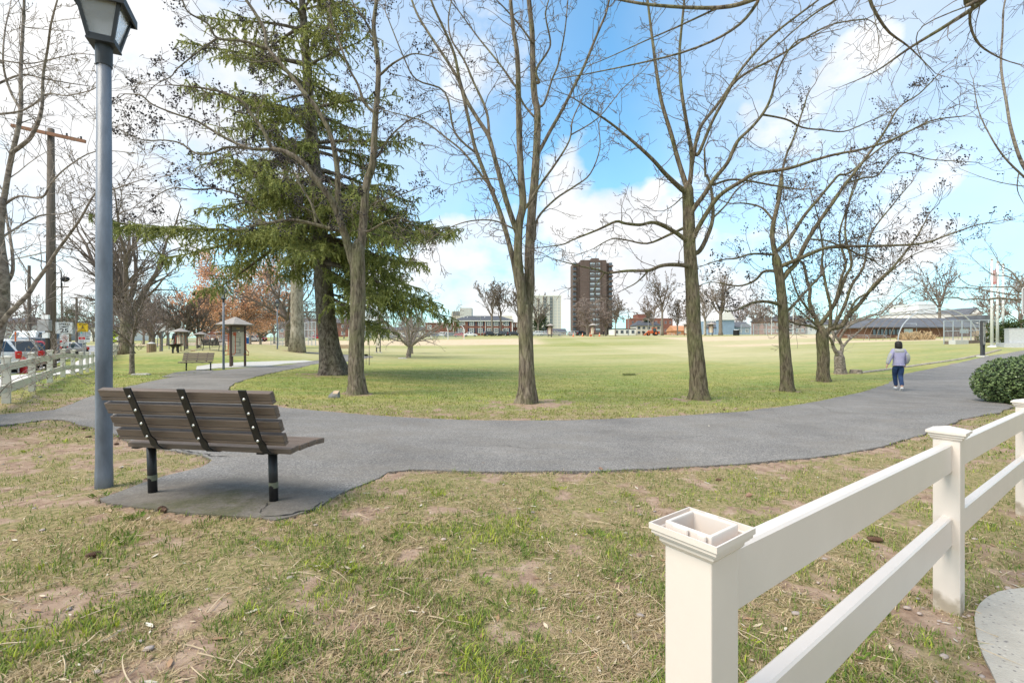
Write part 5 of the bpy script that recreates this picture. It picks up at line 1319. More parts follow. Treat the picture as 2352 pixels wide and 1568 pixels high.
# evergreen shrubs and dark conifers far away
def blob_tree(name, label, o, h, w, cols, seed, n=2600, leaf=.14, cat='tree', trunk=True, shape=.8):
    rg = np.random.default_rng(seed); rt = thing(name, label, cat, o)
    if trunk: MB().cyl((0, 0, -.1), (0, 0, h*.7), w*.05, w*.02, 8).build('trunk', barkC, rt, smooth=True)
    nc = 26; cz = rg.random(nc)**.8*h*.85+h*.12; cr_ = (w/2)*(1-(cz/h)**1.5*shape)*rg.random(nc)**.5; ca = rg.random(nc)*6.28; cen = np.stack([cr_*np.cos(ca), cr_*np.sin(ca), cz], -1)
    k = rg.integers(0, nc, n); d = rg.normal(size=(n, 3)); d /= np.linalg.norm(d, axis=1)[:, None]; rad = (w*.17)*(.6+.5*rg.random(n)); c = cen[k]+d*rad[:, None]*np.array([1, 1, .7]); c[:, 2] = np.maximum(c[:, 2], .03)
    a = rg.normal(size=(n, 3)); a /= np.linalg.norm(a, axis=1)[:, None]; u = np.cross(a, d); u /= np.linalg.norm(u, axis=1)[:, None]+1e-9; s = leaf*(.5+rg.random((n, 1)))
    V = np.stack([c-a*s*.5, c+u*s*.4, c+a*s*.6, c-u*s*.4], 1).reshape(-1, 3); q = rg.random((n, 1)); C = np.array([cols[0]])*(1-q)+np.array([cols[1]])*q; C = np.repeat(C[:, None, :], 4, 1).reshape(-1, 3)
    o_ = np_mesh('foliage', V, np.arange(n*4).reshape(-1, 4), attr_mat('foliage', .75, .2, .15), C, parent=rt); o_['kind'] = 'stuff'; return rt
dk = ((.025, .045, .016), (.075, .10, .04))
blob_tree('evergreen_tree', 'dark evergreen behind the speed limit sign', og(158, 95), 7.5, 9, dk, 1)
blob_tree('evergreen_tree', 'dark green conifer between the brown trees behind the left kiosk', og(345, 100), 8.5, 6, dk, 2)
blob_tree('evergreen_shrub', 'dark rounded evergreen at the foot of the white apartment tower', og(1242, 165), 7, 9, dk, 3, 2600, .4)
blob_tree('evergreen_tree', 'narrow dark conifer behind the tall lone tree by the tractor', og(1489, 175), 9, 4.5, dk, 4, 1200, .4)
blob_tree('evergreen_shrub', 'dark shrub among the parked cars left of the brick block', og(868, 135), 5, 6, dk, 5, 1500, .3)
blob_tree('evergreen_hedge', 'dark green conifer hedge between flagpoles and stone monument', onground(44.8, 41), 2.1, 3.6, ((.03, .05, .018), (.09, .12, .035)), 6, 3800, .13, 'hedge', False, .3)
# tan ornamental grasses
def tall_grass(label, o, w, h, seed):
    rg = random.Random(seed); b = MB()
    for i in range(int(w*260)):
        x = rg.uniform(-w/2, w/2); y = rg.uniform(-.8, .8); hh = h*rg.uniform(.35, 1)*(.45+.55*abs(math.sin(x*2.3+seed)))*(1-.35*abs(y)); a = rg.gauss(0, .18)
        b.add([(x-.03, y, 0), (x+.03, y, 0), (x+a+.02, y+rg.gauss(0, .1), hh*.8), (x+a*2, y, hh)], [(0, 1, 2), (0, 2, 3)])
    o_ = b.build('ornamental_grass', mat('tan_grass', (.46, .34, .20), .9, .3, 3)); o_.location = o; tag(o_, label, 'ornamental grass', kind='stuff')
tall_grass('tall tan ornamental grass before the recreation building under the arched frame', onground((2103-1176)/F*66, 66), 4.2, 1.5, 1)
tall_grass('tall tan ornamental grass behind the white flagpoles', onground((2288-1176)/F*50, 50), 3.2, 1.9, 2)

# ------------------------------------------------------------------ evergreen hedge on the right, by the fence
def hedge():
    rg = np.random.default_rng(8); o = onground(12.95, 10.95); rt = thing('boxwood_hedge', 'clipped broad-leaved green hedge beside the path above the white fence', 'hedge', o)
    lobes_ = [((.15, .75, .52), (1.0, .9, .66)), ((1.45, 1.2, .56), (1.25, 1.0, .70)), ((.45, -.85, .30), (.78, .62, .46)), ((1.55, -.8, .33), (.9, .65, .5)), ((3., .6, .56), (1.3, 1.2, .7))]
    Vs = []; Cs = []
    for (c, s) in lobes_:
        n = 9000; d = rg.normal(size=(n, 3)); d /= np.linalg.norm(d, axis=1)[:, None]; k = fbm(d[:, 0]*4+c[0]*3+9, d[:, 1]*4+d[:, 2]*3+9, 3, 3)
        rr_ = (.86+.26*k)*(1-.22*rg.random(n)**2.2); p = np.array(c)+d*np.array(s)*rr_[:, None]; ok = p[:, 2] > -.45; p = p[ok]; d = d[ok]; n = len(p)
        a = rg.normal(size=(n, 3))+d*.4; a /= np.linalg.norm(a, axis=1)[:, None]; u = np.cross(a, d+rg.normal(size=(n, 3))*.5); u /= np.linalg.norm(u, axis=1)[:, None]+1e-9; z = (.022+.022*rg.random((n, 1)))
        Vs.append(np.stack([p-a*z, p+u*z*.55, p+a*z*1.1, p-u*z*.55], 1)); q = rg.random((n, 1))**1.4
        cc = np.array([[.04, .075, .025]])*(1-q)+np.array([[.26, .34, .13]])*q; Cs.append(np.repeat(cc[:, None, :], 4, 1))
    V = np.concatenate(Vs).reshape(-1, 3); C = np.concatenate(Cs).reshape(-1, 3); V[:, 2] = np.maximum(V[:, 2], -.1)
    x = np_mesh('leaves', V, np.arange(len(V)).reshape(-1, 4), attr_mat('hedge_leaf', .4, .45, .1), C, parent=rt); x['kind'] = 'stuff'
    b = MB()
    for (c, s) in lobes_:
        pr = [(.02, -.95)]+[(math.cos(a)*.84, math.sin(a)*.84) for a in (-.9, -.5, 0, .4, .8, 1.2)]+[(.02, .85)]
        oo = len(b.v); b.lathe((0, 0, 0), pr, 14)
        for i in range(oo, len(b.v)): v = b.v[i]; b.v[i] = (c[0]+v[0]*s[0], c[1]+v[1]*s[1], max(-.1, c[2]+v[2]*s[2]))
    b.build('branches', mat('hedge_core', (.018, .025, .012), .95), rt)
hedge()

# ------------------------------------------------------------------ buildings
brick = mat('red_brick', (.22, .095, .072), .9, .16, 1.2); brickd = mat('brown_brick', (.125, .090, .080), .9, .10, .35, stretch=(1, 1, 4))
brickl = mat('light_brown_brick', (.17, .125, .11), .9, .1); brickp = mat('pink_brick', (.38, .22, .18), .9, .12, 1.); whitep = mat('white_paint', (.76, .76, .74), .6, .05, 2); cream = mat('cream_stucco', (.64, .60, .53), .8, .08, 1.2)
roofd = mat('dark_shingle', (.085, .09, .105), .85, .2, 2.5); roofg = mat('grey_shingle', (.12, .125, .14), .85, .18, 1.5); bluew = mat('blue_siding', (.24, .34, .46), .7, .07, 1); greyw = mat('grey_siding', (.30, .32, .34), .7, .08, 1)
woodw = mat('brown_board', (.20, .10, .065), .85, .2, 1.5, stretch=(4, 1, 1)); winm = mat('window_glass', (.10, .135, .17), .12, .3, .5, spec=.8); winb = mat('bright_window_glass', (.58, .68, .76), .1, .12, .4, spec=.8); shut = mat('blue_shutter', (.03, .045, .085), .7)
concg = mat('grey_concrete', (.50, .50, .49), .85, .06, .5); orangew = mat('orange_brick', (.52, .26, .14), .9, .1, .6); darkm = mat('dark_trim', (.05, .05, .055), .6)
def window(par, x, z, w, h, nx=1, nz=1, frame=whitep, glass=winm, y=0., fw=.07, name='window', dn=.06):
    b = MB(); b.box((x, y-dn/2, z+h/2-fw/2), (w, dn, fw)); b.box((x, y-dn/2, z-h/2+fw/2), (w+.1, dn+.03, fw)); b.box((x-w/2+fw/2, y-dn/2, z), (fw, dn, h-2*fw)); b.box((x+w/2-fw/2, y-dn/2, z), (fw, dn, h-2*fw))
    for i in range(1, nx): b.box((x-w/2+w*i/nx, y-dn/2, z), (fw*.7, dn*.9, h-2*fw))
    for i in range(1, nz): b.box((x, y-dn/2+.004, z-h/2+h*i/nz), (w-2*fw, dn*.9, fw*.7))
    o = b.build(name, frame, par); MB().box((x, y-.012, z), (w-fw*1.4, .02, h-fw*1.4)).build('pane', glass, o); return o
def bx(par, name, m, x0, x1, y0, y1, z0, z1, **k): return MB().box(((x0+x1)/2, (y0+y1)/2, (z0+z1)/2), (x1-x0, y1-y0, z1-z0)).build(name, m, par, **k)
def hip(par, name, m, x0, x1, y0, y1, z0, z1, inl=3., inr=3., ov=.4, th=.15):
    x0 -= ov; x1 += ov; y0 -= ov; y1 += ov; ym = (y0+y1)/2; b = MB()
    v = [(x0, y0, z0), (x1, y0, z0), (x1, y1, z0), (x0, y1, z0), (x0, y0, z0+th), (x1, y0, z0+th), (x1, y1, z0+th), (x0, y1, z0+th), (x0+inl, ym, z1), (x1-inr, ym, z1)]
    b.add(v, [(0, 3, 2, 1), (0, 1, 5, 4), (1, 2, 6, 5), (2, 3, 7, 6), (3, 0, 4, 7), (4, 5, 9, 8), (6, 7, 8, 9), (5, 6, 9), (7, 4, 8)]); return b.build(name, m, par)
def S(Z): return Z/F
# brown brick apartment tower
Z = 262; k = S(Z); cx = 1363; zb = g1((cx-1176)*k, Z); T = thing('apartment_tower', 'tall brown brick apartment tower with stacked balconies', 'building', ((cx-1176)*k, Z, zb))
X = lambda p: (p-cx)*k; Y = lambda p: EYE+(784-p)*k-zb
bx(T, 'wall', brickd, X(1334), X(1393), 0, 20, -2, Y(597)); bx(T, 'wing', brickd, X(1318.5), X(1333.7), 2.5, 16, -2, Y(602)); bx(T, 'wing', brickd, X(1393.3), X(1408), 2.5, 16, -2, Y(602)); bx(T, 'penthouse', brickl, X(1361), X(1379), 4, 12, Y(597)+.02, Y(590))
for sgn in (0, 1):
    bx(T, 'pier', brickd, X(1353 if sgn == 0 else 1379.5)-.3, X(1355 if sgn == 0 else 1381.5)-.3, -.35, -.01, 0, Y(599))
pansel = mat('dark_spandrel', (.12, .125, .135), .5)
for i in range(14):
    py = 605+11.6*i
    if py > 757: break
    z = Y(py)
    for x0, x1 in ((1355, 1366.2), (1368, 1379)):
        window(T, (X(x0)+X(x1))/2, z, X(x1)-X(x0), 1.25, 5, 1, darkm, winb, fw=.12, dn=.12)
        bx(T, 'spandrel', pansel, X(x0), X(x1), -.08, -.01, z-1.75, z-.66)
    bx(T, 'floor_line', brickl, X(1334)+.02, X(1353)-.5, -.03, -.002, z-2.0, z-1.85)
    for x0, x1 in ((1317.6, 1324), (1400, 1408.8)):
        window(T, (X(x0)+X(x1))/2, z+.1, 2.0, 1.6, 2, 1, darkm, winm, y=2.48, fw=.1)
        bx(T, 'balcony', brickd, X(x0)-.2, X(x1)+.2, 1.1, 2.47, z-1.6, z-.75)
# white apartment tower
Z = 600; k = S(Z); cx = 1240; zb = g1(0, 220); T = thing('apartment_tower', 'pale concrete apartment tower with dark balcony columns, far behind the field', 'building', ((cx-1176)*k, Z, zb)); Y = lambda p: EYE+(784-p)*k-zb
bx(T, 'wall', cream, X(1208), X(1289), 0, 18, -3, Y(680)); bx(T, 'roof_cornice', whitep, X(1207.5), X(1289.5), -.5, 18.5, Y(680)+.02, Y(678)); b = MB(); b2 = MB(); wb = MB()
for i in range(21):
    z = Y(682.5+3.45*i)
    for x0, x1 in ((1248, 1255), (1262.5, 1269.5)): b.box(((X(x0)+X(x1))/2, -.1, z-.2), (X(x1)-X(x0), .3, 1.25)); b2.box(((X(x0)+X(x1))/2, -.75, z-1.1), (X(x1)-X(x0)+.6, 1.3, .25))
    for x0, x1 in ((1212, 1222), (1225, 1233), (1236, 1245), (1257, 1261), (1272, 1279), (1281, 1287)): wb.box(((X(x0)+X(x1))/2, -.03, z-.2), (X(x1)-X(x0), .1, 1.0))
b.build('balcony_recess', winm, T, kind='stuff'); b2.build('balcony_slab', concg, T, kind='stuff'); wb.build('window_band', mat('soft_glass', (.40, .44, .46), .3), T, kind='stuff')
# slab towers behind the brick block
Z = 420; k = S(Z); cx = 1070; zb = g1(0, 220); T = thing('office_block', 'pale slab block rising above the roof of the red brick block', 'building', ((cx-1176)*k, Z, zb)); Y = lambda p: EYE+(784-p)*k-zb
bx(T, 'wall', concg, X(1056), X(1083), 0, 15, -3, Y(707)); bx(T, 'wing', cream, X(1036), X(1055.8), 3, 15, -3, Y(714)); bx(T, 'wing', cream, X(1083.2), X(1177), 4, 15, -3, Y(724.5))
for i in range(5): window(T, X(1040+3.4*i), Y(720), 1.1, 4, 1, 2, darkm, winm, y=3, fw=.15)
# two-storey red brick block
Z = 168; k = S(Z); cx = 1109; zb = g1((cx-1176)*k, Z)-.2; T = thing('brick_apartments', 'long two-storey red brick block with dark shutters and dark hipped roof', 'building', ((cx-1176)*k, Z, zb)); Y = lambda p: EYE+(784-p)*k-zb
bx(T, 'wall', brick, X(1041.5), X(1176.5), 0, 11, -2, Y(738)); bx(T, 'cornice', whitep, X(1040.5), X(1177.5), -.45, 11.4, Y(738)+.01, Y(735.8)); hip(T, 'roof', roofd, X(1041), X(1177), 0, 11, Y(735.8)+.01, Y(723.5), 5, 5)
bx(T, 'wing', brick, X(974), X(1041.3), 2.5, 10, -2, Y(741)); bx(T, 'wing_cornice', whitep, X(973.5), X(1041), 2.1, 10.3, Y(741)+.01, Y(739.5))
for u in (1295, 1340, 1432, 1532, 1637, 1718, 1805, 1838):
    x = X((1400+u/2.94)/1.7415); w = .8 if u in (1340, 1805) else 1.6
    for v in (862, 946):
        z = Y((1000+v/2.94)/1.7415); window(T, x, z, w, 1.8 if w > 1 else 1.1, 2 if w > 1 else 1, 2, fw=.16, dn=.1)
        if w > 1:
            for s_ in (-1, 1): bx(T, 'shutter', shut, x+s_*1.12-.25, x+s_*1.12+.25, -.05, -.002, z-.9, z+.9)
for u in (918, 1155): window(T, X((1400+u/2.94)/1.7415), Y(741)-1.6, 1.7, 1.8, 2, 2, y=2.5, fw=.16, dn=.1)
for u in (1216, 1594, 1906): bx(T, 'downspout', whitep, X((1400+u/2.94)/1.7415)-.09, X((1400+u/2.94)/1.7415)+.09, -.2, -.01, 0, Y(738))
for u in (1372, 1580, 1330): MB().cyl((X((1400+u/2.94)/1.7415), 3.2, Y(730)), (X((1400+u/2.94)/1.7415), 3.2, Y(726)), .2, .2, 6).build('roof_vent', whitep, T)
# smaller buildings: (label, px0, px1, Z, eave, ridge, wall, roof, kind, nwin)
def house(name, label, p0, p1, Z, eave, ridge, wall, roof, nw=3, storeys=1, gable=None, depth=9, frame=whitep, glass=winm, base=None):
    k = S(Z); cx = (p0+p1)/2; zb = g1((cx-1176)*k, min(Z, 225)) if base is None else base; T = thing(name, label, 'building', ((cx-1176)*k, Z, zb)); Y = lambda p: EYE+(784-p)*k-zb; hw = (p1-p0)/2*k; ze = Y(eave)
    bx(T, 'wall', wall, -hw, hw, 0, depth, -2.5, ze)
    if ridge is not None:
        if gable == 'front':
            b = MB(); b.prism([(-hw-.3, ze), (hw+.3, ze), (0, Y(ridge))], depth+.6, Matrix.Translation((0, -.3, 0))); b.build('roof', roof, T)
            b = MB(); b.prism([(-hw*.8, ze+.1), (hw*.8, ze+.1), (0, Y(ridge)-.5)], .06, Matrix.Translation((0, -.37, 0))); b.build('gable', whitep, T)
        else: hip(T, 'roof', roof, -hw, hw, 0, depth, ze+.01, Y(ridge), .1 if gable == 'side' else min(3, hw*.5), .1 if gable == 'side' else min(3, hw*.5))
    else: bx(T, 'parapet', frame, -hw-.1, hw+.1, -.1, depth, ze+.01, ze+.3)
    for s_ in range(storeys):
        z = ze*(s_+.55)/storeys if storeys > 1 else ze*.55
        for i in range(nw):
            x = -hw+2*hw*(i+.5)/nw; window(T, x, z, min(1.5, hw/nw*1.0), min(1.6, ze/storeys*.5), 2, 1, frame, glass, fw=.12, dn=.08)
    return T
house('office_building', 'brick building with blue glazing at the right end of the red brick block', 1177.8, 1196, 172, 741, None, brick, roofd, 3, 2, glass=winb)
house('house', 'low house with dark roof left of the brick tower', 1238, 1266, 175, 763, 753, cream, roofd, 3, gable='side'); house('house', 'low brown house beside the left foot of the brick tower', 1272, 1300, 178, 764, 754, orangew, roofd, 3, gable='side')
house('modern_house', 'white house with dark hipped roof behind the orange tractor', 1462, 1518, 172, 748, 735, cream, roofd, 5, 2, frame=darkm); house('shed', 'low white building with flat dark roof left of the tractor', 1410, 1460, 168, 756, None, whitep, roofd, 4, frame=darkm)
house('school_building', 'wide red brick building with flat roof behind the white house', 1448, 1545, 215, 732, None, brick, roofd, 9, 2, frame=brickp); T = house('brick_chimney_block', 'square brick block rising over the wide brick building', 1465, 1487, 222, 722.5, None, brick, roofd, 1, 1, frame=brick)
house('brick_shop', 'low orange brick building with sloping roof left of the far kiosk', 1550, 1588, 176, 760, 747, orangew, orangew, 2, gable='side'); T = house('white_hall', 'white columned hall seen between far bare trees', 1614, 1652, 200, 738, None, bluew, roofd, 1)
for i in range(9): bx(T, 'column', whitep, -3.3+i*.85, -3.1+i*.85, -.6, -.2, -1, 8)
T = house('blue_house', 'blue house with white gable at the edge of the ball field', 1643, 1724, 178, 752, 738, bluew, roofg, 5, gable='side')
k = S(178); b = MB(); xg = (1662-1683.5)*k; b.prism([(xg-3.4, 5.6), (xg+3.4, 5.6), (xg, 10.2)], 3, Matrix.Translation((0, -3.0, 0))); b.build('gable', whitep, T); bx(T, 'porch', bluew, xg-3, xg+3, -2.5, -.01, -1, 5.58)
for i, (a, b_, e, rdg, w, lb) in enumerate(((1752, 1790, 738, 728, brickp, 'pink brick house with white windows behind the long fence'), (1796, 1850, 734, 724, brickp, 'wide pink brick house behind the fourth path tree'), (1856, 1905, 746, 736, whitep, 'white house behind the vase-shaped tree'), (1910, 1950, 744, 732, greyw, 'grey house right of the vase-shaped tree'), (1953, 1992, 748, 736, cream, 'cream house left of the recreation building'), (640, 700, 745, 728, brickp, 'brick house behind the pale sycamore'), (705, 800, 742, 730, brick, 'long brick house behind the backstop'), (800, 862, 755, 745, cream, 'low cream building behind the backstop, left of the black notice board'), (862, 972, 758, 750, cream, 'low cream building behind the low wide tree'))):
    house('house', lb, a, b_, 185, e, rdg, w, roofg, 4, 2 if e < 745 else 1, gable='side')
house('brick_hall', 'red brick hall with green container before it, behind the left kiosks', 462, 545, 118, 735, None, brick, roofd, 3, 1); house('garage', 'small cream garage beyond the mound', 546, 566, 110, 762, None, cream, roofd, 1)
house('store', 'long low grey building beyond the street at the far left', -30, 120, 130, 741, 728, greyw, roofd, 6, 1, gable='side', base=.8); house('store', 'pale low building right of the utility pole across the street', 130, 205, 140, 748, 740, cream, roofd, 4, gable='side', base=.8)
house('store', 'white low shopfront between the parked cars and the far trees', 205, 300, 130, 752, 742, whitep, roofd, 4, gable='side', base=.8)
# recreation building
Z = 78; k = S(Z); cx = 2105; zb = g1((cx-1176)*k, Z)-.1; T = thing('recreation_building', 'long low building with grey shingle roof and brown board walls by the ball field', 'building', ((cx-1176)*k, Z, zb)); Y = lambda p: EYE+(784-p)*k-zb
bx(T, 'wall', woodw, X(1998), X(2276), 0, 8, -2, Y(753)); hip(T, 'roof', roofg, X(1996), X(2248), 0, 8, Y(753)+.02, Y(727.5), 4, .3, ov=.8); b = MB(); 
for i in range(7): window(T, X(2008+9*i), Y(762), .55, 1.0, 1, 1, darkm, winm, fw=.05)
for x in (2086, 2214): window(T, X(x), Y(760), 1.5, .7, 2, 1, whitep, winb, fw=.05)
b.prism([(X(2249), Y(752)), (X(2279), Y(752)), (X(2279), Y(743)), (X(2264), Y(722)), (X(2249), Y(726))], .2, Matrix.Translation((0, -.9, 0))); b.build('gable', woodw, T); bx(T, 'gable_roof', roofg, X(2247), X(2262), -1.1, 6, Y(740), Y(724))
house('white_house', 'white modern house with flat roofs behind the recreation building', 2088, 2210, 112, 722, None, whitep, roofd, 6, 1, frame=greyw); house('roof_room', 'white stair room on top of the white modern house', 2110, 2150, 116, 700, None, whitep, roofd, 2, 1, frame=whitep)
house('gabled_house', 'white gabled house behind the right end of the recreation building', 2225, 2256, 108, 722, 706, whitep, roofg, 2, 1, gable='front')
# ------------------------------------------------------------------ vehicles
rubber = mat('tyre_rubber', (.02, .02, .02), .85, .2, 20); rimm = mat('wheel_rim', (.45, .46, .48), .3, .1, 5, metal=.7); carglass = mat('car_glass', (.03, .04, .05), .06, .2, 1, spec=.9)
redl = mat('red_lamp', (.50, .02, .015), .25, .1); clearl = mat('clear_lamp', (.75, .75, .72), .15, .05); blackp = mat('black_plastic', (.02, .02, .022), .6); platem = mat('number_plate', (.7, .65, .35), .5, .05)
paints = {n: mat(n+'_car_paint', c, .22, .03, 1, spec=.7) for n, c in dict(silver=(.50, .49, .47), red=(.42, .02, .03), grey=(.16, .17, .19), white=(.78, .78, .78), black=(.02, .022, .028), blue=(.04, .07, .16), tan=(.42, .37, .30), darkgrey=(.09, .095, .10)).items()}
_cars = {}
def car(label, loc, rotz, paint, kind='suv', group=None):
    key = kind
    if key in _cars:
        src, old = _cars[key]; c = dup(src, loc, rotz, label); 
        if group: c['group'] = group
        elif 'group' in c: del c['group']
        recolor(c, old, paints[paint]); return c
    t = thing('parked_car' if kind != 'van' else 'parked_van', label, 'car' if kind != 'van' else 'van', loc, rotz, group); pm = paints[paint]
    D = {'suv': (4.5, .92, .27, 1.02, 1.66, [(-2.25, .62, 0), (-2.2, 1.0, 0), (1.05, .98, 0), (1.9, .90, 0), (2.25, .62, 0)], (-2.15, -1.85, .35, 1.10)),
         'sedan': (4.5, .89, .22, .90, 1.42, [(-2.25, .6, 0), (-2.15, .92, 0), (1.0, .92, 0), (1.95, .74, 0), (2.25, .52, 0)], (-1.75, -1.0, .25, 1.10)),
         'hatch': (4.3, .90, .24, .98, 1.56, [(-2.1, .62, 0), (-2.05, .98, 0), (1.1, .96, 0), (1.9, .80, 0), (2.15, .56, 0)], (-2.05, -1.6, .3, 1.15)),
         'van': (5.4, 1.0, .30, 1.25, 2.15, [(-2.7, .7, 0), (-2.68, 1.3, 0), (1.7, 1.22, 0), (2.5, 1.05, 0), (2.7, .6, 0)], (-2.66, -2.55, 1.15, 1.85))}[kind]
    Lc, W, zb, belt, roof, prof, (g0, g1_, g2, g3) = D
    # lower body: rings across the car
    b = MB(); rings = []
    xs = sorted(set([p[0] for p in prof]+[-1.9, -1.4, -.9, 0, .9, 1.4, 1.9]))
    for x in xs:
        zt = np.interp(x, [p[0] for p in prof], [p[1] for p in prof]); e = abs(x)/(Lc/2); w = W*(1-.16*max(0, e-.8)/.2*1.0); zlo = zb+(.12 if e > .97 else 0)
        rings.append([(x, -w*.94, zlo), (x, -w, zlo+.18), (x, -w, zt-.18), (x, -w*.93, zt), (x, 0, zt+.03), (x, w*.93, zt), (x, w, zt-.18), (x, w, zlo+.18), (x, w*.94, zlo)])
    n = 9; o = 0
    for rg_ in rings: b.v.extend(rg_)
    for i in range(len(rings)-1):
        for k in range(n): b.f.append((i*n+k, i*n+(k+1) % n, (i+1)*n+(k+1) % n, (i+1)*n+k))
    b.f += [tuple(range(n-1, -1, -1)), tuple((len(rings)-1)*n+k for k in range(n))]
    # cabin
    wb, wt_ = W*.92, W*.74; q = [(g0, wb, belt-.06), (g1_, wt_, roof-.05), (g1_+.15, wt_, roof), (g2, wt_, roof), (g2+.1, wt_, roof-.04), (g3, wb, belt-.06)]
    vs = []
    for x, w, z in q: vs += [(x, -w, z), (x, w, z)]
    o = len(b.v); b.v += vs; b.v += [(g0, -wb, belt-.1), (g0, wb, belt-.1), (g3, -wb, belt-.1), (g3, wb, belt-.1)]
    for i in range(5): b.f.append((o+2*i, o+2*i+1, o+2*i+3, o+2*i+2))
    b.f += [(o, o+2, o+4, o+6, o+8, o+10), (o+11, o+9, o+7, o+5, o+3, o+1)]
    b.build('body', pm, t, bevel=.03)
    def pane(name, pts):
        P_ = [Vector(p) for p in pts]; nn = (P_[1]-P_[0]).cross(P_[3]-P_[0]).normalized(); c = sum(P_, Vector())/4
        if nn.dot(c-Vector((c.x*.6, 0, belt))) < 0: nn = -nn
        MB().add([p+nn*.012 for p in P_]+[p-nn*.03 for p in P_], [(0, 1, 2, 3), (7, 6, 5, 4), (0, 4, 5, 1), (1, 5, 6, 2), (2, 6, 7, 3), (3, 7, 4, 0)]).build(name, carglass, t)
    def lerp(a, c, f): return tuple(a[i]+(c[i]-a[i])*f for i in range(3))
    def face(a, b_, c, d, m_=.1): return [lerp(lerp(a, c, m_), lerp(a, c, m_), 0), lerp(b_, d, m_), lerp(c, a, m_), lerp(d, b_, m_)]
    pane('windscreen', face((g3, -wb, belt), (g3, wb, belt), (g2+.1, wt_, roof-.06), (g2+.1, -wt_, roof-.06), .05)); pane('rear_window', face((g0, -wb, belt), (g0, wb, belt), (g1_, wt_, roof-.06), (g1_, -wt_, roof-.06), .09))
    segs = {'van': [(.70, .97)], 'suv': [(.04, .26), (.30, .60), (.64, .95)]}.get(kind, [(.06, .46), (.52, .95)])
    for s_ in (-1, 1):
        for a, c in segs:
            def bot(f): return (g0+(g3-g0)*f, s_*wb*1.0, belt-.0)
            def top(f): return (g1_+(g2-g1_)*f, s_*wt_, roof-.08)
            pane('side_window', face(bot(a), bot(c), top(c), top(a), .05))
        MB().box((g3-.25, s_*(W+.09), belt+.02), (.14, .2, .14)).build('mirror', pm, t, bevel=.02)
        MB().box((-Lc/2+.06, s_*W*.86, belt-.12 if kind != 'van' else 1.05), (.14, .2, .32)).build('tail_light', redl, t, bevel=.02)
        MB().box((Lc/2-.16, s_*W*.72, prof[-1][1]+.06), (.3, .34, .14)).build('headlight', clearl, t, bevel=.02)
    MB().box((-Lc/2-.02, 0, zb+.2), (.16, W*1.8, .2)).build('rear_bumper', blackp, t, bevel=.03); MB().box((Lc/2, 0, zb+.2), (.14, W*1.7, .2)).build('front_bumper', blackp, t, bevel=.03)
    MB().box((-Lc/2-.03, 0, belt-.28), (.04, .32, .16)).build('number_plate', platem, t)
    wr = .34 if kind != 'sedan' else .32
    for x in (-Lc/2+.85, Lc/2-.9):
        for s_ in (-1, 1):
            w = MB().lathe((x, s_*(W-.20), wr), [(.01, 0), (wr*.93, 0), (wr, .03), (wr, .19), (wr*.93, .23), (wr*.62, .235), (wr*.6, .21), (.01, .21)], 20, axis=(0, s_, 0)).build('wheel', rubber, t, smooth=False)
            MB().lathe((x, s_*(W+.01), wr), [(.01, 0), (wr*.58, 0), (wr*.6, .015), (wr*.25, .03), (.01, .03)], 12, axis=(0, s_, 0)).build('rim', rimm, w)
    _cars[key] = (t, pm); return t
hd = math.atan2(.43, -.9)
def pk(t, o, lb, pt, kd, h=hd, grp=None): x, y = st(t, o); return car(lb, onground(x, y, .03), h, pt, kd, grp)
pk(17.3, 3.9, 'silver SUV parked at the far left edge behind the white fence', 'silver', 'suv')
pk(21.8, 4.0, 'dark red hatchback parked behind the fire hydrant', 'red', 'hatch'); pk(26.6, 4.1, 'dark grey minivan parked between the red car and the utility pole', 'grey', 'suv'); pk(31.4, 4.6, 'white van parked behind the speed limit sign', 'white', 'van')
pk(12.5, 3.9, 'white hatchback at the left edge nearest to the camera', 'white', 'hatch')
pk(50, 9.8, 'white SUV driving on the street beyond the parking meters', 'white', 'suv', math.atan2(D_.y, D_.x)); pk(66, 11.5, 'grey car far along the street', 'grey', 'sedan', math.atan2(D_.y, D_.x)); pk(44, 4.4, 'silver car parked beyond the white van', 'silver', 'sedan'); pk(48, 4.4, 'black car parked beyond the white van', 'black', 'sedan')
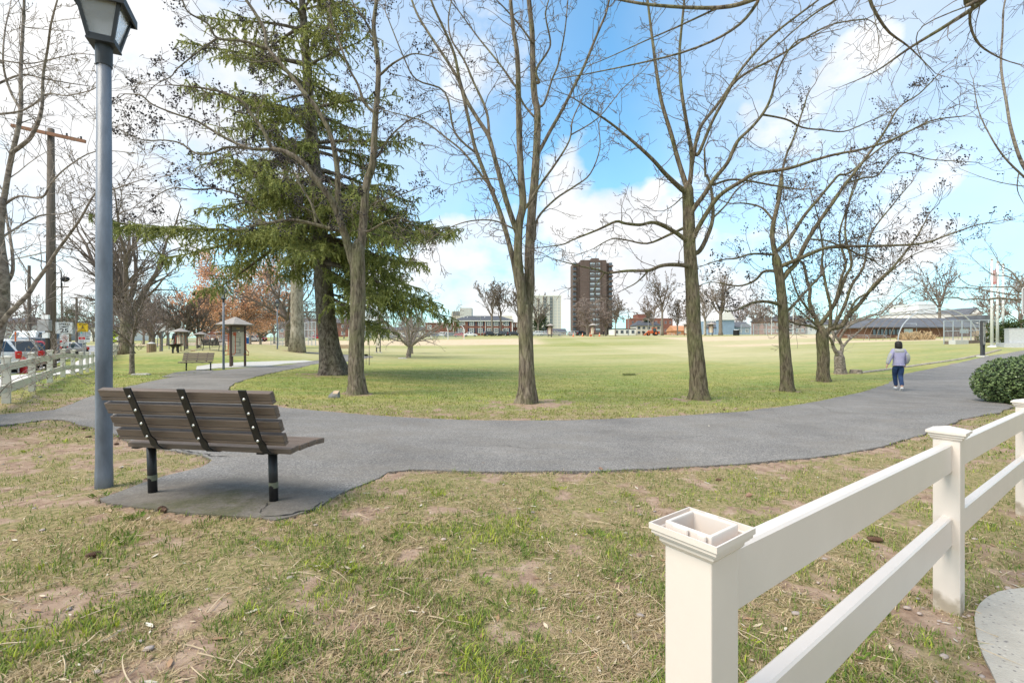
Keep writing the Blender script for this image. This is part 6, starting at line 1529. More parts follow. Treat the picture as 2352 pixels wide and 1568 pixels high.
far_cars = [(560, 118, 'white', 'suv', .4, 'white SUV beyond the grassy mound'), (580, 112, 'silver', 'suv', .3, 'silver SUV beyond the grassy mound, beside the blue bin'), (592, 114, 'red', 'sedan', 2.8, 'dark red sedan beyond the mound, right of the silver SUV'), (730, 135, 'red', 'sedan', .1, 'red sedan behind the backstop, left of the spruce trunk'),
            (835, 140, 'white', 'hatch', 0, 'white car left of the black notice board'), (890, 140, 'darkgrey', 'suv', .2, 'dark SUV right of the black notice board'), (920, 142, 'white', 'hatch', 3.1, 'white car behind the low wide tree'), (948, 146, 'silver', 'sedan', 0, 'silver sedan right of the low wide tree trunk'),
            (994, 148, 'blue', 'suv', .15, 'dark blue SUV at the left of the row by the brick block'), (1014, 149, 'white', 'suv', 3.3, 'white SUV left of the dark grey car by the brick block'), (1037, 148, 'darkgrey', 'sedan', .2, 'dark grey car left of the red sedan by the brick block'), (1058, 148, 'red', 'sedan', 3.2, 'bright red sedan before the brick block'), (1081, 148, 'white', 'sedan', .05, 'white sedan right of the red sedan before the brick block'),
            (1125, 150, 'black', 'suv', .5, 'black SUV left of the bare pair of trees by the brick block'), (1153, 150, 'black', 'suv', 2.9, 'black SUV behind the bare pair of trees by the brick block'), (1180, 150, 'black', 'sedan', .2, 'black sedan at the right end of the brick block'), (1233, 150, 'white', 'suv', 3.3, 'white SUV before the pale tower'), (1254, 152, 'white', 'hatch', .1, 'white hatchback right of the white SUV before the pale tower'),
            (1276, 150, 'tan', 'suv', .1, 'tan SUV right of the far notice kiosk'), (1320, 150, 'silver', 'hatch', .3, 'silver car with cones before it at the foot of the brick tower'), (1336, 150, 'black', 'hatch', .4, 'dark car at the foot of the brick tower beside the cones')]
for x, Z, pt, kd, rz_, lb in far_cars: car(lb, og(x, Z), rz_, pt, kd, 'cars parked beyond the ball field')

# tractor
def tractor():
    orm = mat('orange_paint', (.62, .13, .03), .4, .1); o = og(1498, 143); t = thing('tractor', 'orange tractor with front loader bucket parked at the field edge', 'tractor', o, R(172))
    MB().box((.6, 0, 1.0), (1.7, .8, .7)).build('hood', orm, t, bevel=.08); b = MB(); 
    for x in (-1.2, .0):
        for y in (-.6, .6): b.box((x, y, 1.75), (.1, .1, 1.3))
    b.box((-.6, 0, 1.1), (1.4, 1.2, .3)); b.build('cab_frame', orm, t); MB().box((-.6, 0, 2.45), (1.6, 1.5, .14)).build('cab_roof', orm, t, bevel=.04)
    MB().box((-.6, 0, 1.8), (1.05, 1.05, 1.05)).build('cab_glass', carglass, t)
    MB().box((-.75, 0, 1.15), (.5, .5, .4)).build('seat', blackp, t)
    for x, r_, w in ((-1.0, .75, .45), (1.2, .48, .3)):
        for s_ in (-1, 1): wv = MB().lathe((x, s_*.72, r_), [(.02, 0), (r_, .03), (r_, w-.03), (.02, w)], 18, axis=(0, s_, 0)).build('wheel', rubber, t); MB().lathe((x, s_*(.72+w), r_), [(.02, -.02), (r_*.5, -.02), (r_*.4, .03), (.02, .03)], 12, axis=(0, s_, 0)).build('rim', orm, wv)
    b = MB()
    for s_ in (-1, 1): b.tube([(-.2, s_*.55, 1.5), (1.0, s_*.6, 1.6), (2.1, s_*.6, .5)], .09, 6)
    b.build('loader_arm', orm, t); MB().prism([(2.0, .1), (2.6, .1), (2.3, .7), (2.0, .75)], 2.1, Matrix.Translation((0, -1.05, 0))).build('bucket', orm, t)
    for x, y in ((-1.8, 0),): MB().box((x, y, .9), (.8, 1.2, .7)).build('rear_box', orm, t, bevel=.05)
tractor()
# cones
conem = mat('cone_orange', (.75, .16, .03), .6, .1)
for i, (x, Z, lb) in enumerate(((1317, 138, 'left orange traffic cone by the silver car at the brick tower'), (1338, 138, 'second orange traffic cone before the dark car at the brick tower'), (1377, 138, 'orange traffic cone beside the kiosk before the brick tower'), (1065, 138, 'orange traffic cone between the red and the white sedan by the brick block'))):
    t = thing('traffic_cone', lb, 'traffic cone', og(x, Z), 0, 'traffic cones at the field edge'); MB().lathe((0, 0, .04), [(.26, 0), (.06, 1.0), (.03, 1.02)], 12).build('cone', conem, t); MB().box((0, 0, .02), (.7, .7, .05)).build('base', conem, t)
    MB().lathe((0, 0, .5), [(.175, 0), (.135, .2)], 12).build('reflective_band', whitep, t)
t = thing('barrel', 'orange barrel right of the second cone at the brick tower', 'barrel', og(1357, 140)); MB().lathe((0, 0, 0), [(.4, 0), (.36, .5), (.36, 1.1), (.3, 1.15)], 14).build('drum', conem, t); MB().lathe((0, 0, .6), [(.385, 0), (.37, .2)], 14).build('reflective_band', whitep, t)

# ------------------------------------------------------------------ information kiosks
postm = mat('brown_post', (.085, .055, .045), .6, .15, 4); panelm = mat('cream_panel', (.66, .60, .48), .55, .04, 2); shing = mat('kiosk_shingle', (.38, .34, .31), .8, .15, 5); orail = mat('orange_rail', (.50, .11, .035), .4, .1); inkm = mat('black_ink', (.03, .03, .03), .6, .02); redp = mat('red_panel', (.55, .12, .06), .5, .05); hdrm = mat('header_board', (.20, .165, .13), .6, .1)
def kiosk(name, label, loc, rotz, s=1., rails=True):
    t = thing(name, label, 'kiosk', loc, rotz); tri = [(0, -.42), (-.40, .26), (.40, .26)]
    for x, y in tri: MB().box((x, y, 1.2), (.1, .1, 2.5)).build('post', postm, t, bevel=.01)
    for i, (a, c) in enumerate(((0, 1), (0, 2), (1, 2))):
        A, B_ = Vector(tri[a]), Vector(tri[c]); d = B_-A; ang = math.atan2(d.y, d.x); mid = (A+B_)/2; M_ = Matrix.Translation((mid.x, mid.y, 0)) @ Matrix.Rotation(ang, 4, 'Z')
        pl = MB().box((0, 0, 1.32), (d.length-.12, .035, 1.4), M=M_).build('panel', panelm, t, bevel=.004)
        hb = MB().box((0, 0, 2.2), (d.length-.12, .03, .28), M=M_).build('header_board', hdrm, t)
        if i < 2:
            sy = -1 if (M_ @ Vector((0, -1, 0))).y < mid.y and True else 1
            nrm_ = Vector((-d.y, d.x)).normalized(); out = 1 if Vector((nrm_.x, nrm_.y)).dot(mid) > 0 else -1; y = out*.021
            MB().box((.0, out*.018, 2.22), (.18, .012, .07), M=M_).build('header_lettering', mat('gold_ink', (.5, .33, .1), .5), hb)
            MB().box(((.16 if i == 0 else .18)*(1 if i else -1)*-1, y, 1.9), (.16, .008, .2), M=M_).build('red_mark', redp, pl)
            for k, z in enumerate((1.97, 1.86, 1.72, 1.45, 1.22, 1.0, .80)): MB().box((-.02, y, z), (.34 if k > 1 else .22, .007, .016 if k != 3 else .024), M=M_).build('text_line', inkm, pl)
            for k, z in enumerate((1.58, 1.33, .92)):
                b = MB(); cx_ = -.08 if i == 0 else .1
                b.tube([M_ @ Vector((cx_, y, z+.1)), M_ @ Vector((cx_, y, z)), M_ @ Vector((cx_+.04, y, z-.09))], .008, 4); b.tube([M_ @ Vector((cx_, y, z)), M_ @ Vector((cx_-.04, y, z-.09))], .008, 4); b.tube([M_ @ Vector((cx_-.05, y, z+.03)), M_ @ Vector((cx_+.05, y, z+.06))], .007, 4); b.build('figure_drawing', inkm, pl)
            if rails:
                yy = out*.14; x0 = -.05; pts = [(x0-.02 if i else x0+.02, 0, 1.95), (x0+.1 if 1 else 0, yy, 1.93)]
                e = -.27 if i == 0 else -.27
                sgn = -1
                xs_ = (-.30, -.05)
                MB().tube([M_ @ Vector(p) for p in ((-.33, 0, 1.92), (-.26, yy, 1.93), (-.20, yy, 1.85), (-.20, yy, .85), (-.26, yy, .74), (-.33, 0, .72))], .022, 8).build('hand_rail', orail, t, smooth=True)
                MB().tube([M_ @ Vector(p) for p in ((.33, 0, 1.92), (.36, yy*1.2, 1.9), (.37, yy*1.3, 1.0), (.40, yy*3.0, .85), (.40, yy*3., .66), (.33, 0, .76))], .022, 8).build('hand_rail', orail, t, smooth=True)
    # stepped hexagonal roof
    b = MB(); Rr = 1.06; nc = 6
    for i in range(nc):
        r0 = Rr*(1-i/nc)+.02; r1 = Rr*(1-(i+1)/nc)+.03; z0 = 2.45+.075*i+(.0); z1 = z0+.065
        b.lathe((0, 0, 0), [(r0-.02, z0-.03), (r0, z0-.02), (r0, z0+.012), (max(.03, r1), z1+.012)], 6)
    o = b.build('roof', shing, t); MB().lathe((0, 0, 0), [(.97, 2.425), (.42, 2.33), (.02, 2.33)], 6).build('soffit', postm, t)
    if s != 1: t.scale = (s, s, s)
    return t
K1 = kiosk('information_kiosk', 'nearest exercise kiosk with hexagonal shingle roof, cream panels and orange rails, beside the path', G(541, 842), R(-4))
for x, y, lb in ((415, 806, 'kiosk with cream panels behind the left pruned tree'), (461, 800, 'kiosk half hidden by the second pruned tree'), (503, 790, 'small distant kiosk directly left of the lamp pole')):
    p = G(x, y); dup(K1, p, R(40), lb, {415: 52, 461: 38, 503: 30}[x]*p.y/F/2.87)
for x, lb in ((1264, 'far kiosk at the field edge before the pale tower'), (1362, 'far kiosk at the field edge before the brick tower'), (1577, 'far kiosk right of the third path tree'), (1634, 'far kiosk left of the blue house')): dup(K1, og(x, 132), R(20), lb, 1.35)

# notice boards
def board(label, loc, rotz, w, h, z0, art, feet=True, one=False):
    t = thing('notice_board', label, 'notice board', loc, rotz)
    for s_ in (-1, 1): MB().box((s_*w*.42, .0, z0*.5+.2), (.1, .1, z0+.5)).build('post', darkm, t)
    MB().box((0, 0, z0+h/2), (w, .14, h)).build('case', darkm, t, bevel=.01); p_ = MB().box((0, -.075, z0+h/2), (w*.78, .012, h*.9)).build('poster', art, t)
    MB().box((.05*w, -.083, z0+h*.25), (w*.25, .006, h*.2)).build('picture', inkm, p_); MB().box((-.05*w, -.083, z0+h*.8), (w*.4, .006, h*.05)).build('text_line', inkm, p_)
    if feet:
        for s_ in (-1, 1): MB().box((s_*w*.42, 0, .02), (.4, .4, .12)).build('footing', conc, t, bevel=.02)
    return t
board('tall black notice board with cream poster behind the seeded tree, on the lawn', G(869, 810), R(-20), .62, 1.75, .6, panelm)
artm = mat('faded_poster', (.36, .33, .29), .6, .5, 3)
board('grey metal display case on posts beside the path near the flagpoles', G(2257, 819), R(30), .55, 1.6, .75, artm)

# ------------------------------------------------------------------ other benches and small furniture on the left
def iron_bench(label, loc, rotz, seatm, sc=1.):
    t = thing('park_bench', label, 'bench', loc, rotz)
    for i in range(5): MB().box((0, -.22-.03*i, .5+i*.085), (1.8, .03, .07), (R(16), 0, 0)).build('back_slat', seatm, t)
    for i in range(4): MB().box((0, -.12+.12*i, .44), (1.8, .1, .03)).build('seat_slat', seatm, t)
    for s_ in (-1, 1):
        MB().tube([(s_*.88, -.36, .95), (s_*.88, -.2, .42), (s_*.88, -.26, 0)], .025, 6).build('leg', blackm, t); MB().tube([(s_*.88, -.28, .68), (s_*.88, .1, .70), (s_*.88, .34, .6), (s_*.88, .3, .42), (s_*.88, .34, 0)], .025, 6).build('arm_rest', blackm, t)
    return t
tans = mat('tan_slat', (.42, .30, .19), .7, .15, 4)
iron_bench('black slatted metal bench on the slope left of the kiosk, seen from behind', G(491, 805.5), R(-20), blackm); iron_bench('tan slatted bench with black iron arms, between the spruce and the seeded tree', G(792, 808), R(195), tans)
def backboard(label, x, y, Z, w, hh, top):
    o = onground((x-1176)/F*Z, Z); t = thing('basketball_hoop', label, 'basketball hoop', o, R(-10)); MB().cyl((0, .1, -.1), (0, .1, top-.1), .06, .05, 8).build('pole', polem, t)
    MB().box((0, -.1, top-hh/2), (w, .05, hh)).build('backboard', mat('backboard', (.50, .51, .52), .5), t); b = MB(); pts = [(.23*math.cos(a), -.4+.23*math.sin(a), top-hh*.8) for a in [i*.5236 for i in range(13)]]; b.tube(pts, .015, 4, False); b.build('rim', orail, t)
backboard('wide basketball backboard left of the kiosks, nearest', 371, 812, 50, 1.3, .85, 3.3); backboard('smaller basketball backboard behind the first', 387, 806, 66, .9, .6, 3.0)
for x, y, lb in ((397, 811, 'left black pedestal grill by the playground path'), (409, 810, 'right black pedestal grill by the playground path')):
    t = thing('pedestal_grill', lb, 'grill', G(x, y), 0, 'pedestal grills'); MB().cyl((0, 0, -.1), (0, 0, .5), .07, .06, 8).build('pedestal', blackm, t); MB().lathe((0, 0, .45), [(.08, 0), (.30, .2), (.34, .24), (.30, .24), (.1, .06), (.02, .05)], 14).build('bowl', blackm, t)
def slat_bin(label, loc, m_, h=1., r_=.38):
    t = thing('litter_bin', label, 'litter bin', loc); MB().lathe((0, 0, .05), [(r_*.86, 0), (r_*.86, h-.1), (r_*.8, h-.1), (r_*.8, 0)], 16).build('liner', blackp, t)
    for i in range(16): a = i*math.pi/8; MB().box((r_*math.cos(a), r_*math.sin(a), h/2), (.03, .11, h), (0, 0, a)).build('slat', m_, t)
    MB().lathe((0, 0, h), [(r_*.9, 0), (r_*.95, .04), (r_*.4, .16), (.02, .18)], 16).build('lid', whitep, t)
slat_bin('round wooden slatted litter bin left of the pruned trees', og(348, 46), tans); slat_bin('dark litter bin at the far field edge before the blue house', og(1691, 130), blackp, 1.5, .8); slat_bin('blue recycling bin beyond the mound, left of the silver SUV', og(566, 95), mat('blue_plastic', (.02, .20, .55), .5), 1.3, .45)
# sapling plaque
t = thing('plaque', 'little black plaque on a thin stake by the sapling', 'plaque', G(841, 837)); MB().cyl((0, 0, -.05), (0, 0, .62), .012, .012, 6).build('stake', blackm, t); MB().box((0, -.01, .66), (.24, .02, .15), (R(35), 0, 0)).build('plate', blackm, t)

# rocks, stump, slab, fallen bough
def rock(name, label, loc, size, m_, seed, flat=.6, rotz=0, cat='rock'):
    rg = random.Random(seed); bm = bmesh.new(); bmesh.ops.create_icosphere(bm, subdivisions=2, radius=1)
    pl = [(Vector((rg.gauss(0, 1), rg.gauss(0, 1), rg.gauss(0, 1))).normalized(), rg.uniform(.5, .8)) for _ in range(9)]
    for v in bm.verts:
        for n_, d_ in pl:
            k_ = v.co.dot(n_)
            if k_ > d_: v.co -= n_*(k_-d_)
        v.co = Vector((v.co.x*size[0], v.co.y*size[1], v.co.z*size[2]))
    me = bpy.data.meshes.new(name); bm.to_mesh(me); bm.free(); me.materials.append(m_); o = bpy.data.objects.new(name, me); COL.objects.link(o); o.location = loc; o.rotation_euler = (0, 0, rotz); tag(o, label, cat); return o
stone = mat('grey_stone', (.20, .195, .185), .85, .3, 9, .5, 30); tanst = mat('tan_stone', (.50, .38, .26), .85, .2, 8, .4, 30)
def wedge_rock():
    o = G(766, 913); t = thing('rock', 'wedge-shaped grey rock with tan top beside the seeded tree', 'rock', o, R(18)); b = MB()
    b.v = [(-.17, -.07, -.03), (.13, -.11, -.03), (.17, .09, -.03), (-.1, .12, -.03), (-.15, -.05, .02), (.10, -.09, .11), (.15, .06, .18), (.0, .09, .18), (-.13, .08, .06)]
    b.f = [(3, 2, 1, 0), (0, 1, 5, 4), (1, 2, 6, 5), (2, 3, 8, 7, 6), (3, 0, 4, 8), (4, 5, 7, 8)]
    b.build('stone_body', stone, t, bevel=.008); MB().add([(.10, -.09, .113), (.15, .06, .183), (.0, .09, .183), (-.02, -.02, .118), (.10, -.09, .10), (.15, .06, .17), (.0, .09, .17), (-.02, -.02, .1)], [(0, 1, 2, 3), (0, 4, 5, 1), (2, 6, 7, 3), (3, 7, 4, 0), (1, 5, 6, 2)]).build('tan_face', tanst, t)
wedge_rock()
rock('flat_stone', 'flat pale stone slab at the foot of the small left tree', G(325, 861), (.42, .22, .09), mat('pale_stone', (.38, .36, .34), .85, .3, 7, .5), 3, cat='stone')
rock('flat_stone', 'small flat pale stone beside the low wide tree', G(925, 823), (.6, .25, .12), mat('pale_stone', (.45, .43, .40), .85, .2, 7, .5), 5, cat='stone')
rock('stone', 'pale stone on the grass below the second pruned tree', G(446, 806), (.35, .2, .14), tanst, 6, cat='stone')
t = thing('tree_stump', 'low sawn tree stump beside the looped cherry tree', 'tree stump', G(1966, 857)); MB().lathe((0, 0, 0), [(.30, -.1), (.27, .04), (.25, .17), (.0, .18)], 18).build('stump_side', barkC, t); MB().lathe((0, 0, .172), [(.24, 0), (.235, .012), (.0, .014)], 18).build('cut_face', mat('cut_wood', (.34, .27, .20), .85, .3, 14), t)
def bough():
    o = G(1450, 862); t = thing('fallen_branch', 'fallen green evergreen bough lying on the lawn', 'branch', o); MB().tube([(.5, .1, .12), (.25, 0, .05), (-.1, 0, .03), (-.35, 0, .03)], [.008, .011, .01, .004], 5).build('stem', barkC, t)
    rg = np.random.default_rng(3); n = 700; x = -.42+.62*rg.random(n); y = rg.normal(size=n)*.07; z = .02+np.abs(rg.normal(size=n))*.035; a = rg.random(n)*6.28; V = np.stack([np.stack([x-.006, y, z], -1), np.stack([x+.006, y, z], -1), np.stack([x+.06*np.cos(a), y+.06*np.sin(a), z+.02], -1)], 1).reshape(-1, 3)
    q = rg.random((n, 1)); C = np.repeat(((1-q)*np.array([[.04, .07, .02]])+q*np.array([[.12, .16, .05]]))[:, None], 3, 1).reshape(-1, 3); k = np_mesh('needles', V, np.arange(n*3).reshape(-1, 3), attr_mat('needles', .7), C, parent=t); k['kind'] = 'stuff'
bough()
# spruce cones lying about
coneb = mat('cone_scale', (.15, .085, .055), .75, .35, 60, .4, 80)
def cone(label, p, az, L_=.085, m_=None):
    b = MB(); u = Vector((math.cos(az), math.sin(az), 0)); nrow = 12
    core = [(-.5+i/11) for i in range(12)]
    def rr_(f): return .27*math.sqrt(max(.02, 1-(f*1.75)**2))*(1+.12*f)
    b.tube([u*(f*L_) for f in core], [rr_(f*.98)*L_*.8 for f in core], 8)
    v_ = Vector((-u.y, u.x, 0)); w_ = Vector((0, 0, 1))
    for i in range(13):
        f = -.46+i*.92/12; r_ = rr_(f)*L_
        for k in range(7):
            a = k*.8976+i*.45; q = v_*math.cos(a)+w_*math.sin(a); tt = w_*math.cos(a)-v_*math.sin(a); c = u*(f*L_)
            b.add([c+q*r_*.8-tt*r_*.34, c+q*r_*.8+tt*r_*.34, c+q*r_*1.22+u*L_*.075], [(0, 1, 2)])
    o = b.build('fallen_cone', m_ or coneb); o.location = p+Vector((0, 0, L_*.17)); tag(o, label, 'pine cone', 'fallen spruce cones'); return o
cones = [(C8(690, 1262), 2.7, .10, 'large brown cone on the edge of the pad under the bench'), (C1(630, 618), .5, .085, 'pinkish brown cone left of the near fence, below the smaller one'), (C1(475, 537), .1, .07, 'small brown cone left of the near fence, above the larger one'), (C1(1275, 847), 2.9, .11, 'dark open cone seen between the two rails of the near fence'),
         (C8(325, 740), .3, .07, 'brown cone in the worn grass right of the lamp pole'), (C8(560, 1018), 1.2, .06, 'small reddish cone by the left leg of the bench'), (C8(70, 622), .1, .08, 'brown cone at the left end of the path beside the lamp pole'), (C8(105, 685), .9, .08, 'brown cone left of the lamp pole on the worn grass'), (C6(515, 865), .7, .08, 'reddish cone low on the worn grass beneath the bench'), (C7(1670, 388), 1.9, .08, 'tan cone on the near edge of the path'), (C1(505, 178), 1.4, .09, 'brown cone on the grass before the third path tree'), (C8(1660, 437), 0, .09, 'brown cone on the path edge right of the bench'), (C1(1530, 565), 0, .08, 'brown cone beside the second post of the near fence')]
pinkc = mat('pale_cone', (.33, .20, .145), .8, .25, 50, .4)
for q, az, l_, lb in cones: cone(lb, G(*q), az, l_*.78, pinkc if 'pink' in lb or 'tan' in lb else None)

# ------------------------------------------------------------------ utility pole, wires, signs
wood = mat('utility_wood', (.145, .118, .095), .9, .25, 3, .6, 20, stretch=(6, 6, .5)); armm = mat('crossarm_wood', (.30, .15, .09), .85, .2, 3); wirem = mat('wire', (.03, .03, .03), .7)
UZ = 24.2; ub = onground((117-1176)/F*UZ, UZ); U = thing('utility_pole', 'tall weathered wooden utility pole with a cross-arm, boxes and a slanted panel', 'utility pole', ub)
H_ = (P(117, 296, UZ).z-ub.z); MB().tube([(0, 0, -.2), (0, 0, H_*.5), (0, 0, H_)], [.23, .19, .14], 16).build('pole', wood, U, smooth=True)
ad = Vector((.9, .2, -.15)).normalized(); MB().box((0, 0, 0), (3.3, .13, .16), M=Matrix.Translation((.1, -.2, H_-.35)) @ ad.to_track_quat('X', 'Z').to_matrix().to_4x4()).build('crossarm', armm, U)
for k in (-1.4, -.7, .8, 1.45): MB().lathe(Vector((.1, -.2, H_-.27))+ad*k, [(.03, 0), (.05, .04), (.035, .08), (.05, .12), (.02, .16)], 8).build('insulator', lampm, U)
bz1 = P(117, 748, UZ).z-ub.z; MB().box((-.05, -.27, bz1), (.62, .2, .58)).build('metal_box', mat('grey_box', (.30, .29, .28), .5), U, bevel=.02); MB().box((-.02, -.25, bz1+.45), (.36, .1, .22)).build('meter_plate', whitep, U)
MB().box((0, -.25, bz1-.5), (.3, .12, .3)).build('small_box', whitep, U); MB().tube([(.12, -.22, 0), (.12, -.22, bz1-.4)], .03, 6).build('conduit', blackp, U)
pz = P(80, 590, UZ).z-ub.z; b = MB(); b.box((-1.05, -.2, pz), (1.8, .9, .05), (R(24), R(-12), 0)); pn = b.build('solar_panel', mat('panel_back', (.36, .35, .31), .5, .1), U); MB().tube([(0, 0, pz-.35), (-.9, -.2, pz-.08)], .03, 6).build('panel_arm', lampm, U)
cz_ = P(120, 640, UZ).z-ub.z; MB().tube([(.15, 0, cz_+.3), (.55, 0, cz_+.3), (.55, 0, cz_-.5)], .03, 6).build('camera_bracket', blackp, U); MB().lathe((.75, 0, cz_), [(.02, .12), (.16, .08), (.2, -.02), (.12, -.14), (.02, -.18)], 12).build('dome_camera', blackp, U, smooth=True)
def wire(a, c, sag, label):
    pts = []
    for i in range(21): f = i/20; p = a.lerp(c, f); p.z -= sag*4*f*(1-f); pts.append(p)
    o = MB().tube(pts, .014, 4, False).build('overhead_wire', wirem); tag(o, label, 'wire', 'overhead wires')
top_ = ub+Vector((0, 0, H_-.2)); far1 = onground(-62, 74); f1 = far1+Vector((0, 0, 8.6))
wire(top_+Vector((.9, -.4, 0)), f1+Vector((.6, 0, 0)), 1.4, 'upper overhead wire from the cross-arm to the farther pole'); wire(top_+Vector((-.9, .2, 0)), f1+Vector((-.6, 0, 0)), 1.5, 'second overhead wire from the cross-arm to the farther pole'); wire(ub+Vector((0, 0, H_*.62)), far1+Vector((0, 0, 6.2)), 1.3, 'lower thick cable between the utility poles')
wire(ub+Vector((0, 0, H_*.6)), Vector((-60, -8, 9)), 1.2, 'lower cable running left out of the picture'); wire(top_+Vector((.9, -.4, 0)), Vector((-44, -12, 11)), 1., 'upper wire running left out of the picture')
for i, (x, Z, h, lb) in enumerate(((67, 46, 9.2, 'wooden pole left of the nearest utility pole, across the street'), (142, 88, 12, 'far utility pole with a short cross-arm'), (176, 62, 7.2, 'dark-topped pole right of the speed limit sign'), (261, 96, 12, 'far utility pole right of the lamp pole'))):
    t = thing('utility_pole', lb, 'utility pole', og(x, Z)); MB().cyl((0, 0, -.2), (0, 0, h), .17, .12, 8).build('pole', wood, t)
    if i in (1, 3): MB().box((0, 0, h-.8), (2.6, .15, .2)).build('crossarm', wood, t)
metalp = mat('sign_post_metal', (.35, .36, .36), .45, .1, 5, metal=.5); signw = mat('sign_white', (.78, .78, .77), .4, .02); signy = mat('sign_yellow', (.85, .55, .02), .4, .02); signfy = mat('sign_fluorescent', (.62, .78, .03), .4, .02); signr = mat('sign_red', (.60, .03, .03), .4, .02); signg = mat('sign_back', (.50, .52, .54), .4, .05, metal=.3)
def plate(t, w, h, z, m_, x=0., y=-.04, name='sign_plate', border=None, rot=0, rad=.03):
    k = MB(); n = 5; pts = []
    for cx_, cz__, a0 in ((w/2-rad, h/2-rad, 0), (-w/2+rad, h/2-rad, 90), (-w/2+rad, -h/2+rad, 180), (w/2-rad, -h/2+rad, 270)):
        for i in range(n): a = R(a0+90*i/(n-1)); pts.append((cx_+rad*math.cos(a), cz__+rad*math.sin(a)))
    Mx = Matrix.Translation((x, y, z)) @ Matrix.Rotation(R(rot), 4, 'Y')
    o = k.prism(pts, .006, Mx).build(name, m_, t)
    if border:
        f_ = MB(); q1 = [(a*.955, c_*.955) for a, c_ in pts]; q2_ = [(a*.915, c_*.93) for a, c_ in pts]; N__ = len(pts)
        vs = [Mx @ Vector((a, -.002, c_)) for a, c_ in q1]+[Mx @ Vector((a, -.002, c_)) for a, c_ in q2_]; f_.add(vs, [(i, (i+1) % N__, N__+(i+1) % N__, N__+i) for i in range(N__)]).build('border', border, o)
    return o
def sign_post(t, h, r_=.03): MB().cyl((0, 0, -.2), (0, 0, h), r_, r_, 8).build('sign_post', metalp, t)
def T_(x, z, y=-.046): return Matrix.Translation((x, y, z))
SZ = 23.5; so = onground((148-1176)/F*SZ, SZ); s0 = so.z; az_ = math.atan2(148-1176, 1045)*-1*0+R(38)
t = thing('speed_limit_sign', 'white speed limit 25 sign above a narrow red-lettered parking sign', 'road sign', so, az_); zc = P(148, 753, SZ).z-s0; sign_post(t, zc+.35)
q = plate(t, .66, .60, zc, signw, border=inkm); text_mesh('SPEED', .14, inkm, q, T_(0, zc+.19), xs=1.12, bold=.003); text_mesh('LIMIT', .14, inkm, q, T_(0, zc+.05), xs=1.1, bold=.003); text_mesh('25', .27, inkm, q, T_(0, zc-.15), xs=1.25, bold=.006)
zq = P(148, 781, SZ).z-s0; q = plate(t, .34, .62, zq, signw, name='parking_plate')
for i, (s_, sz, dz) in enumerate((('NO', .05, .26), ('PARKING', .055, .19), ('8 AM - 6 PM', .05, .11))):
    if i < 2: text_mesh(s_, sz, signr, q, T_(0, zq+dz))
for i in range(8): MB().box((0.02, -.046, zq+.1-.055*i), (.24-.05*(i % 3), .003, .016)).build('text_line', signr if i < 4 else inkm, q)
MB().box((-.12, -.046, zq-.07), (.08, .003, .12)).build('red_mark', signr, q)
SZ = 31; so = onground((190-1176)/F*SZ, SZ); s0 = so.z; t = thing('road_sign', 'yellow SLOW sign with running figure above a red and white NO PARKING sign', 'road sign', so, R(36)); zc = P(190, 752, SZ).z-s0; sign_post(t, zc+.3)
q = plate(t, .56, .60, zc, signy, border=inkm); text_mesh('SLOW', .13, inkm, q, T_(0, zc+.2), bold=.003); b = MB(); b.tube([(0, -.047, zc+.1), (.02, -.047, zc-.02), (-.03, -.047, zc-.08), (-.1, -.047, zc-.14)], .014, 4); b.tube([(.02, -.047, zc-.02), (.08, -.047, zc-.06), (.06, -.047, zc-.13)], .013, 4); b.tube([(-.07, -.047, zc+.02), (0, -.047, zc+.06), (.08, -.047, zc+.03)], .011, 4); b.box((.01, -.047, zc+.12), (.04, .006, .04)); b.build('running_figure', inkm, q)
for i in range(2): MB().box((0, -.047, zc-.19-.05*i), (.34, .003, .018)).build('text_line', inkm, q)
zq = P(190, 780, SZ).z-s0; q = plate(t, .36, .44, zq, signw, x=-.04, name='parking_plate'); rp = plate(t, .32, .18, zq+.1, signr, x=-.04, y=-.046, name='red_panel', rad=.01); text_mesh('NO', .08, signw, rp, T_(-.04, zq+.14, -.05)); text_mesh('PARKING', .05, signw, rp, T_(-.04, zq+.06, -.05))
for i in range(3): MB().box((-.04, -.046, zq-.05-.05*i), (.24, .003, .014)).build('text_line', inkm, q)
SZ = 34; so = onground((196-1176)/F*SZ, SZ); t = thing('road_sign', 'grey back of a road sign with a small turquoise sticker, right of the yellow sign', 'road sign', so, R(36)); zc = P(196, 767, SZ).z-so.z; sign_post(t, zc+.3, .05); q = plate(t, .6, .45, zc, signg); MB().box((-.2, -.046, zc+.12), (.1, .004, .12)).build('sticker', mat('turquoise', (.02, .45, .42), .4), q)
q = plate(t, .3, .34, zc-.45, signw, x=.12, name='parking_plate'); MB().box((.14, -.046, zc-.36), (.2, .003, .06)).build('text_line', inkm, q)
for x, y0, SZ, lb, R_ in ((40, 773, 52, 'left fluorescent yellow-green pedestrian crossing sign above the parked cars', .95), (262, 768, 44, 'fluorescent yellow-green pedestrian crossing sign half hidden behind the lamp pole', .62)):
    so = onground((x-1176)/F*SZ, SZ); t = thing('crossing_sign', lb, 'road sign', so, R(36), 'pedestrian crossing signs'); zc = P(x, y0, SZ).z-so.z; sign_post(t, zc+.4); q = plate(t, R_, R_, zc, signfy, rot=45, border=inkm)
    b = MB(); b.tube([(0, -.05, zc+.12), (0, -.05, zc-.04), (.09, -.05, zc-.22)], .03, 4); b.tube([(0, -.05, zc-.04), (-.08, -.05, zc-.22)], .03, 4); b.tube([(-.1, -.05, zc), (0, -.05, zc+.08), (.1, -.05, zc)], .02, 4); b.box((.01, -.05, zc+.19), (.08, .01, .08)); b.build('walking_figure', inkm, q)
    plate(t, R_*.7, R_*.4, zc-R_*.95, signfy, name='arrow_plate')
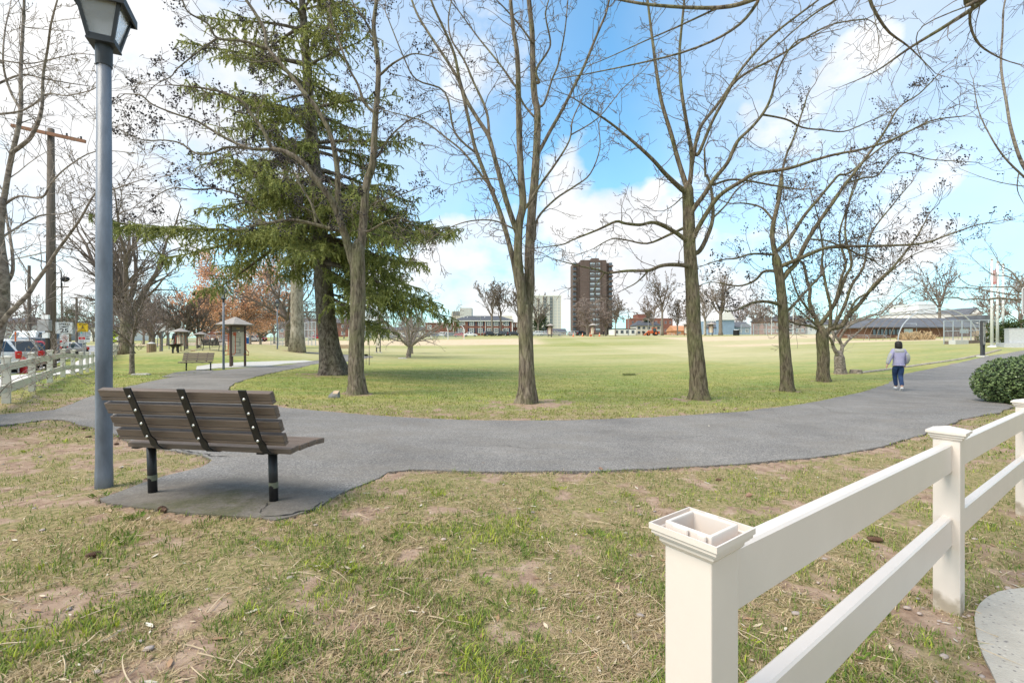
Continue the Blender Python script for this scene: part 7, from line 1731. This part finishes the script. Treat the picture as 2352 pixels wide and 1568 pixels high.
# parking meters
def meter(label, x, Z):
    o = onground((x-1176)/F*Z, Z); t = thing('parking_meter', label, 'parking meter', o, R(38), 'parking meters'); MB().cyl((0, 0, -.1), (0, 0, 1.1), .035, .035, 8).build('post', metalp, t)
    MB().lathe((0, 0, 1.08), [(.05, 0), (.09, .06), (.10, .22), (.085, .30), (.03, .33)], 12).build('housing', mat('meter_housing', (.04, .07, .085), .5), t, smooth=True); MB().lathe((0, 0, 1.32), [(.10, 0), (.095, .05), (.06, .11), (.01, .13)], 12).build('dome', metalp, t, smooth=True)
meter('parking meter before the tail of the white van', 148, 24.3); meter('parking meter between the speed limit sign and the yellow sign', 167, 28); meter('parking meter under the yellow SLOW sign', 192, 32)
# hydrant
hy = mat('hydrant_red', (.60, .02, .02), .35, .08); o = onground((54-1176)/F*20.8, 20.8); t = thing('fire_hydrant', 'bright red fire hydrant behind the white fence on the left', 'fire hydrant', o, R(40))
MB().lathe((0, 0, -.05), [(.18, 0), (.18, .06), (.13, .08), (.125, .55), (.155, .58), (.155, .62), (.13, .66), (.09, .74), (.03, .77)], 18).build('barrel', hy, t, smooth=True)
for ax, r_ in (((1, 0, 0), .06), ((-1, 0, 0), .06), ((0, -1, 0), .085)): MB().lathe(Vector(ax)*.1+Vector((0, 0, .42)), [(r_, 0), (r_, .09), (r_*1.2, .09), (r_*1.2, .13), (.02, .15)], 12, axis=ax).build('outlet_cap', hy, t, smooth=True)
MB().lathe((0, 0, .70), [(.03, 0), (.03, .06)], 6).build('operating_nut', hy, t)
# whip flag on the hydrant
MB().tube([(-.25, 0, 0), (-.25, 0, 1.75)], .012, 5).build('marker_rod', whitep, t); MB().tube([(-.25, 0, 1.45), (-.25, 0, 1.9)], .03, 6).build('marker_band', conem, t)

# right-hand signs, flagpoles, monument
so = onground(8.45, 7.25); s0 = so.z; t = thing('park_sign', 'white rule sign with black border cut off by the right edge of the picture', 'sign', so, R(-38)); zc = P(2365, 690, 7.25).z-s0; sign_post(t, zc+.3, .022)
q = plate(t, .46, .46, zc, signw, border=inkm, rad=.04)
text_mesh('C', .07, inkm, q, T_(-.075, zc+.15)); text_mesh('8:00', .05, inkm, q, T_(-.115, zc+.08)); text_mesh('8:00', .05, inkm, q, T_(-.12, zc+.03)); text_mesh('NO', .15, inkm, q, T_(-.06, zc-.075), bold=.003)
so = onground(10.55, 8.9); s0 = so.z; t = thing('poster_board', 'white poster with blue header on a dark perforated post at the right edge', 'sign', so, R(-40)); zc = P(2370, 771, 8.9).z-s0
pb_ = MB(); pb_.box((.02, .01, zc/2-.1), (.06, .06, zc+.2)); pb_.build('perforated_post', blackm, t); q = plate(t, .46, .34, zc, signw, rad=.004, y=-.03); MB().box((0, -.034, zc+.145), (.44, .004, .045)).build('blue_header', mat('poster_blue', (.03, .28, .62), .4), q)
for dz, w in ((.07, .2), (.0, .3), (-.09, .2)): MB().box((-.07, -.034, zc+dz), (w, .004, .014)).build('text_line', mat('poster_blue', (.03, .28, .62), .4), q)
fpm = mat('flagpole_white', (.74, .74, .73), .4, .04, 2)
for i, (x, y, Z, lb) in enumerate(((2278, 800, 38, 'left of three white flagpoles'), (2291, 799, 39.5, 'middle of three white flagpoles, flying a red and white flag'), (2304, 797, 41, 'right of three white flagpoles'))):
    o = og(x, Z); t = thing('flagpole', lb, 'flagpole', o, 0, 'white flagpoles'); MB().cyl((0, 0, -.1), (0, 0, 7.2), .11, .07, 12).build('pole', fpm, t, smooth=True); MB().lathe((0, 0, 0), [(.3, 0), (.28, .06), (.15, .1)], 14).build('base_collar', fpm, t); MB().lathe((0, 0, 7.2), [(.02, 0), (.1, .08), (.02, .18)], 10).build('finial', tanst, t)
    if i == 1:
        n = 10; b = MB(); 
        for k in range(n+1): f = k/n; x_ = -.12-.35*f+.08*math.sin(f*9); b.v += [(x_, .1*math.sin(f*11), 6.8-.4*f), (x_+.05, .1*math.sin(f*11+1), 5.4-.1*f)]
        for k in range(n): b.f.append((2*k, 2*k+1, 2*k+3, 2*k+2))
        b.build('flag', mat('flag_cloth', (.45, .06, .07), .8, .4, 3, col2=(.7, .68, .66)), t)
o = og(2338, 37.5); t = thing('stone_monument', 'square pale granite monument on a stepped base beside the path', 'monument', o, R(-30)); gr = mat('granite', (.47, .48, .49), .6, .1, 8)
MB().box((0, 0, .1), (2.1, 1.7, .5)).build('base', gr, t, bevel=.02); MB().box((0, 0, .92), (1.3, 1.0, 1.14)).build('block', gr, t, bevel=.02); MB().box((0, 0, 1.52), (1.34, 1.04, .06)).build('capstone', gr, t)

# ------------------------------------------------------------------ chain-link, cages, bleachers
link = mat('chain_link', (.46, .50, .55), .5, .05, 3, alpha=.26); galv = mat('galvanised_pipe', (.50, .53, .56), .4, .08, 2, metal=.5)
def link_fence(label, pts, h, posts=True, rails=2, name='chain_link_fence', cat='fence', alpha=None, r_=.035, every=3.):
    base = Vector(pts[0]); t = thing(name, label, cat, base); W_ = [Vector(p)-base for p in pts]; 
    for i in range(len(W_)-1):
        a, c = W_[i], W_[i+1]; n = max(1, round((c-a).length/every))
        MB().add([a, c, c+Vector((0, 0, h)), a+Vector((0, 0, h))], [(0, 1, 2, 3)]).build('mesh_panel', link, t)
        for k in range(n+(1 if i == len(W_)-2 else 0)): p = a.lerp(c, k/n); MB().cyl(p-Vector((0, 0, .1)), p+Vector((0, 0, h)), r_*1.2, r_*1.2, 6).build('post', galv, t)
        for k in range(rails+1):
            z = h*(1-k/rails) if rails else h
            if z > .02: MB().cyl(a+Vector((0, 0, z)), c+Vector((0, 0, z)), r_, r_, 5).build('rail', galv, t)
    return t
ogp = lambda x, Z: og(x, Z)
link_fence('tall chain-link backstop fence before the blue and pink houses', [ogp(1702, 136), ogp(1760, 136), ogp(1820, 134), ogp(1880, 130)], 3.2, r_=.07, every=5)
link_fence('low chain-link fence left of the recreation building', [ogp(1962, 88), ogp(2046, 84)], 2.9, r_=.05, every=4); link_fence('chain-link dugout before the recreation building', [ogp(2050, 80), ogp(2105, 78)], 2.4, r_=.05)
link_fence('low chain-link fence behind the black notice board and the low wide tree', [ogp(822, 124), ogp(1066, 128)], 1.7, r_=.06, every=6); link_fence('low chain-link fence at the foot of the pale tower', [ogp(1212, 140), ogp(1320, 142)], 1.4, r_=.06, every=6)
link_fence('long chain-link fence behind the playground kiosks', [ogp(395, 82), ogp(560, 90)], 1.9, r_=.05, every=5)
T1 = link_fence('high chain-link backstop with slanted top behind the pale sycamore', [ogp(640, 82), ogp(668, 86), ogp(700, 86), ogp(725, 80)], 4.2, r_=.06, every=3, rails=3)
link_fence('low chain-link enclosure left of the sycamore', [ogp(622, 76), ogp(650, 76)], 1.9, r_=.04)
# cage over its concrete footing at right
a, c, d = G(2180, 789), G(2300, 783), onground(48, 50)
cg = onground((2168-1176)/F*46, 46); c2_ = onground((2290-1176)/F*47.5, 47.5); c3_ = onground((2279-1176)/F*54, 54)
def cage():
    t = thing('batting_cage', 'chain-link cage on a concrete footing at the right side of the field', 'cage', cg); W_ = [Vector((0, 0, 0)), c2_-cg, c3_-cg]; h = 2.35
    for i in range(2):
        a, c = W_[i], W_[i+1]; n = 6 if i == 0 else 2
        for k in range(n):
            p, q = a.lerp(c, k/n), a.lerp(c, (k+1)/n); MB().add([p, q, q+Vector((0, 0, h)), p+Vector((0, 0, h))], [(0, 1, 2, 3)]).build('mesh_panel', link, t); MB().cyl(p, p+Vector((0, 0, h)), .045, .045, 6).build('post', galv, t)
        for z in (.05, h*.55, h): MB().cyl(a+Vector((0, 0, z)), c+Vector((0, 0, z)), .04, .04, 5).build('rail', galv, t)
    MB().cyl(W_[1], W_[1]+Vector((0, 0, h)), .045, .045, 6).build('post', galv, t); d_ = (W_[1]-W_[0]); 
    MB().box((0, 0, 0), (d_.length, .35, .7), M=Matrix.Translation((W_[0]+W_[1])/2+Vector((0, -.3, -.05))) @ d_.to_track_quat('X', 'Z').to_matrix().to_4x4()).build('footing', mat('dark_timber', (.16, .13, .11), .85, .2, 3), t); MB().box((.8, -.7, .1), (1.7, .6, .6), (0, 0, .2)).build('block', concg, t, bevel=.02)
cage()
def arches():
    o = onground((2155-1176)/F*60, 60); t = thing('arched_frame', 'big arched pipe frame with hoops over the practice cage', 'frame', o); rad_ = 5.3
    for k in range(6):
        y = k*1.9; x = k*.55; b = MB(); b.tube([(x+rad_*math.cos(a), y, 4.3*math.sin(a)) for a in [math.pi*i/24 for i in range(25)]], .065 if k == 0 else .028, 6); b.build('hoop', galv if k == 0 else mat('rusty_pipe', (.22, .17, .13), .8), t)
    for a in (1.2, 1.95): MB().tube([(rad_*math.cos(a), 0, 4.3*math.sin(a)), (rad_*math.cos(a)+2.75, 9.5, 4.3*math.sin(a))], .03, 5).build('tie_bar', galv, t)
arches()
def bleacher(label, loc, rotz, n=4, w=5.): 
    t = thing('bleacher', label, 'bleacher', loc, rotz)
    for i in range(n): MB().box((0, i*.6, .42+.3*i), (w, .26, .05)).build('seat_plank', galv, t)
    for x in (-w*.42, 0, w*.42): MB().tube([(x, 0, 0), (x, 0, .4), (x, (n-1)*.6, .4+.3*(n-1)), (x, (n-1)*.6, 0), (x, 0, 0)], .035, 5).build('frame', galv, t)
bleacher('long low metal bleacher before the pink houses', ogp(1860, 122), 0, 3, 8); bleacher('low metal bleacher at the left end of the field, beside the notice board', ogp(818, 112), 0, 5, 5); bleacher('flat metal bench row left of the recreation building', ogp(1995, 76), 0, 2, 7)
for i, (x, Z, lb) in enumerate(((2296, 46, 'grey picnic table behind the flagpoles'), (2318, 45, 'grey picnic table left of the granite monument'), (1543, 140, 'pale picnic table left of the far kiosk'))):
    t = thing('picnic_table', lb, 'picnic table', ogp(x, Z), R(20*i)); MB().box((0, 0, .75), (1.9, .8, .06)).build('table_top', concg, t)
    for s_ in (-1, 1): MB().box((0, s_*.75, .45), (1.9, .3, .05)).build('seat', concg, t); MB().tube([(s_*.7, -.8, 0), (s_*.7, -.3, .73), (s_*.7, .3, .73), (s_*.7, .8, 0)], .04, 5).build('leg', galv, t)
# curved white poles, light poles
for i, (x, lb) in enumerate(((990, 'left white pole with curved top'), (1029, 'middle white pole with curved top'), (1066, 'right white pole with curved top'))):
    Z = 118; t = thing('curved_pole', lb+' behind the infield sand', 'pole', ogp(x, Z), 0, 'curved white poles'); MB().tube([(0, 0, -.1), (0, 0, 2.2), (-.15, 0, 3.0), (-.6, 0, 3.6)], .1, 6).build('pole', fpm, t)
for i, (x, Z, h, lb) in enumerate(((1772, 150, 9, 'white light pole behind the backstop, left'), (1822, 150, 9.5, 'white light pole behind the backstop, right'), (1104, 155, 6.5, 'street light with curved arm before the brick block'), (1443, 150, 8.5, 'street light before the white shed'), (1489, 150, 5.5, 'street lamp left of the tractor'))):
    t = thing('light_pole', lb, 'light pole', ogp(x, Z)); MB().cyl((0, 0, -.1), (0, 0, h), .13, .09, 7).build('pole', fpm if i < 2 else metalp, t); MB().tube([(0, 0, h), (-1.2 if i > 1 else -.5, 0, h+.15)], .08, 5).build('arm', metalp, t); MB().box((-1.4 if i > 1 else -.6, 0, h+.1), (.6, .3, .16)).build('lamp_head', metalp, t)
# ------------------------------------------------------------------ people
def skin_mesh(name, pts, edges, radii, m_, parent, root=0, sub=2, M=None):
    me = bpy.data.meshes.new(name); me.from_pydata([tuple(p) for p in pts], edges, []); ob = bpy.data.objects.new(name, me); COL.objects.link(ob)
    ob.modifiers.new('skin', 'SKIN'); sk = me.skin_vertices[0].data
    for i, r_ in enumerate(radii): sk[i].radius = (r_, r_) if isinstance(r_, (int, float)) else r_; sk[i].use_root = (i == root)
    s_ = ob.modifiers.new('sub', 'SUBSURF'); s_.levels = sub; s_.render_levels = sub
    bpy.context.view_layer.update(); dg = bpy.context.evaluated_depsgraph_get(); m2 = bpy.data.meshes.new_from_object(ob.evaluated_get(dg)); bpy.data.objects.remove(ob)
    m2.materials.clear(); m2.materials.append(m_); m2.polygons.foreach_set('use_smooth', [True]*len(m2.polygons)); o = bpy.data.objects.new(name, m2); COL.objects.link(o); o.parent = parent; return o
skinm = mat('skin', (.50, .31, .23), .55, .05, 4)
def person(label, loc, rotz, H, top_m, leg_m, shoe_m, hair_m, pose, long_hair=True, top_len=.0, coat=False):
    """local: +y is the way the person faces, z up; joints for a 1.62 m figure scaled by H"""
    k = H/1.62; t = thing('person', label, 'person', loc, rotz); V_ = lambda *a: Vector(a)*k
    hip = .86; sh = 1.32
    (lk, la, lt), (rk, ra, rt) = pose['legs']; (le, lw), (re, rw) = pose['arms']
    J = dict(pel=V_(0, 0, hip), wst=V_(0, .0, 1.02), chs=V_(0, .0, 1.2), nk=V_(0, .0, 1.37), hd0=V_(0, .015, 1.44), hd=V_(0, .03, 1.53), hdt=V_(0, .02, 1.585),
             lh=V_(-.085, 0, hip-.04), lk=V_(*lk), la=V_(*la), lt=V_(*lt), rh=V_(.085, 0, hip-.04), rk=V_(*rk), ra=V_(*ra), rt=V_(*rt),
             ls=V_(-.15, 0, sh), le=V_(*le), lw=V_(*lw), rs=V_(.15, 0, sh), re=V_(*re), rw=V_(*rw))
    lhd = J['lw']+(J['lw']-J['le']).normalized()*.07*k; rhd = J['rw']+(J['rw']-J['re']).normalized()*.07*k
    names = list(J); P_ = [J[n] for n in names]+[lhd, rhd]; ix = {n: i for i, n in enumerate(names)}; e = lambda a, b_: (ix[a], ix[b_])
    rad_ = dict(pel=.12, wst=.105, chs=.125, nk=.05, hd0=.055, hd=(.078, .092), hdt=.06, lh=.085, lk=.055, la=.037, lt=.028, rh=.085, rk=.055, ra=.037, rt=.028, ls=.052, le=.04, lw=.026, rs=.052, re=.04, rw=.026)
    Rr = [(rad_[n] if isinstance(rad_[n], tuple) else (rad_[n],)*2) for n in names]+[(.022, .036)]*2; Rr = [(a*k, b_*k) for a, b_ in Rr]
    ed_ = [e('pel', 'wst'), e('wst', 'chs'), e('chs', 'nk'), e('nk', 'hd0'), e('hd0', 'hd'), e('hd', 'hdt'), e('pel', 'lh'), e('lh', 'lk'), e('lk', 'la'), e('la', 'lt'), e('pel', 'rh'), e('rh', 'rk'), e('rk', 'ra'), e('ra', 'rt'), e('chs', 'ls'), e('ls', 'le'), e('le', 'lw'), e('chs', 'rs'), e('rs', 're'), e('re', 'rw'), (ix['lw'], len(names)), (ix['rw'], len(names)+1)]
    skin_mesh('body', P_, ed_, Rr, skinm, t)
    for w_, el_, sg in ((lhd, J['le'], -1), (rhd, J['re'], 1)):
        d_ = (w_-el_).normalized()
        for fgr in range(5):
            off = Vector((0, (fgr-1.5)*.018, 0))*k if fgr < 4 else Vector((-sg*.01, .045, .03))*k; l_ = (.055, .065, .06, .05, .045)[fgr]*k
            MB().tube([w_+off, w_+off+d_*l_*.5, w_+off+d_*l_+Vector((-sg*.012, 0, 0))*k], [.010*k, .009*k, .006*k], 6).build('finger', skinm, t, smooth=True)
    # face
    f0 = J['hd']; MB().tube([f0+V_(0, .085, .005), f0+V_(0, .112, -.022)], [.009*k, .015*k], 6).build('nose', skinm, t, smooth=True)
    for s_ in (-1, 1): MB().lathe(f0+V_(s_*.032, .082, .012), [(.002, -.008), (.010*k, 0), (.002, .006)], 8, axis=(0, 1, 0)).build('eye', inkm, t); MB().lathe(f0+V_(s_*.082, .0, -.01), [(.01*k, -.012*k), (.024*k, 0), (.012*k, .014*k)], 8, axis=(s_, 0, 0)).build('ear', skinm, t)
    MB().box(f0+V_(0, .088, -.045), (.04*k, .012*k, .01*k)).build('mouth', mat('lips', (.4, .15, .13), .5), t)
    # clothes: trousers
    T2 = [J['pel']+V_(0, 0, .06), J['pel'], J['lh'], J['lk'], J['la']+V_(0, 0, .02), J['rh'], J['rk'], J['ra']+V_(0, 0, .02)]
    skin_mesh('trousers', T2, [(0, 1), (1, 2), (2, 3), (3, 4), (1, 5), (5, 6), (6, 7)], [(.145*k, .125*k), (.15*k, .135*k), (.108*k, .108*k), .074*k, .058*k, (.108*k, .108*k), .074*k, .058*k], leg_m, t)
    # jacket
    bot = hip-.02 if not coat else .55
    T3 = [J['chs'], J['wst'], V_(0, 0, bot+.04), V_(0, 0, bot), J['nk']+V_(0, 0, -.03), J['ls'], J['le'], J['lw']+(J['le']-J['lw'])*.05, J['rs'], J['re'], J['rw']+(J['re']-J['rw'])*.05]
    bw_ = .185 if not coat else .2
    skin_mesh('jacket', T3, [(0, 1), (1, 2), (2, 3), (0, 4), (0, 5), (5, 6), (6, 7), (0, 8), (8, 9), (9, 10)], [(.165*k, .135*k), (.165*k, .145*k), (bw_*k*.92, .155*k), (bw_*k*.92, .155*k), .07*k, .08*k, .07*k, .048*k, .08*k, .07*k, .048*k], top_m, t)
    MB().lathe(V_(0, 0, bot-.02), [(.165*k, 0), (.172*k, .01*k), (.172*k, .035*k), (.165*k, .045*k)], 18).build('hem', top_m, t, smooth=True)
    # shoes
    for a_, tt_ in ((J['la'], J['lt']), (J['ra'], J['rt'])):
        d_ = (tt_-a_); fw = Vector((d_.x, d_.y, 0)); fw = fw.normalized() if fw.length > 1e-3 else Vector((0, 1, 0))
        skin_mesh('shoe', [a_+V_(0, 0, -.03)-fw*.03*k, a_.lerp(tt_, .5)+V_(0, 0, -.015), tt_+d_.normalized()*.03*k], [(0, 1), (1, 2)], [(.048*k, .048*k), (.045*k, .038*k), (.04*k, .024*k)], shoe_m, t)
    # hair
    c_ = J['hd']
    if long_hair:
        hb = MB(); pr_ = [(.01, -.165), (.085, -.16), (.104, -.13), (.107, -.07), (.103, -.01), (.100, .03), (.088, .072), (.058, .10), (.01, .112)]
        hb.lathe((0, 0, 0), [(a_*k, b_*k) for a_, b_ in pr_], 18); hb.v = [(c_.x+x*(1+.05*math.sin(7*math.atan2(y, x))), c_.y-.028*k+y*.92 if y < 0 else c_.y-.028*k+y*(.92 if z > .02*k else .35), c_.z+z) for x, y, z in hb.v]
        hb.build('hair', hair_m, t, smooth=True)
    else: skin_mesh('hair', [c_+V_(0, -.01, .05), c_+V_(0, -.03, -.01), c_+V_(0, -.035, -.05)], [(0, 1), (1, 2)], [(.085*k, .09*k), (.09*k, .08*k), (.07*k, .05*k)], hair_m, t)
    return t
lilac = mat('lilac_jacket', (.33, .31, .47), .75, .10, 3.5, .35, 14, col2=(.42, .40, .56)); jeans = mat('blue_jeans', (.022, .048, .125), .85, .3, 8, .2, 60); shoew = mat('white_shoe', (.75, .76, .78), .6, .05); hairb = mat('dark_hair', (.022, .016, .014), .5, .3, 30, .3, 60)
walk_pose = dict(legs=(((-.05, .18, .47), (.0, .24, .10), (-.0, .38, .06)), ((.055, .03, .46), (.02, -.24, .15), (.02, -.15, .03))), arms=(((-.255, -.08, 1.07), (-.33, -.10, .84)), ((.235, -.0, 1.06), (.215, .12, .86))))
wp = G(2064, 898)
W1 = person('woman in lilac jacket and blue jeans walking away along the path', wp+Vector((0, 0, .03)), R(-24), 1.63, lilac, jeans, shoew, hairb, walk_pose)
yoke = mat('grey_yoke', (.42, .42, .40), .8, .1, 8)
# grey yoke and sleeves of her jacket
kk = 1.63/1.62; skin_mesh('jacket_yoke', [Vector(p)*kk for p in ((-.14, -.005, 1.30), (0, -.02, 1.29), (.14, -.005, 1.30))], [(0, 1), (1, 2)], [(.088, .088), (.115, .12), (.088, .088)], yoke, W1, root=1)
for q in (((-.195, -.03, 1.25), (-.272, -.085, 1.065), (-.34, -.10, .86)), ((.195, -.02, 1.25), (.254, -.01, 1.06), (.235, .10, .875))): skin_mesh('sleeve_panel', [Vector(p)*kk for p in q], [(0, 1), (1, 2)], [.072, .068, .048], yoke, W1)
stand = dict(legs=(((-.09, .02, .46), (-.09, 0, .09), (-.1, .13, .03)), ((.09, -.03, .46), (.09, -.05, .09), (.1, .08, .03))), arms=(((-.24, 0, 1.08), (-.27, .05, .84)), ((.24, 0, 1.08), (.27, .05, .84))))
blk = mat('black_coat', (.02, .02, .024), .8, .2, 5); whc = mat('white_coat', (.72, .71, .70), .7, .05)
person('person in long black coat walking towards the camera by the left kiosk', G(404, 806), R(175), 1.7, blk, blk, blk, hairb, walk_pose, True, coat=True)
person('person in white jacket and black trousers standing near the distant kiosk', G(488, 795), R(160), 1.65, whc, blk, blk, hairb, stand, False)
person('person in dark jacket beside the distant kiosk, right of the white jacket', G(497, 794), R(190), 1.7, blk, blk, blk, hairb, stand, False)
person('person in black standing alone at the field edge before the brick tower', og(1386, 140), R(180), 1.75, blk, blk, blk, hairb, stand, False)
person('person in dark clothes left of the orange tractor', og(1477, 142), R(180), 1.75, blk, blk, blk, hairb, stand, False)

# ------------------------------------------------------------------ bare limbs reaching in over the flagpoles at the right
t = Tree('flagpole_tree', 'bare tree whose long level limbs reach in from the right over the flagpoles', None, barkC, twigl, 210, origin=onground(26.5, 21.5))
t.limb([(2470, 860), (2466, 800), (2462, 700), (2460, 600), (2458, 520)], 26, 18, 0, first=True, flare=.3, name='trunk')
t.limb([(2462, 660)]+m(r6, (2352, 490), (2200, 495), (2000, 480), (1850, 500), (1700, 488), (1550, 500), (1400, 470), (1150, 490), (900, 515)), 10, 1.5, -1.)
t.limb([(2460, 610)]+m(r6, (2400, 330), (2300, 260), (2180, 120), (2060, 60), (1990, -40)), 9, 2, .8)
t.limb([(2460, 640)]+m(r6, (2352, 400), (2200, 330), (2000, 330), (1800, 330), (1600, 300), (1480, 210)), 7, 1.5, .5)
t.limb([(2462, 670)]+m(r6, (2352, 440), (2100, 420), (1850, 380), (1700, 350), (1500, 340), (1280, 320), (1060, 290)), 6, 1.5, -.6)
t.limb(m(r6, (2300, 260), (2200, 220), (2100, 180), (1950, 170), (1850, 110), (1740, 20)), 5, 1.2, .4)
t.twigs(.3, (.6, 1.5), 2, 3.6, .2, .03, start=.12, rmin=.007); t.finish()
